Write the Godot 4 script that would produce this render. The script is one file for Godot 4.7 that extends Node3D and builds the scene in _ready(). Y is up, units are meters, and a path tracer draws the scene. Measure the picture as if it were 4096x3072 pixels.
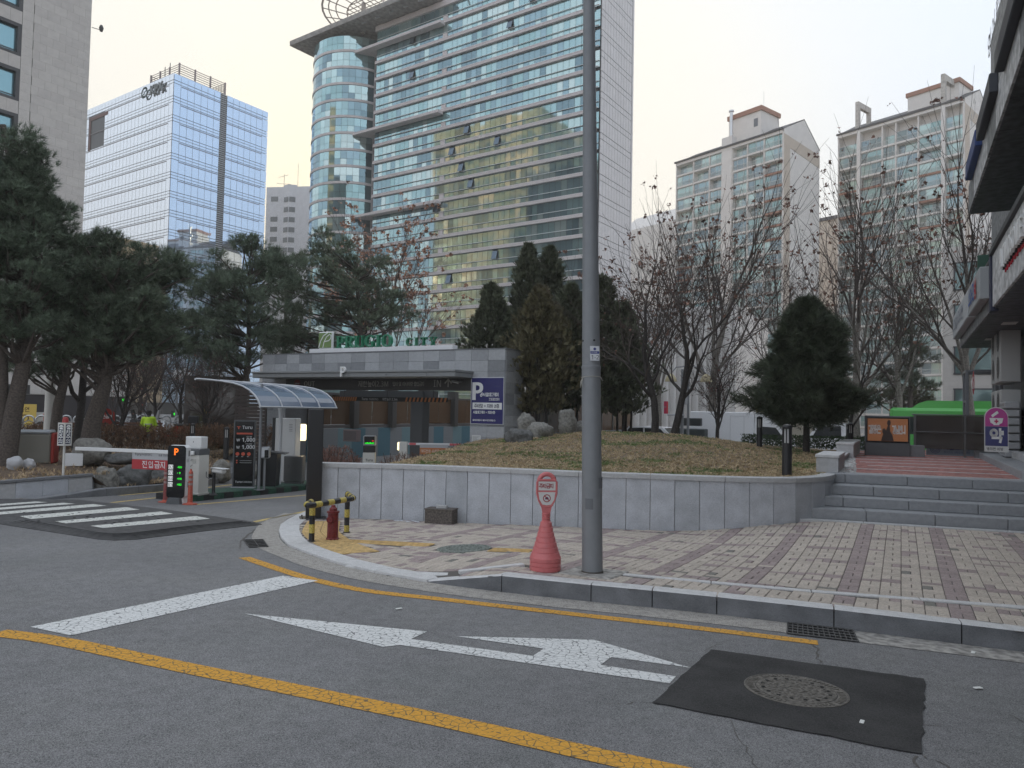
extends Node3D
# A street corner in front of an underground car park entrance, office and apartment towers behind.
# Metres, y up. The camera stands at x = 0, z = 0 and looks along -z; the road falls away from it.

const TURN := -28.2                       # degrees: plaza, paving and the small entrance building share this turn
const E3 := Vector3(0.4726, 0, -0.8813)   # along the plaza, away from the camera
const N3 := Vector3(0.8813, 0, 0.4726)    # across the plaza, to the right
const UP := Vector3.UP
var rng := RandomNumberGenerator.new()
var M := {}
var used := {}
var sw_kerb := PackedVector2Array()       # kerb line x,z
var sw_wall := PackedVector2Array()       # wall line x,z

# ------------------------------------------------------------------ mesh builder
class MB:
	var v := PackedVector3Array()
	var n := PackedVector3Array()
	var c := PackedColorArray()
	var uv := PackedVector2Array()
	var col := Color.WHITE
	var xf := Transform3D.IDENTITY
	func pt(p: Vector3, nn: Vector3, u := Vector2.ZERO) -> void:
		v.append(xf * p); n.append((xf.basis * nn).normalized()); c.append(col); uv.append(u)
	func tri(a: Vector3, b: Vector3, d: Vector3) -> void:   # counter-clockwise seen from outside
		var nn := (b - a).cross(d - a).normalized()
		pt(a, nn); pt(d, nn); pt(b, nn)
	func tri_n(a: Vector3, na: Vector3, b: Vector3, nb: Vector3, d: Vector3, nd: Vector3) -> void:
		pt(a, na); pt(d, nd); pt(b, nb)
	func quad(a: Vector3, b: Vector3, d: Vector3, e: Vector3) -> void:
		var nn := (b - a).cross(e - a).normalized()
		if nn.length() < 0.5: nn = (d - b).cross(e - b).normalized()
		pt(a, nn, Vector2(0, 1)); pt(d, nn, Vector2(1, 0)); pt(b, nn, Vector2(1, 1))
		pt(a, nn, Vector2(0, 1)); pt(e, nn, Vector2(0, 0)); pt(d, nn, Vector2(1, 0))
	func quad_n(a: Vector3, na: Vector3, b: Vector3, nb: Vector3, d: Vector3, nd: Vector3, e: Vector3, ne: Vector3) -> void:
		pt(a, na); pt(d, nd); pt(b, nb); pt(a, na); pt(e, ne); pt(d, nd)
	func box(o: Vector3, s: Vector3) -> void:
		var h := s * 0.5
		var p := []
		for i in 8: p.append(o + Vector3(h.x if i & 1 else -h.x, h.y if i & 2 else -h.y, h.z if i & 4 else -h.z))
		quad(p[4], p[5], p[7], p[6]); quad(p[1], p[0], p[2], p[3]); quad(p[5], p[1], p[3], p[7])
		quad(p[0], p[4], p[6], p[2]); quad(p[6], p[7], p[3], p[2]); quad(p[0], p[1], p[5], p[4])
	func span(a: Vector3, b: Vector3) -> void: box((a + b) * 0.5, (b - a).abs())
	func bbox(o: Vector3, s: Vector3, e := 0.01) -> void:   # box with chamfered edges
		e = min(e, min(s.x, min(s.y, s.z)) * 0.45)
		var h := s * 0.5
		for ax in 3:
			var u := (ax + 1) % 3; var w := (ax + 2) % 3
			for sg in [-1.0, 1.0]:
				var q := []
				for k in [[-1, -1], [1, -1], [1, 1], [-1, 1]]:
					var p := Vector3.ZERO
					p[ax] = h[ax] * sg; p[u] = (h[u] - e) * k[0]; p[w] = (h[w] - e) * k[1]; q.append(o + p)
				if sg > 0: quad(q[0], q[1], q[2], q[3])
				else: quad(q[3], q[2], q[1], q[0])
		for ax in 3:      # edges along axis ax
			var u := (ax + 1) % 3; var w := (ax + 2) % 3
			for su in [-1.0, 1.0]:
				for sv in [-1.0, 1.0]:
					var q := []
					for k in [[0, -1], [0, 1], [1, 1], [1, -1]]:
						var p := Vector3.ZERO
						p[ax] = (h[ax] - e) * k[1]
						if k[0] == 0: p[u] = h[u] * su; p[w] = (h[w] - e) * sv
						else: p[u] = (h[u] - e) * su; p[w] = h[w] * sv
						q.append(o + p)
					if su * sv < 0: quad(q[0], q[1], q[2], q[3])
					else: quad(q[3], q[2], q[1], q[0])
		for i in 8:
			var sx := 1.0 if i & 1 else -1.0; var sy := 1.0 if i & 2 else -1.0; var sz := 1.0 if i & 4 else -1.0
			var a := o + Vector3(h.x * sx, (h.y - e) * sy, (h.z - e) * sz); var b := o + Vector3((h.x - e) * sx, h.y * sy, (h.z - e) * sz); var d := o + Vector3((h.x - e) * sx, (h.y - e) * sy, h.z * sz)
			if sx * sy * sz > 0: tri(a, b, d)
			else: tri(a, d, b)
	func tube(pts: Array, rad: Array, sides := 6, caps := true) -> void:
		var rings := []; var nors := []
		var side := Vector3.ZERO
		for i in pts.size():
			var t: Vector3 = (pts[min(i + 1, pts.size() - 1)] - pts[max(i - 1, 0)]).normalized()
			if side == Vector3.ZERO or abs(side.dot(t)) > 0.95:
				side = t.cross(Vector3.UP if abs(t.y) < 0.9 else Vector3.RIGHT).normalized()
			side = (side - t * side.dot(t)).normalized()
			var up := side.cross(t)
			var ring := []; var nr := []
			for k in sides:
				var a := TAU * k / sides
				var d := side * cos(a) + up * sin(a)
				ring.append(pts[i] + d * rad[i]); nr.append(d)
			rings.append(ring); nors.append(nr)
		for i in pts.size() - 1:
			for k in sides:
				var k2 := (k + 1) % sides
				quad_n(rings[i][k], nors[i][k], rings[i + 1][k], nors[i + 1][k], rings[i + 1][k2], nors[i + 1][k2], rings[i][k2], nors[i][k2])
		if caps:
			for k in range(1, sides - 1):
				tri(rings[0][0], rings[0][k], rings[0][k + 1])
				var e: int = pts.size() - 1
				tri(rings[e][0], rings[e][k + 1], rings[e][k])
	func cyl(a: Vector3, b: Vector3, r0: float, r1 := -1.0, sides := 12) -> void:
		tube([a, b], [r0, r0 if r1 < 0 else r1], sides)
	func lathe(o: Vector3, prof: Array, sides := 20, squash := Vector3.ONE) -> void:   # prof: Vector2(r, y) from bottom to top
		for i in prof.size() - 1:
			var d: Vector2 = prof[i + 1] - prof[i]
			var nn := Vector2(d.y, -d.x).normalized()
			for k in sides:
				var a0 := TAU * k / sides; var a1 := TAU * (k + 1) / sides
				var d0 := Vector3(cos(a0), 0, sin(a0)); var d1 := Vector3(cos(a1), 0, sin(a1))
				var p0: Vector3 = o + Vector3(d0.x * prof[i].x, prof[i].y, d0.z * prof[i].x) * squash
				var p1: Vector3 = o + Vector3(d1.x * prof[i].x, prof[i].y, d1.z * prof[i].x) * squash
				var p2: Vector3 = o + Vector3(d1.x * prof[i + 1].x, prof[i + 1].y, d1.z * prof[i + 1].x) * squash
				var p3: Vector3 = o + Vector3(d0.x * prof[i + 1].x, prof[i + 1].y, d0.z * prof[i + 1].x) * squash
				var m0 := Vector3(d0.x * nn.x, nn.y, d0.z * nn.x); var m1 := Vector3(d1.x * nn.x, nn.y, d1.z * nn.x)
				quad_n(p0, m0, p3, m0, p2, m1, p1, m1)
	func prism(poly: PackedVector2Array, y0: float, y1: float) -> void:   # poly in x,z
		if not Geometry2D.is_polygon_clockwise(poly): poly.reverse()
		var t := Geometry2D.triangulate_polygon(poly)
		for i in range(0, t.size(), 3):
			var a := poly[t[i]]; var b := poly[t[i + 1]]; var d := poly[t[i + 2]]
			if (b - a).cross(d - a) > 0:
				var s := b; b = d; d = s
			tri(Vector3(a.x, y1, a.y), Vector3(b.x, y1, b.y), Vector3(d.x, y1, d.y))
			if y1 - y0 > 0.0001: tri(Vector3(a.x, y0, a.y), Vector3(d.x, y0, d.y), Vector3(b.x, y0, b.y))
		if y1 - y0 > 0.0001:
			for i in poly.size():
				var a := poly[i]; var b := poly[(i + 1) % poly.size()]
				quad(Vector3(b.x, y0, b.y), Vector3(a.x, y0, a.y), Vector3(a.x, y1, a.y), Vector3(b.x, y1, b.y))
	func ext(poly: PackedVector2Array, z0: float, z1: float) -> void:   # poly in x,y, extruded from z0 (back) to z1 (front)
		if Geometry2D.is_polygon_clockwise(poly): poly.reverse()
		var t := Geometry2D.triangulate_polygon(poly)
		for i in range(0, t.size(), 3):
			var a := poly[t[i]]; var b := poly[t[i + 1]]; var d := poly[t[i + 2]]
			if (b - a).cross(d - a) < 0:
				var s := b; b = d; d = s
			tri(Vector3(a.x, a.y, z1), Vector3(b.x, b.y, z1), Vector3(d.x, d.y, z1))
			if z1 - z0 > 0.0001: tri(Vector3(a.x, a.y, z0), Vector3(d.x, d.y, z0), Vector3(b.x, b.y, z0))
		if z1 - z0 > 0.0001:
			for i in poly.size():
				var a := poly[i]; var b := poly[(i + 1) % poly.size()]
				quad(Vector3(a.x, a.y, z0), Vector3(b.x, b.y, z0), Vector3(b.x, b.y, z1), Vector3(a.x, a.y, z1))
	func disc(o: Vector3, r: float, sides := 24, r_in := 0.0) -> void:   # in the xy plane, facing +z
		for k in sides:
			var a := Vector3(cos(TAU * k / sides), sin(TAU * k / sides), 0); var b := Vector3(cos(TAU * (k + 1) / sides), sin(TAU * (k + 1) / sides), 0)
			if r_in > 0: quad(o + a * r_in, o + a * r, o + b * r, o + b * r_in)
			else: tri(o, o + a * r, o + b * r)
	func stroke(pts: PackedVector2Array, w: float, z := 0.0) -> void:    # flat line in the xy plane
		for i in pts.size() - 1:
			var d := (pts[i + 1] - pts[i]).normalized() * w * 0.5
			var s := Vector2(-d.y, d.x)
			var a := pts[i] - d; var b := pts[i + 1] + d
			quad(Vector3(a.x - s.x, a.y - s.y, z), Vector3(b.x - s.x, b.y - s.y, z), Vector3(b.x + s.x, b.y + s.y, z), Vector3(a.x + s.x, a.y + s.y, z))
	func arrays(ar: Array, t: Transform3D) -> void:
		var vv: PackedVector3Array = ar[Mesh.ARRAY_VERTEX]; var vn: PackedVector3Array = ar[Mesh.ARRAY_NORMAL]; var ix: PackedInt32Array = ar[Mesh.ARRAY_INDEX]
		for i in ix: pt(t * vv[i], t.basis * vn[i])
	func mesh() -> ArrayMesh:
		var m := ArrayMesh.new()
		if v.is_empty(): return m
		var ar := []; ar.resize(Mesh.ARRAY_MAX)
		ar[Mesh.ARRAY_VERTEX] = v; ar[Mesh.ARRAY_NORMAL] = n; ar[Mesh.ARRAY_COLOR] = c; ar[Mesh.ARRAY_TEX_UV] = uv
		m.add_surface_from_arrays(Mesh.PRIMITIVE_TRIANGLES, ar)
		return m

# ------------------------------------------------------------------ short forms
const B0 := Basis.IDENTITY
func V(x: float, y: float, z: float) -> Vector3: return Vector3(x, y, z)
func C(r: float, g: float, b: float) -> Color: return Color(r, g, b)
func ink(r: float, g: float, b: float) -> MB:
	var m := MB.new(); m.col = Color(r, g, b); return m
func pv(a: Array) -> PackedVector2Array: return PackedVector2Array(v2(a))
# ------------------------------------------------------------------ nodes
func numbered(called: String) -> String:
	if not used.has(called):
		used[called] = 0
		return called
	used[called] += 1
	return "%s_%03d" % [called, used[called]]
func thing(called: String, label: String, category: String, at := Vector3.ZERO, turn := 0.0, group := "") -> Node3D:
	var o := Node3D.new(); o.name = numbered(called); add_child(o)
	o.position = at; o.rotation_degrees.y = turn
	tag(o, label, category, group)
	return o
func tag(o: Node, label: String, category: String, group := "") -> void:
	o.set_meta("label", label); o.set_meta("category", category)
	if group != "": o.set_meta("group", group)
func obj(called: String, m, material: Material, parent: Node = self) -> MeshInstance3D:
	var o := MeshInstance3D.new()
	o.mesh = m.mesh() if m is MB else m
	o.name = numbered(called) if parent == self else called
	o.material_override = material
	parent.add_child(o, true)
	return o
func struct(called: String, m, material: Material) -> MeshInstance3D:
	var o := obj(called, m, material); o.set_meta("kind", "structure"); return o
func place(o: Node3D, t: Transform3D) -> Node3D:
	o.transform = t; return o
func dup(o: Node3D, at: Vector3, turn: float, label := "") -> Node3D:
	var base: String = o.name
	if base.length() > 4 and base[base.length() - 4] == "_" and base.right(3).is_valid_int(): base = base.left(base.length() - 4)
	var r: Node3D = o.duplicate(); r.name = numbered(base); add_child(r)
	r.position = at; r.rotation_degrees.y = turn
	if label != "": r.set_meta("label", label)
	return r
func multi(called: String, mesh: Mesh, material: Material, xs: Array, cols: Array, parent: Node) -> MultiMeshInstance3D:
	var mm := MultiMesh.new(); mm.transform_format = MultiMesh.TRANSFORM_3D; mm.use_colors = true
	mm.mesh = mesh; mm.instance_count = xs.size()
	for i in xs.size():
		mm.set_instance_transform(i, xs[i]); mm.set_instance_color(i, cols[i])
	var o := MultiMeshInstance3D.new(); o.multimesh = mm; o.material_override = material
	o.name = numbered(called) if parent == self else called
	parent.add_child(o, true)
	return o

func bake(called: String, mesh: Mesh, material: Material, xs: Array, cols: Array, parent: Node) -> MeshInstance3D:    # many small copies as one real mesh
	var ar := mesh.surface_get_arrays(0)
	var v: PackedVector3Array = ar[Mesh.ARRAY_VERTEX]; var n: PackedVector3Array = ar[Mesh.ARRAY_NORMAL]
	var c := PackedColorArray(); c.resize(v.size())
	var vv := PackedVector3Array(); var nn := PackedVector3Array(); var cc := PackedColorArray()
	for i in xs.size():
		var t: Transform3D = xs[i]
		vv.append_array(t * v); nn.append_array(Transform3D(t.basis.orthonormalized(), Vector3.ZERO) * n)
		c.fill(cols[i]); cc.append_array(c)
	var o := []; o.resize(Mesh.ARRAY_MAX)
	o[Mesh.ARRAY_VERTEX] = vv; o[Mesh.ARRAY_NORMAL] = nn; o[Mesh.ARRAY_COLOR] = cc
	var m := ArrayMesh.new(); m.add_surface_from_arrays(Mesh.PRIMITIVE_TRIANGLES, o)
	return obj(called, m, material, parent)

# ------------------------------------------------------------------ materials
func lin(r: float, g: float, b: float, a := 1.0) -> Color: return Color(r, g, b, a).linear_to_srgb()
func mat(key: String, col: Color, rough := 0.8, metal := 0.0) -> StandardMaterial3D:   # col is a linear base colour
	var m := StandardMaterial3D.new()
	m.albedo_color = col.linear_to_srgb(); m.roughness = rough; m.metallic = metal
	M[key] = m
	return m
func vmat(key: String, rough := 0.8, metal := 0.0) -> StandardMaterial3D:
	var m := mat(key, Color.WHITE, rough, metal); m.vertex_color_use_as_albedo = true; return m
func noise(seed_: int, freq: float, oct := 4, type := FastNoiseLite.TYPE_SIMPLEX_SMOOTH) -> FastNoiseLite:
	var f := FastNoiseLite.new(); f.seed = seed_; f.frequency = freq; f.fractal_octaves = oct; f.noise_type = type
	return f
func speckle(size: int, seed_: int, coarse: float, fine: float, spots: float, freq := 0.01) -> ImageTexture:   # grey multiplier texture about 0.8: grain, blotches, light and dark specks
	var r := RandomNumberGenerator.new(); r.seed = seed_
	var im: Image = noise(seed_, freq, 5).get_seamless_image(size, size)
	im.convert(Image.FORMAT_L8)
	var b := im.get_data(); var out := PackedByteArray(); out.resize(size * size)
	for i in size * size:
		var x := 0.86 + (b[i] / 255.0 - 0.5) * coarse + (r.randf() - 0.5) * fine
		if spots > 0.0:
			var q := r.randf()
			if q < spots: x += 0.2
			elif q < spots * 2.2: x -= 0.28
		out[i] = int(clamp(x, 0.0, 1.0) * 255.0)
	var o := Image.create_from_data(size, size, false, Image.FORMAT_L8, out)
	o.generate_mipmaps()
	return ImageTexture.create_from_image(o)
func relief(size: int, seed_: int, freq: float, strength: float, oct := 5) -> ImageTexture:
	var im: Image = noise(seed_, freq, oct).get_seamless_image(size, size)
	im.convert(Image.FORMAT_RGBA8); im.bump_map_to_normal_map(strength); im.generate_mipmaps()
	return ImageTexture.create_from_image(im)
func tri_tex(m: StandardMaterial3D, tex: Texture2D, per_metre: float, nrm: Texture2D = null, depth := 0.5) -> StandardMaterial3D:
	m.albedo_color = (m.albedo_color.srgb_to_linear() * 1.15).linear_to_srgb(); m.albedo_color.a = 1.0
	m.albedo_texture = tex; m.uv1_triplanar = true; m.uv1_world_triplanar = true; m.uv1_scale = Vector3.ONE * per_metre
	if nrm: m.normal_enabled = true; m.normal_texture = nrm; m.normal_scale = depth
	return m
func crackle(size: int, seed_: int, freq: float, width: float, base: Color, crack: Color, wear: float) -> ImageTexture:   # paint broken by fine cracks
	var f := noise(seed_, freq, 1, FastNoiseLite.TYPE_CELLULAR)
	f.cellular_return_type = FastNoiseLite.RETURN_DISTANCE2_SUB; f.cellular_jitter = 1.0
	f.domain_warp_enabled = true; f.domain_warp_amplitude = 12.0; f.domain_warp_frequency = 0.02
	var im: Image = f.get_seamless_image(size, size); im.convert(Image.FORMAT_L8)
	var g: Image = noise(seed_ + 5, 0.06, 3).get_seamless_image(size, size); g.convert(Image.FORMAT_L8)
	var g2: Image = noise(seed_ + 9, 0.008, 3).get_seamless_image(size, size); g2.convert(Image.FORMAT_L8)
	var a := im.get_data(); var b := g.get_data(); var b2 := g2.get_data(); var out := PackedByteArray(); out.resize(size * size * 3)
	for i in size * size:
		var k := 0.0
		if a[i] / 255.0 < width * (0.25 + 1.5 * b2[i] / 255.0): k = 0.85
		if b[i] / 255.0 < wear: k = max(k, 0.55)
		var sh := 0.9 + 0.2 * (b[i] / 255.0) 
		var q := base.lerp(crack, k)
		out[i * 3] = int(clamp(q.r * sh, 0, 1) * 255); out[i * 3 + 1] = int(clamp(q.g * sh, 0, 1) * 255); out[i * 3 + 2] = int(clamp(q.b * sh, 0, 1) * 255)
	var o := Image.create_from_data(size, size, false, Image.FORMAT_RGB8, out); o.generate_mipmaps()
	return ImageTexture.create_from_image(o)

# ------------------------------------------------------------------ lettering
var fonts := {}
func latin(mb: MB, s: String, h: float, at: Vector3, depth := 0.004, face := "Droid Sans", weight := 700, align := -1, squeeze := 1.0) -> float:
	var key := face + str(weight)
	if not fonts.has(key):
		var f := SystemFont.new(); f.font_names = PackedStringArray([face]); f.font_weight = weight; fonts[key] = f
	var t := TextMesh.new(); t.font = fonts[key]; t.font_size = 64; t.pixel_size = 0.01; t.depth = max(depth, 0.0001) / (h / 0.46); t.text = s
	t.curve_step = 4.0
	var bb := t.get_aabb()
	var k := h / 0.46       # capital height of the face at this size
	var w := bb.size.x * k * squeeze
	var x := at.x
	if align == 0: x -= w * 0.5
	elif align == 1: x -= w
	var ar := t.get_mesh_arrays()
	mb.arrays(ar, Transform3D(Basis.from_scale(Vector3(k * squeeze, k, k)), Vector3(x - bb.position.x * k * squeeze, at.y + 0.23 * k * 0.0 - base_line(t) * k, at.z)))
	return w
func base_line(t: TextMesh) -> float:      # lowest point of a capital in the mesh's own units
	var o := TextMesh.new(); o.font = t.font; o.font_size = t.font_size; o.pixel_size = t.pixel_size; o.text = "H"
	return o.get_aabb().position.y
const CHO := ["G", "GG", "N", "D", "DD", "R", "M", "B", "BB", "S", "SS", "O", "J", "JJ", "C", "K", "T", "P", "H"]
const JONG := ["", "G", "GG", "GS", "N", "NJ", "NH", "D", "R", "RG", "RM", "RB", "RS", "RT", "RP", "RH", "M", "B", "BS", "S", "SS", "O", "J", "C", "K", "T", "P", "H"]
const JAMO := {"G": [[0, 1, 1, 1, 0.9, 0]], "N": [[0, 1, 0, 0, 1, 0]], "D": [[1, 1, 0, 1, 0, 0, 1, 0]], "R": [[0, 1, 1, 1, 1, .5, 0, .5, 0, 0, 1, 0]], "M": [[0, 1, 1, 1, 1, 0, 0, 0, 0, 1]],
	"B": [[0, 1, 0, 0, 1, 0, 1, 1], [0, .5, 1, .5]], "S": [[.5, 1, 0, 0], [.5, .72, 1, 0]], "J": [[0, 1, 1, 1], [.5, 1, 0, 0], [.5, .7, 1, 0]], "C": [[.35, 1, .65, 1], [0, .76, 1, .76], [.5, .76, 0, 0], [.5, .5, 1, 0]],
	"K": [[0, 1, 1, 1, .9, 0], [0, .5, 1, .5]], "T": [[1, 1, 0, 1, 0, 0, 1, 0], [0, .5, 1, .5]], "P": [[0, 1, 1, 1], [0, 0, 1, 0], [.3, 1, .3, 0], [.7, 1, .7, 0]]}
func jamo(mb: MB, key: String, r: Rect2, w: float, z: float) -> void:
	if key.length() == 2 :
		jamo(mb, key[0], Rect2(r.position, Vector2(r.size.x * 0.45, r.size.y)), w, z)
		jamo(mb, key[1], Rect2(r.position + Vector2(r.size.x * 0.55, 0), Vector2(r.size.x * 0.45, r.size.y)), w, z)
		return
	if key == "O" or key == "H":
		var hh := 1.0 if key == "O" else 0.62
		var p := PackedVector2Array()
		for i in 13: p.append(r.position + Vector2((0.5 + 0.48 * cos(TAU * i / 12)) * r.size.x, (0.5 + 0.5 * sin(TAU * i / 12)) * hh * r.size.y))
		mb.stroke(p, w, z)
		if key == "H":
			mb.stroke(PackedVector2Array([r.position + Vector2(.3, 1.04) * r.size, r.position + Vector2(.7, 1.04) * r.size]), w, z)
			mb.stroke(PackedVector2Array([r.position + Vector2(0, .8) * r.size, r.position + Vector2(1, .8) * r.size]), w, z)
		return
	for line in JAMO[key]:
		var p := PackedVector2Array()
		for i in range(0, line.size(), 2): p.append(r.position + Vector2(line[i], line[i + 1]) * r.size)
		mb.stroke(p, w, z)
func hangul(mb: MB, s: String, h: float, at: Vector3, bold := 0.12, pitch := 1.05, wide := 0.92) -> float:    # lower left corner at; returns the width
	var x := at.x
	for ch in s:
		var code := ch.unicode_at(0) - 0xAC00
		if code < 0 or code > 11171:
			if ch == " ": x += h * 0.4 * wide
			else: x += latin(mb, ch, h * 0.8, Vector3(x, at.y + h * 0.08, at.z - 0.001), 0.002) + h * 0.1
			continue
		var cho: String = CHO[code / 588]; var v := (code % 588) / 28; var jong: String = JONG[code % 28]
		var y0 := 0.42 if jong != "" else 0.04
		var wd := h * wide
		var o := Vector2(x, at.y)
		var sc := Vector2(wd, h)
		var w := h * bold
		var flat := [8, 12, 13, 17, 18].has(v); var tall := [0, 1, 2, 3, 4, 5, 6, 7, 20].has(v)
		var lines := []
		if flat or not tall:
			var hv: int = v
			if not flat: hv = 8 if v <= 11 else (13 if v <= 16 else 18)
			var wx := 1.0 if flat else 0.66
			var cb := Rect2(0.16 * wx, lerp(y0, 1.0, 0.48), 0.68 * wx, (1.0 - y0) * 0.5)
			jamo(mb, cho, Rect2(o + cb.position * sc, cb.size * sc), w, at.z)
			var vy: float = lerp(y0, 1.0, 0.16)
			if hv == 13 or hv == 17: vy = lerp(y0, 1.0, 0.3)
			lines.append([0, vy, wx, vy])
			var st: float = (1.0 - y0) * 0.26
			if hv == 8: lines.append([.5 * wx, vy, .5 * wx, vy + st])
			if hv == 12: lines.append([.33 * wx, vy, .33 * wx, vy + st]); lines.append([.67 * wx, vy, .67 * wx, vy + st])
			if hv == 13: lines.append([.5 * wx, vy, .5 * wx, vy - st])
			if hv == 17: lines.append([.33 * wx, vy, .33 * wx, vy - st]); lines.append([.67 * wx, vy, .67 * wx, vy - st])
			if not flat:
				var sub: int = {9: 0, 10: 1, 11: 20, 14: 4, 15: 5, 16: 20, 19: 20}[v]
				vert_vowel(lines, sub, y0, 0.86)
		else:
			var cb2 := Rect2(0.02, lerp(y0, 1.0, 0.1), 0.5, (1.0 - y0) * 0.8)
			jamo(mb, cho, Rect2(o + cb2.position * sc, cb2.size * sc), w, at.z)
			vert_vowel(lines, v, y0, 0.78)
		for l in lines: mb.stroke(PackedVector2Array([o + Vector2(l[0], l[1]) * sc, o + Vector2(l[2], l[3]) * sc]), w, at.z)
		if jong != "": jamo(mb, jong, Rect2(o + Vector2(0.18, 0.02) * sc, Vector2(0.68, 0.3) * sc), w, at.z)
		x += wd * (pitch + 0.12)
	return x - at.x
func vert_vowel(lines: Array, v: int, y0: float, x: float) -> void:
	var mid: float = lerp(y0, 1.0, 0.52); var q: float = (1.0 - y0) * 0.13
	if v in [1, 3, 5, 7]:
		lines.append([x - 0.08, y0, x - 0.08, 1.0]); lines.append([x + 0.16, y0, x + 0.16, 1.0])
	else: lines.append([x, y0, x, 1.0])
	var xa := x - (0.08 if v in [1, 3, 5, 7] else 0.0)
	if v in [0, 1]: lines.append([xa, mid, xa + 0.2, mid])
	if v in [2, 3]: lines.append([xa, mid + q, xa + 0.2, mid + q]); lines.append([xa, mid - q, xa + 0.2, mid - q])
	if v in [4, 5]: lines.append([xa, mid, xa - 0.18, mid])
	if v in [6, 7]: lines.append([xa, mid + q, xa - 0.18, mid + q]); lines.append([xa, mid - q, xa - 0.18, mid - q])

# ------------------------------------------------------------------ ground heights
func plane_y(x: float, z: float) -> float: return -0.02 * clamp(x, -12.0, 12.0) + 0.045 * z
func gy(x: float, z: float) -> float:       # road surface: falls away from the camera, then runs level
	var zc := z
	if z < -20.0: zc = -20.0 - 2.0 * (1.0 - exp((z + 20.0) / 2.0))
	if z > 4.0: zc = 4.0
	return lerp(plane_y(x, zc), -0.72, smoothstep(-26.0, -36.0, z))
func along(line: PackedVector2Array, x: float) -> float:   # second coordinate of a polyline at x
	if x <= line[0].x: return line[0].y
	for i in line.size() - 1:
		if x <= line[i + 1].x: return lerp(line[i].y, line[i + 1].y, (x - line[i].x) / (line[i + 1].x - line[i].x))
	return line[line.size() - 1].y
var sw_low := PackedVector2Array([Vector2(-3.6, -0.53), Vector2(-0.9, -0.53), Vector2(0.8, -0.48), Vector2(2.5, -0.46), Vector2(3.1, -0.44), Vector2(3.7, -0.38), Vector2(4.4, -0.3), Vector2(5.1, -0.25), Vector2(5.6, -0.21), Vector2(14, -0.21)])
func sw(x: float, z: float) -> float:       # pavement surface
	var zk := along(sw_kerb, x); var zw := along(sw_wall, x)
	var t: float = clamp((zk - z) / max(zk - zw, 0.3), 0.0, 1.1)
	var lift := 0.02 + 0.165 * smoothstep(-0.95 - 3.0 * t, -0.02 + 1.5 * t, x)
	var a := plane_y(x, zk) + lift
	var b := along(sw_low, x)
	return lerp(a, b, t)

# ------------------------------------------------------------------ scene
func _ready() -> void:
	rng.seed = 7
	set_camera_sky_sun()
	make_materials()
	build_ground()
	build_markings()
	build_kerbs()
	build_pavement()
	build_wall_and_steps()
	build_plaza()
	build_lawn()
	build_entrance()
	build_right_building()
	build_towers()
	build_left_side()
	build_island()
	build_street_objects()
	build_lawn_objects()
	build_street()
	build_trees()

func set_camera_sky_sun() -> void:
	var cam := Camera3D.new(); cam.name = "camera"; add_child(cam)
	cam.position = Vector3(0, 1.6, 0)
	cam.rotation_degrees = Vector3(2.10, 0, 1.13)
	cam.fov = 55.72; cam.near = 0.05; cam.far = 1500.0
	cam.current = true
	# hazy late afternoon: cream air round the low sun, pale blue away from it
	var w := 512; var h := 256
	var im := Image.create(w, h, false, Image.FORMAT_RGBF)
	var sun_dir := sun_towards()
	var near_c := Color(0.98, 0.87, 0.64); var mid_c := Color(0.80, 0.775, 0.71); var far_c := Color(0.66, 0.73, 0.83); var back_c := Color(0.66, 0.73, 0.84)
	for y in h:
		var th := PI * (y + 0.5) / h
		for x in w:
			var ph := TAU * (x + 0.5) / w
			var d := Vector3(sin(ph) * sin(th), cos(th), -cos(ph) * sin(th))
			var q: Color
			var ang := rad_to_deg(acos(clamp(d.dot(sun_dir), -1.0, 1.0)))
			if ang < 22.0: q = near_c.lerp(mid_c, smoothstep(4.0, 22.0, ang))
			elif ang < 48.0: q = mid_c.lerp(far_c, smoothstep(22.0, 48.0, ang))
			else: q = far_c.lerp(back_c, smoothstep(48.0, 120.0, ang))
			var low: float = pow(1.0 - max(d.y, 0.0), 6.0)         # haze towards the horizon all round
			q = q.lerp(Color(0.80, 0.78, 0.75), low * 0.5 * smoothstep(15.0, 60.0, ang))
			if d.y < 0.0: q = q.lerp(Color(0.28, 0.28, 0.28), smoothstep(0.0, -0.08, d.y))
			im.set_pixel(x, y, q)
	var pm := PanoramaSkyMaterial.new(); pm.panorama = ImageTexture.create_from_image(im); pm.energy_multiplier = 1.0
	var sky := Sky.new(); sky.sky_material = pm
	var env := Environment.new(); env.background_mode = Environment.BG_SKY; env.sky = sky
	env.tonemap_mode = Environment.TONE_MAPPER_LINEAR; env.tonemap_exposure = 1.45
	env.sdfgi_enabled = true; env.ssao_enabled = true; env.ssil_enabled = true
	env.fog_enabled = true; env.fog_density = 0.0010; env.fog_light_color = Color(0.88, 0.86, 0.82); env.fog_light_energy = 1.0
	var we := WorldEnvironment.new(); we.name = "environment"; we.environment = env; add_child(we)
	var sun := DirectionalLight3D.new(); sun.name = "sun"; add_child(sun)
	sun.look_at_from_position(sun_dir * 100.0, Vector3.ZERO)
	sun.light_energy = 0.9; sun.light_angular_distance = 0.6; sun.light_color = Color(1.0, 0.86, 0.66); sun.shadow_enabled = true

func sun_towards() -> Vector3:      # low behind the glass tower
	var az := deg_to_rad(-11.0); var el := deg_to_rad(10.0)
	return Vector3(sin(az) * cos(el), sin(el), -cos(az) * cos(el))

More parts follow.
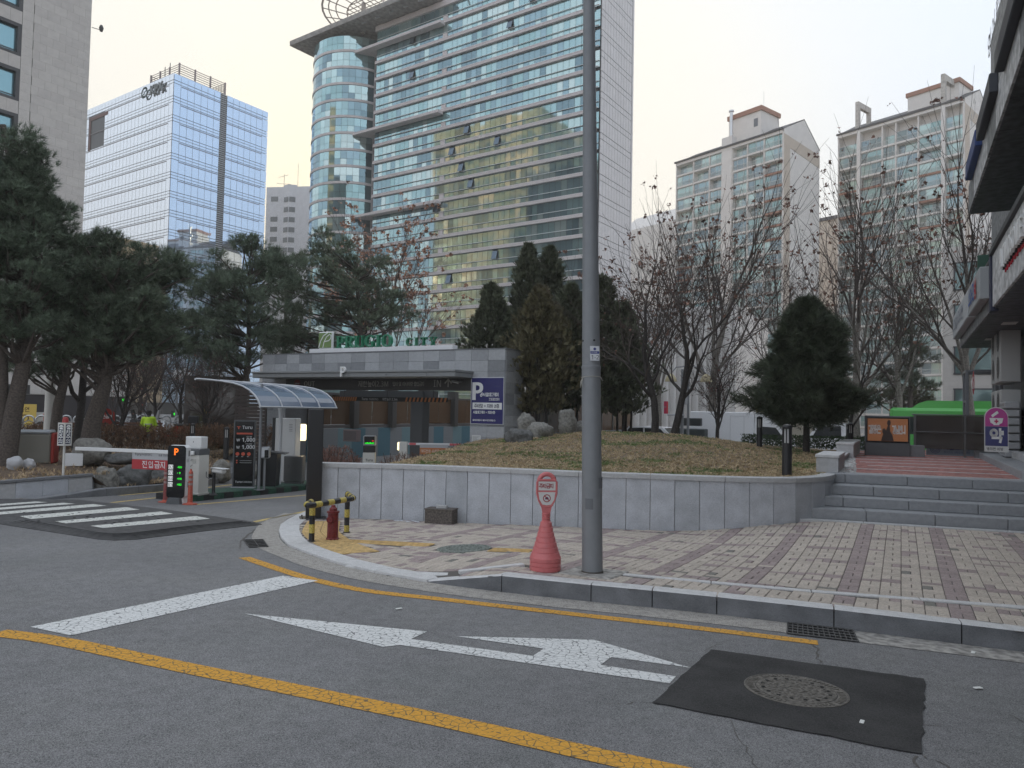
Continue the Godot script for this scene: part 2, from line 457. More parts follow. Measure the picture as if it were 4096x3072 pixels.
func make_materials() -> void:
	var sp := speckle(1024, 3, 0.16, 0.62, 0.07, 0.02)            # asphalt aggregate
	var gr := speckle(512, 5, 0.10, 0.26, 0.03)             # granite
	var co := speckle(512, 11, 0.35, 0.10, 0.0, 0.012)      # cement, paint
	var cf := speckle(256, 14, 0.07, 0.03, 0.0, 0.02)       # almost plain
	var cs := speckle(512, 13, 0.6, 0.08, 0.0, 0.02)        # blotches
	M["tex_gr"] = gr; M["tex_co"] = co; M["tex_cs"] = cs; M["tex_sp"] = sp
	var rl := relief(512, 21, 0.12, 3.0); var rl2 := relief(512, 23, 0.03, 3.0)
	M["rl"] = rl
	var ra := relief(1024, 25, 0.3, 2.0, 2)
	tri_tex(vmat("asphalt", 0.9), sp, 0.27, ra, 0.5)
	tri_tex(mat("patch", Color(0.045, 0.043, 0.042), 0.85), speckle(512, 33, 0.5, 0.6, 0.06, 0.008), 0.45, ra, 0.9)
	tri_tex(mat("gutter", Color(0.46, 0.43, 0.39), 0.9), speckle(512, 31, 0.25, 0.55, 0.1, 0.03), 0.5, ra, 0.8)
	tri_tex(mat("concrete", Color(0.40, 0.38, 0.35), 0.85), cs, 0.8)
	tri_tex(mat("granite", Color(0.56, 0.56, 0.56), 0.7), gr, 1.6)
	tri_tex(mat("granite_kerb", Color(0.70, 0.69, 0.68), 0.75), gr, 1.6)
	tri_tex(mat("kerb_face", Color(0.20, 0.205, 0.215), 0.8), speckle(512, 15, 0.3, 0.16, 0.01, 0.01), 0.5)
	tri_tex(mat("granite_step", Color(0.36, 0.37, 0.385), 0.75), gr, 1.6)
	tri_tex(mat("granite_wall", Color(0.58, 0.60, 0.635), 0.75), speckle(512, 17, 0.12, 0.2, 0.02, 0.008), 0.55, rl, 0.3)
	tri_tex(mat("granite_wall2", Color(0.52, 0.54, 0.57), 0.75), speckle(512, 19, 0.12, 0.2, 0.02, 0.008), 0.55, rl, 0.3)
	tri_tex(mat("granite_dark", Color(0.22, 0.225, 0.235), 0.6), gr, 1.6)
	tri_tex(mat("tile_light", Color(0.46, 0.47, 0.485), 0.55), gr, 1.3)
	tri_tex(mat("tile_mid", Color(0.37, 0.38, 0.395), 0.55), gr, 1.3)
	tri_tex(mat("tile_dark", Color(0.28, 0.29, 0.305), 0.55), gr, 1.3)
	tri_tex(vmat("paver", 0.85), speckle(512, 37, 0.2, 0.28, 0.03, 0.03), 1.5, rl, 0.35)
	mat("joint", Color(0.11, 0.10, 0.09), 0.95)
	tri_tex(mat("tactile", Color(0.66, 0.45, 0.19), 0.8), co, 1.2)
	var ck := crackle(1024, 41, 0.028, 0.05, Color(0.88, 0.88, 0.87), Color(0.36, 0.36, 0.36), 0.13)
	var m := mat("white_paint", Color(0.80, 0.80, 0.80), 0.75); tri_tex(m, ck, 0.55)
	m = mat("white_worn", Color(0.70, 0.70, 0.68), 0.75); tri_tex(m, crackle(512, 43, 0.03, 0.03, Color(0.9, 0.9, 0.88), Color(0.3, 0.3, 0.3), 0.24), 0.7)
	m = mat("yellow_paint", Color(0.80, 0.80, 0.80), 0.75); tri_tex(m, crackle(1024, 47, 0.03, 0.06, Color(0.86, 0.63, 0.22), Color(0.36, 0.33, 0.28), 0.14), 0.6)
	m = mat("pale_yellow", Color(0.80, 0.80, 0.80), 0.75); tri_tex(m, crackle(512, 49, 0.03, 0.05, Color(0.82, 0.72, 0.46), Color(0.42, 0.4, 0.36), 0.26), 0.6)
	tri_tex(mat("rubber", Color(0.085, 0.083, 0.083), 0.75), co, 1.0)
	mat("iron", Color(0.10, 0.09, 0.08), 0.6, 0.5)
	tri_tex(mat("cast_iron", Color(0.17, 0.155, 0.135), 0.6, 0.35), cs, 2.0)
	tri_tex(mat("cast_green", Color(0.26, 0.29, 0.26), 0.7, 0.1), cs, 2.0)
	mat("black_hole", Color(0.008, 0.008, 0.008), 0.9)
	vmat("plain", 0.6); vmat("gloss", 0.25); vmat("matt", 0.92)
	var pl := vmat("metal_paint", 0.45, 0.2); pl.albedo_texture = null
	tri_tex(mat("pole_grey", Color(0.27, 0.28, 0.29), 0.5, 0.1), cf, 0.6)
	mat("steel", Color(0.55, 0.56, 0.57), 0.3, 0.9)
	mat("galv", Color(0.48, 0.49, 0.51), 0.45, 0.6)
	mat("white_plastic", Color(0.72, 0.72, 0.71), 0.4)
	mat("off_white", Color(0.60, 0.585, 0.54), 0.5)
	mat("black_metal", Color(0.018, 0.018, 0.020), 0.4)
	mat("black_gloss", Color(0.012, 0.012, 0.013), 0.12)
	mat("grey_plastic", Color(0.10, 0.105, 0.11), 0.5)
	var pk := mat("pink_plastic", Color(0.70, 0.19, 0.19), 0.42); tri_tex(pk, cf, 2.2)
	var rp := mat("red_plastic", Color(0.42, 0.05, 0.05), 0.5); tri_tex(rp, co, 2.0)
	tri_tex(mat("hydrant_red", Color(0.20, 0.018, 0.02), 0.45), cs, 3.0)
	tri_tex(mat("orange_rubber", Color(0.50, 0.10, 0.06), 0.6), cs, 4.0)
	var gl := mat("glow_panel", Color(0.9, 0.85, 0.7), 0.4); gl.emission_enabled = true; gl.emission = Color(1.0, 0.92, 0.72); gl.emission_energy_multiplier = 1.3
	var gg := mat("led_green", Color(0.05, 0.3, 0.05), 0.4); gg.emission_enabled = true; gg.emission = Color(0.1, 1.0, 0.15); gg.emission_energy_multiplier = 0.7
	var go := mat("led_orange", Color(0.5, 0.15, 0.02), 0.4); go.emission_enabled = true; go.emission = Color(1.0, 0.42, 0.05); go.emission_energy_multiplier = 0.9
	var gw := mat("led_white", Color(0.6, 0.6, 0.6), 0.4); gw.emission_enabled = true; gw.emission = Color(1, 1, 1); gw.emission_energy_multiplier = 0.25
	var gr2 := mat("led_red", Color(0.5, 0.03, 0.02), 0.4); gr2.emission_enabled = true; gr2.emission = Color(1.0, 0.1, 0.08); gr2.emission_energy_multiplier = 0.6
	# glass
	m = vmat("tower_glass", 0.04, 0.7); m.metallic_specular = 0.8
	m = vmat("mirror_glass", 0.02, 0.92)
	m = vmat("apt_glass", 0.06, 0.35); m.metallic_specular = 0.7
	m = mat("smoke_glass", Color(0.05, 0.04, 0.035), 0.08, 0.0); m.metallic_specular = 0.8
	m = mat("clear_glass", Color(0.10, 0.09, 0.08, 1.0), 0.05); m.transparency = BaseMaterial3D.TRANSPARENCY_ALPHA; m.albedo_color.a = 0.62
	m = mat("blue_sheet", Color(0.14, 0.19, 0.27), 0.12); m.transparency = BaseMaterial3D.TRANSPARENCY_ALPHA; m.albedo_color.a = 0.86
	# building skins
	tri_tex(mat("left_stone", Color(0.62, 0.585, 0.545), 0.7), cf, 0.3)
	tri_tex(mat("left_stone2", Color(0.585, 0.55, 0.515), 0.7), cf, 0.3)
	tri_tex(mat("spandrel", Color(0.74, 0.68, 0.67), 0.7), cf, 0.15)
	tri_tex(mat("tower_side", Color(0.78, 0.755, 0.755), 0.7), cf, 0.15)
	tri_tex(mat("apt_white", Color(0.83, 0.80, 0.77), 0.8), cf, 0.1)
	tri_tex(mat("apt_beige", Color(0.60, 0.52, 0.44), 0.8), cf, 0.1)
	tri_tex(mat("apt_red", Color(0.38, 0.19, 0.14), 0.8), cf, 0.1)
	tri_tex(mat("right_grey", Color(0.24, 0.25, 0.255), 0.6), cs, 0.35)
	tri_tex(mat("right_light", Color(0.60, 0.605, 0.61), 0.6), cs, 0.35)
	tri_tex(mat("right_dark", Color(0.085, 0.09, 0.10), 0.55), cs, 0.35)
	tri_tex(mat("tan_wall", Color(0.62, 0.45, 0.24), 0.8), co, 0.1)
	mat("brown_pane", Color(0.115, 0.068, 0.04), 0.22); mat("brown_dark", Color(0.15, 0.11, 0.085), 0.6)
	tri_tex(mat("visor", Color(0.36, 0.34, 0.32), 0.8), co, 0.15)
	tri_tex(mat("apt_grey", Color(0.74, 0.75, 0.78), 0.8), cf, 0.1)
	tri_tex(mat("concrete_pale", Color(0.52, 0.50, 0.47), 0.85), co, 0.2)
	tri_tex(mat("margin", Color(0.27, 0.23, 0.19), 0.9), cs, 1.5)
	mat("bollard", Color(0.022, 0.022, 0.024), 0.45)
	tri_tex(vmat("island_paint", 0.75), cs, 1.0)
	tri_tex(mat("red_worn", Color(0.30, 0.075, 0.07), 0.6), cs, 4.0)
	mat("banner_grey", Color(0.42, 0.42, 0.43), 0.6); mat("white_door", Color(0.66, 0.66, 0.645), 0.4); mat("post_white", Color(0.68, 0.69, 0.70), 0.45)
	mat("steel_dull", Color(0.20, 0.20, 0.20), 0.35, 0.8)
	mat("tape", Color(0.15, 0.155, 0.165), 0.7)
	tri_tex(mat("band_yellow", Color(0.58, 0.46, 0.10), 0.5), cs, 4.0)
	mat("black_gloss2", Color(0.012, 0.012, 0.014), 0.28)
	tri_tex(mat("stone_brown", Color(0.135, 0.115, 0.10), 0.8), cs, 2.0)
	tri_tex(mat("grate_iron", Color(0.13, 0.125, 0.12), 0.6, 0.4), cs, 4.0)
	var so := mat("screen_orange", Color(0.34, 0.17, 0.08), 0.3); so.emission_enabled = true; so.emission = Color(0.75, 0.40, 0.17); so.emission_energy_multiplier = 0.07
	# nature
	tri_tex(mat("boulder", Color(0.25, 0.24, 0.215), 0.85), speckle(512, 71, 0.6, 0.2, 0.02, 0.02), 0.9, rl2, 1.2)
	tri_tex(mat("boulder_dark", Color(0.13, 0.13, 0.125), 0.85), speckle(512, 73, 0.6, 0.2, 0.02, 0.02), 0.9, rl2, 1.2)
	tri_tex(mat("bark_pine", Color(0.105, 0.085, 0.072), 0.95), cs, 1.4, rl2, 1.5)
	tri_tex(mat("bark_dark", Color(0.055, 0.048, 0.045), 0.95), cs, 1.4, rl2, 1.0)
	tri_tex(mat("bark_plane", Color(0.25, 0.225, 0.195), 0.9), speckle(512, 77, 1.1, 0.1, 0.0, 0.035), 0.9)
	tri_tex(mat("twig", Color(0.095, 0.075, 0.065), 0.95), co, 1.0)
	tri_tex(vmat("soil", 0.95), speckle(512, 79, 0.4, 0.35, 0.05, 0.03), 0.8, rl, 1.0)
	var lf := vmat("leaf", 0.75); lf.cull_mode = BaseMaterial3D.CULL_DISABLED; lf.backlight_enabled = true; lf.backlight = Color(0.08, 0.10, 0.05)
	var nd := vmat("needle", 0.7); nd.cull_mode = BaseMaterial3D.CULL_DISABLED; nd.backlight_enabled = true; nd.backlight = Color(0.12, 0.14, 0.09)

func build_ground() -> void:
	var xs := []; var zs := []
	var x := -500.0
	while x < 500.0:
		xs.append(x)
		var a: float = abs(x + 1.0)
		x += 0.4 if a < 12.0 else (1.5 if a < 30.0 else (8.0 if a < 100.0 else 50.0))
	xs.append(500.0)
	var z := -700.0
	while z < 120.0:
		zs.append(z)
		var d := z
		z += 0.4 if d > -24.0 and d < 0.5 else (1.0 if d > -45.0 and d < 12 else (8.0 if d > -120.0 and d < 60 else 50.0))
	zs.append(120.0)
	var nz := noise(101, 0.35, 4); var n2 := noise(102, 1.3, 3); var n3 := noise(103, 0.06, 2)
	var mb := MB.new()
	var ps := []; var cs := []
	for j in zs.size():
		var row := []; var cr := []
		for i in xs.size():
			var p := Vector3(xs[i], 0, zs[j]); p.y = gy(p.x, p.z); row.append(p)
			var k := 0.235 * (1.0 + 0.2 * nz.get_noise_2d(p.x, p.z) + 0.10 * n2.get_noise_2d(p.x, p.z) + 0.18 * n3.get_noise_2d(p.x, p.z))
			cr.append(Color(k * 1.0, k * 0.985, k * 0.98))
		ps.append(row); cs.append(cr)
	for j in zs.size() - 1:
		for i in xs.size() - 1:
			var q := [ps[j + 1][i], ps[j + 1][i + 1], ps[j][i + 1], ps[j][i]]
			var cc := [cs[j + 1][i], cs[j + 1][i + 1], cs[j][i + 1], cs[j][i]]
			var nn: Vector3 = (q[1] - q[0]).cross(q[3] - q[0]).normalized()
			for k in [0, 2, 1, 0, 3, 2]:
				mb.col = cc[k]; mb.pt(q[k], nn)
	struct("road", mb, M.asphalt)

func flat_poly(mb: MB, pts: Array, lift: float) -> void:       # polygon of Vector2(x, z) laid on the road plane, in small pieces so that it follows the road
	var poly := PackedVector2Array(pts)
	var t := Geometry2D.triangulate_polygon(poly)
	for i in range(0, t.size(), 3):
		var a := poly[t[i]]; var b := poly[t[i + 1]]; var d := poly[t[i + 2]]
		if (b - a).cross(d - a) > 0:
			var s := b; b = d; d = s
		mb.tri(Vector3(a.x, gy(a.x, a.y) + lift, a.y), Vector3(b.x, gy(b.x, b.y) + lift, b.y), Vector3(d.x, gy(d.x, d.y) + lift, d.y))
func band(mb: MB, la: Array, lb: Array, lift: float, sub := 1) -> void:       # strip between two polylines of Vector2(x, z)
	for i in la.size() - 1:
		for k in sub:
			var f0 := float(k) / sub; var f1 := float(k + 1) / sub
			var q := [la[i].lerp(la[i + 1], f0), la[i].lerp(la[i + 1], f1), lb[i].lerp(lb[i + 1], f1), lb[i].lerp(lb[i + 1], f0)]
			var p := []
			for s in q: p.append(Vector3(s.x, gy(s.x, s.y) + lift, s.y))
			if (p[1] - p[0]).cross(p[3] - p[0]).y > 0: mb.quad(p[0], p[1], p[2], p[3])
			else: mb.quad(p[3], p[2], p[1], p[0])
func v2(a: Array) -> Array:
	var o := []
	for i in range(0, a.size(), 2): o.append(Vector2(a[i], a[i + 1]))
	return o
func offset_line(l: Array, d: float) -> Array:     # to the left of travel when d > 0 (x, z seen from above with z down)
	var o := []
	for i in l.size():
		var t: Vector2 = (l[min(i + 1, l.size() - 1)] - l[max(i - 1, 0)]).normalized()
		o.append(l[i] + Vector2(t.y, -t.x) * d)
	return o
func smooth_line(l: Array, step: float) -> Array:   # Catmull-Rom through the points, resampled
	var c := Curve2D.new()
	for i in l.size():
		var t: Vector2 = (l[min(i + 1, l.size() - 1)] - l[max(i - 1, 0)]) / 6.0
		c.add_point(l[i], -t, t)
	c.bake_interval = 0.02
	var n := int(max(1, round(c.get_baked_length() / step)))
	var o := []
	for i in n + 1: o.append(c.sample_baked(c.get_baked_length() * i / n))
	return o

func build_markings() -> void:
	var mb := MB.new()
	var lt := smooth_line(v2([-3.88, -5.71, -3.31, -5.56, -2.23, -5.10, -1.15, -4.66, -0.25, -4.28, 0.51, -3.93, 1.8, -3.35, 4.5, -2.1]), 0.4)
	band(mb, lt, offset_line(lt, -0.18), 0.004)
	struct("yellow_lane_line", mb, M.yellow_paint)
	mb = MB.new()
	var out := smooth_line(v2([-3.34, -9.47, -2.63, -8.72, -2.12, -8.22, -1.45, -7.75, -0.70, -7.51, 0.02, -7.27, 0.90, -6.99, 1.71, -6.73, 2.69, -6.37]), 0.25)
	band(mb, out, offset_line(out, -0.155), 0.004)
	struct("yellow_edge_line", mb, M.yellow_paint)
	mb = MB.new()
	flat_poly(mb, v2([-3.77, -5.81, -3.33, -5.62, -2.10, -8.10, -2.55, -8.30]), 0.0045)
	struct("stop_line", mb, M.white_paint)
	mb = MB.new()
	flat_poly(mb, v2([-2.33, -6.51, -0.67, -6.15, -0.77, -5.90, 0.20, -5.57, 0.29, -5.78, -0.42, -6.04, 0.72, -6.10, 1.36, -5.43, 0.80, -5.62, 0.69, -5.41, 1.20, -5.21, 1.12, -5.05, -0.83, -5.72, -0.95, -5.65]), 0.004)
	struct("arrow_marking", mb, M.white_paint)
	# fresh square of asphalt round the manhole, its edge a little ragged
	mb = MB.new()
	var cn := v2([1.65, -5.94, 3.06, -5.37, 2.26, -4.01, 0.93, -4.65])
	var edge := []
	for i in 4:
		var a: Vector2 = cn[i]; var b: Vector2 = cn[(i + 1) % 4]
		for k in 16: edge.append(a.lerp(b, k / 16.0) + Vector2(rng.randf_range(-0.012, 0.012), rng.randf_range(-0.012, 0.012)))
	flat_poly(mb, edge, 0.0085)
	struct("asphalt_patch", mb, M.patch)
	# cracks: narrow open lines
	mb = MB.new()
	for c in [[2.62, -6.28, 2.42, -5.72, 0.02], [3.02, -5.33, 3.35, -5.1, 0.008], [2.34, -4.55, 3.6, -4.1, 0.022], [2.2, -4.0, 1.95, -3.3, 0.02], [2.26, -4.02, 2.45, -3.4, 0.02], [0.92, -4.66, 0.55, -4.6, 0.008], [1.6, -5.95, 1.78, -6.15, 0.008], [1.35, -4.42, 1.25, -3.6, 0.008], [3.3, -4.2, 3.2, -4.7, 0.012],
			[-4.0, -10.9, -4.15, -11.7, 0.05], [-4.15, -11.7, -4.3, -12.6, 0.04], [-4.0, -10.9, -3.7, -10.1, 0.025]]:
		var a := Vector2(c[0], c[1]); var b := Vector2(c[2], c[3])
		var l := []; var n := 14
		for k in n + 1: l.append(a.lerp(b, float(k) / n) + Vector2(rng.randf_range(-1, 1), rng.randf_range(-1, 1)) * 0.018)
		var r := []
		for k in l.size(): r.append(l[k] + Vector2(c[4] * rng.randf_range(0.3, 1.0), c[4] * rng.randf_range(0.1, 0.4)))
		band(mb, l, r, 0.0035)
	struct("road_crack", mb, M.joint)
	# lane lines and paint by the barrier
	mb = MB.new()
	band(mb, v2([-6.95, -15.75, -4.4, -22.5]), v2([-6.83, -15.72, -4.28, -22.45]), 0.004, 8)
	band(mb, v2([-8.55, -15.6, -8.3, -17.3, -7.9, -20.0]), v2([-8.43, -15.6, -8.18, -17.3, -7.78, -20.0]), 0.004, 4)
	band(mb, v2([-9.3, -17.3, -8.75, -20.2, -8.3, -22.5]), v2([-9.18, -17.3, -8.63, -20.2, -8.18, -22.5]), 0.004, 4)
	band(mb, v2([-4.75, -12.4, -4.62, -13.6, -4.42, -14.9, -4.0, -17.5, -3.0, -21.5]), v2([-4.63, -12.4, -4.50, -13.6, -4.30, -14.9, -3.88, -17.5, -2.88, -21.5]), 0.004, 4)
	struct("ramp_lane_line", mb, M.pale_yellow)
	# litter
	for q in [[-1.02, -6.9, 0.03, 0.6], [3.33, -5.2, 0.03, 0.2], [2.15, -4.45, 0.025, 1.0], [3.9, -6.15, 0.03, 0.9], [-3.1, -3.0, 0.02, 2.0]]:
		var pm := MB.new(); pm.col = Color(0.7, 0.7, 0.66)
		pm.bbox(Vector3.ZERO, Vector3(q[2] * 2.0, 0.006, q[2]), 0.002)
		var o := obj("paper_scrap", pm, M.matt); o.position = Vector3(q[0], gy(q[0], q[1]) + 0.012, q[1]); o.rotation.y = q[3]
		tag(o, "small scrap of pale paper lying on the asphalt", "litter", "paper scraps on the road")

func build_kerbs() -> void:
	sw_kerb = PackedVector2Array(v2([-4.22, -14.9, -4.13, -13.6, -3.74, -11.96, -3.28, -10.73, -2.76, -9.96, -2.06, -9.12, -1.44, -8.60, -0.91, -8.27, -0.07, -7.90, 0.86, -7.59, 1.46, -7.42, 2.06, -7.23, 3.05, -6.86, 3.99, -6.45, 5.5, -5.80, 8.0, -4.65, 12.0, -2.8]))
	sw_wall = PackedVector2Array(v2([-3.75, -14.1, -2.26, -14.05, -0.9, -13.80, 0.82, -13.32, 1.64, -13.10, 2.45, -12.96, 3.08, -12.83, 3.70, -12.72, 4.40, -12.69, 5.03, -12.80, 5.40, -12.98, 8.3, -11.85, 14.0, -9.8]))
	# gutter: rough pale concrete between the yellow line and the kerb
	var mb := MB.new()
	var ko := smooth_line(v2([-4.28, -14.9, -4.17, -13.6, -3.76, -11.95, -3.29, -10.72, -2.76, -9.95, -2.06, -9.11, -1.44, -8.59, -0.91, -8.26, -0.07, -7.89, 0.86, -7.58, 1.46, -7.41, 2.06, -7.22, 2.66, -6.99]), 0.35)
	var wd := []
	for i in ko.size():
		var f := float(i) / (ko.size() - 1)
		wd.append(0.42 if f > 0.35 else 0.3 + 0.12 * f / 0.35)
	var gi := []
	for i in ko.size():
		var t: Vector2 = (ko[min(i + 1, ko.size() - 1)] - ko[max(i - 1, 0)]).normalized()
		gi.append(ko[i] + Vector2(-t.y, t.x) * (wd[i] + rng.randf_range(-0.012, 0.012)))
	band(mb, ko, gi, 0.004)
	struct("gutter", mb, M.gutter)
	mb = MB.new()
	band(mb, v2([3.15, -6.80, 3.99, -6.43, 5.5, -5.78, 8.0, -4.63]), v2([3.05, -6.36, 3.85, -6.05, 5.3, -5.42, 7.8, -4.3]), 0.0042, 6)
	struct("gutter_slab", mb, M.concrete)
	# raised kerb stones
	var root := Node3D.new(); root.name = "kerb"; add_child(root); root.set_meta("kind", "structure")
	var js := v2([-0.07, -7.90, 0.86, -7.59, 1.46, -7.42, 2.06, -7.23, 3.05, -6.86, 3.99, -6.45, 5.0, -6.02, 6.0, -5.58, 7.0, -5.12])
	for i in js.size() - 1:
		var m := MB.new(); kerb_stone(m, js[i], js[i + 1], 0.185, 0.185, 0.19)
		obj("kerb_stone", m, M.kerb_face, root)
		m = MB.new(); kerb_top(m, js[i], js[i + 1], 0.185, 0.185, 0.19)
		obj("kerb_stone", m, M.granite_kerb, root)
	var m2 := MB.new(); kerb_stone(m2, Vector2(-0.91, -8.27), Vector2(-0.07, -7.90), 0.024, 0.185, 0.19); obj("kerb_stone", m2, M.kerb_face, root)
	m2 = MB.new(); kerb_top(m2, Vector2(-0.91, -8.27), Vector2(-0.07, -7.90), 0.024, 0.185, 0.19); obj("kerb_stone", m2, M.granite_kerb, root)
	# flush kerb round the corner
	var fl := smooth_line(v2([-4.23, -15.2, -4.18, -14.2, -4.02, -12.9, -3.74, -11.9, -3.28, -10.72, -2.76, -9.95, -2.06, -9.11, -1.44, -8.58, -0.91, -8.26]), 0.85)
	for i in fl.size() - 1:
		var t: Vector2 = (fl[i + 1] - fl[i]).normalized()
		var nrm := Vector2(t.y, -t.x)
		var m := MB.new()
		var w := 0.32
		var w0: float = w if i > 0 else 0.2
		var t0: Vector2 = (fl[min(i + 1, fl.size() - 1)] - fl[max(i - 1, 0)]).normalized(); var t1: Vector2 = (fl[min(i + 2, fl.size() - 1)] - fl[i]).normalized()
		var a: Vector2 = fl[i] + t * 0.005; var b: Vector2 = fl[i + 1] - t * 0.005
		var c: Vector2 = b + Vector2(t1.y, -t1.x) * w; var d: Vector2 = a + Vector2(t0.y, -t0.x) * w0
		var q := [a, b, c, d]; var top := []; var bot := []
		for s in q:
			top.append(Vector3(s.x, gy(s.x, s.y) + 0.03, s.y)); bot.append(Vector3(s.x, gy(s.x, s.y) - 0.1, s.y))
		hexa(m, bot, top)
		obj("flush_kerb_stone", m, M.granite_kerb, root)
func hexa(m: MB, bot: Array, top: Array) -> void:
	if (top[1] - top[0]).cross(top[3] - top[0]).y > 0: m.quad(top[0], top[1], top[2], top[3])
	else: m.quad(top[3], top[2], top[1], top[0])
	var up: bool = (top[1] - top[0]).cross(top[3] - top[0]).y > 0
	for i in 4:
		var j := (i + 1) % 4
		if up: m.quad(bot[i], bot[j], top[j], top[i])
		else: m.quad(bot[j], bot[i], top[i], top[j])
func kerb_stone(m: MB, a: Vector2, b: Vector2, h0: float, h1: float, w: float) -> void:     # body up to 12 mm under the top
	var t := (b - a).normalized(); var nr := Vector2(t.y, -t.x)
	var p := a + t * 0.005; var q := b - t * 0.005
	var c := [p, q, q + nr * w, p + nr * w]; var hs := [h0, h1, h1, h0]
	var top := []; var bot := []
	for i in 4:
		bot.append(Vector3(c[i].x, gy(c[i].x, c[i].y) - 0.15, c[i].y)); top.append(Vector3(c[i].x, gy(a.lerp(b, 0.5).x, a.lerp(b, 0.5).y) * 0.0 + gy(c[i].x, c[i].y) + hs[i] - 0.014, c[i].y))
	hexa(m, bot, top)
func kerb_top(m: MB, a: Vector2, b: Vector2, h0: float, h1: float, w: float) -> void:       # top, paler than the body, with a bevelled front arris
	var t := (b - a).normalized(); var nr := Vector2(t.y, -t.x)
	var p := a + t * 0.005; var q := b - t * 0.005
	var bot := []; var top := []
	var c := [p, q, q + nr * w, p + nr * w]; var e := [p + nr * 0.016, q + nr * 0.016, q + nr * w, p + nr * w]; var hs := [h0, h1, h1, h0]
	for i in 4:
		bot.append(Vector3(c[i].x, gy(c[i].x, c[i].y) + hs[i] - 0.014, c[i].y)); top.append(Vector3(e[i].x, gy(e[i].x, e[i].y) + hs[i], e[i].y))
	hexa(m, bot, top)

# ------------------------------------------------------------------ pavement
func brick_mesh(l: float, w: float, h: float, col: Color, e := 0.006) -> MB:       # top at y = 0
	var m := MB.new(); m.col = col
	brick_into(m, l, w, h, e)
	return m
func brick_into(m: MB, l: float, w: float, h: float, e: float) -> void:
	var a := l * 0.5; var b := w * 0.5
	var t := [V(-a + e, 0, b - e), V(a - e, 0, b - e), V(a - e, 0, -b + e), V(-a + e, 0, -b + e)]
	var s := [V(-a, -e, b), V(a, -e, b), V(a, -e, -b), V(-a, -e, -b)]
	m.quad(t[0], t[1], t[2], t[3])
	for i in 4:
		var j := (i + 1) % 4
		m.quad(s[i], s[j], t[j], t[i])
		m.quad(s[i] - V(0, h, 0), s[j] - V(0, h, 0), s[j], s[i])
func on_surface(f: Callable, x: float, z: float, dir: Vector3, lift := 0.0) -> Transform3D:
	var e := 0.1
	var y: float = f.call(x, z)
	var nx: float = (f.call(x + e, z) - f.call(x - e, z)) / (2 * e); var nz: float = (f.call(x, z + e) - f.call(x, z - e)) / (2 * e)
	var up := V(-nx, 1, -nz).normalized()
	var ax := (dir - up * dir.dot(up)).normalized()
	return Transform3D(Basis(ax, up, ax.cross(up)), V(x, y + lift, z))

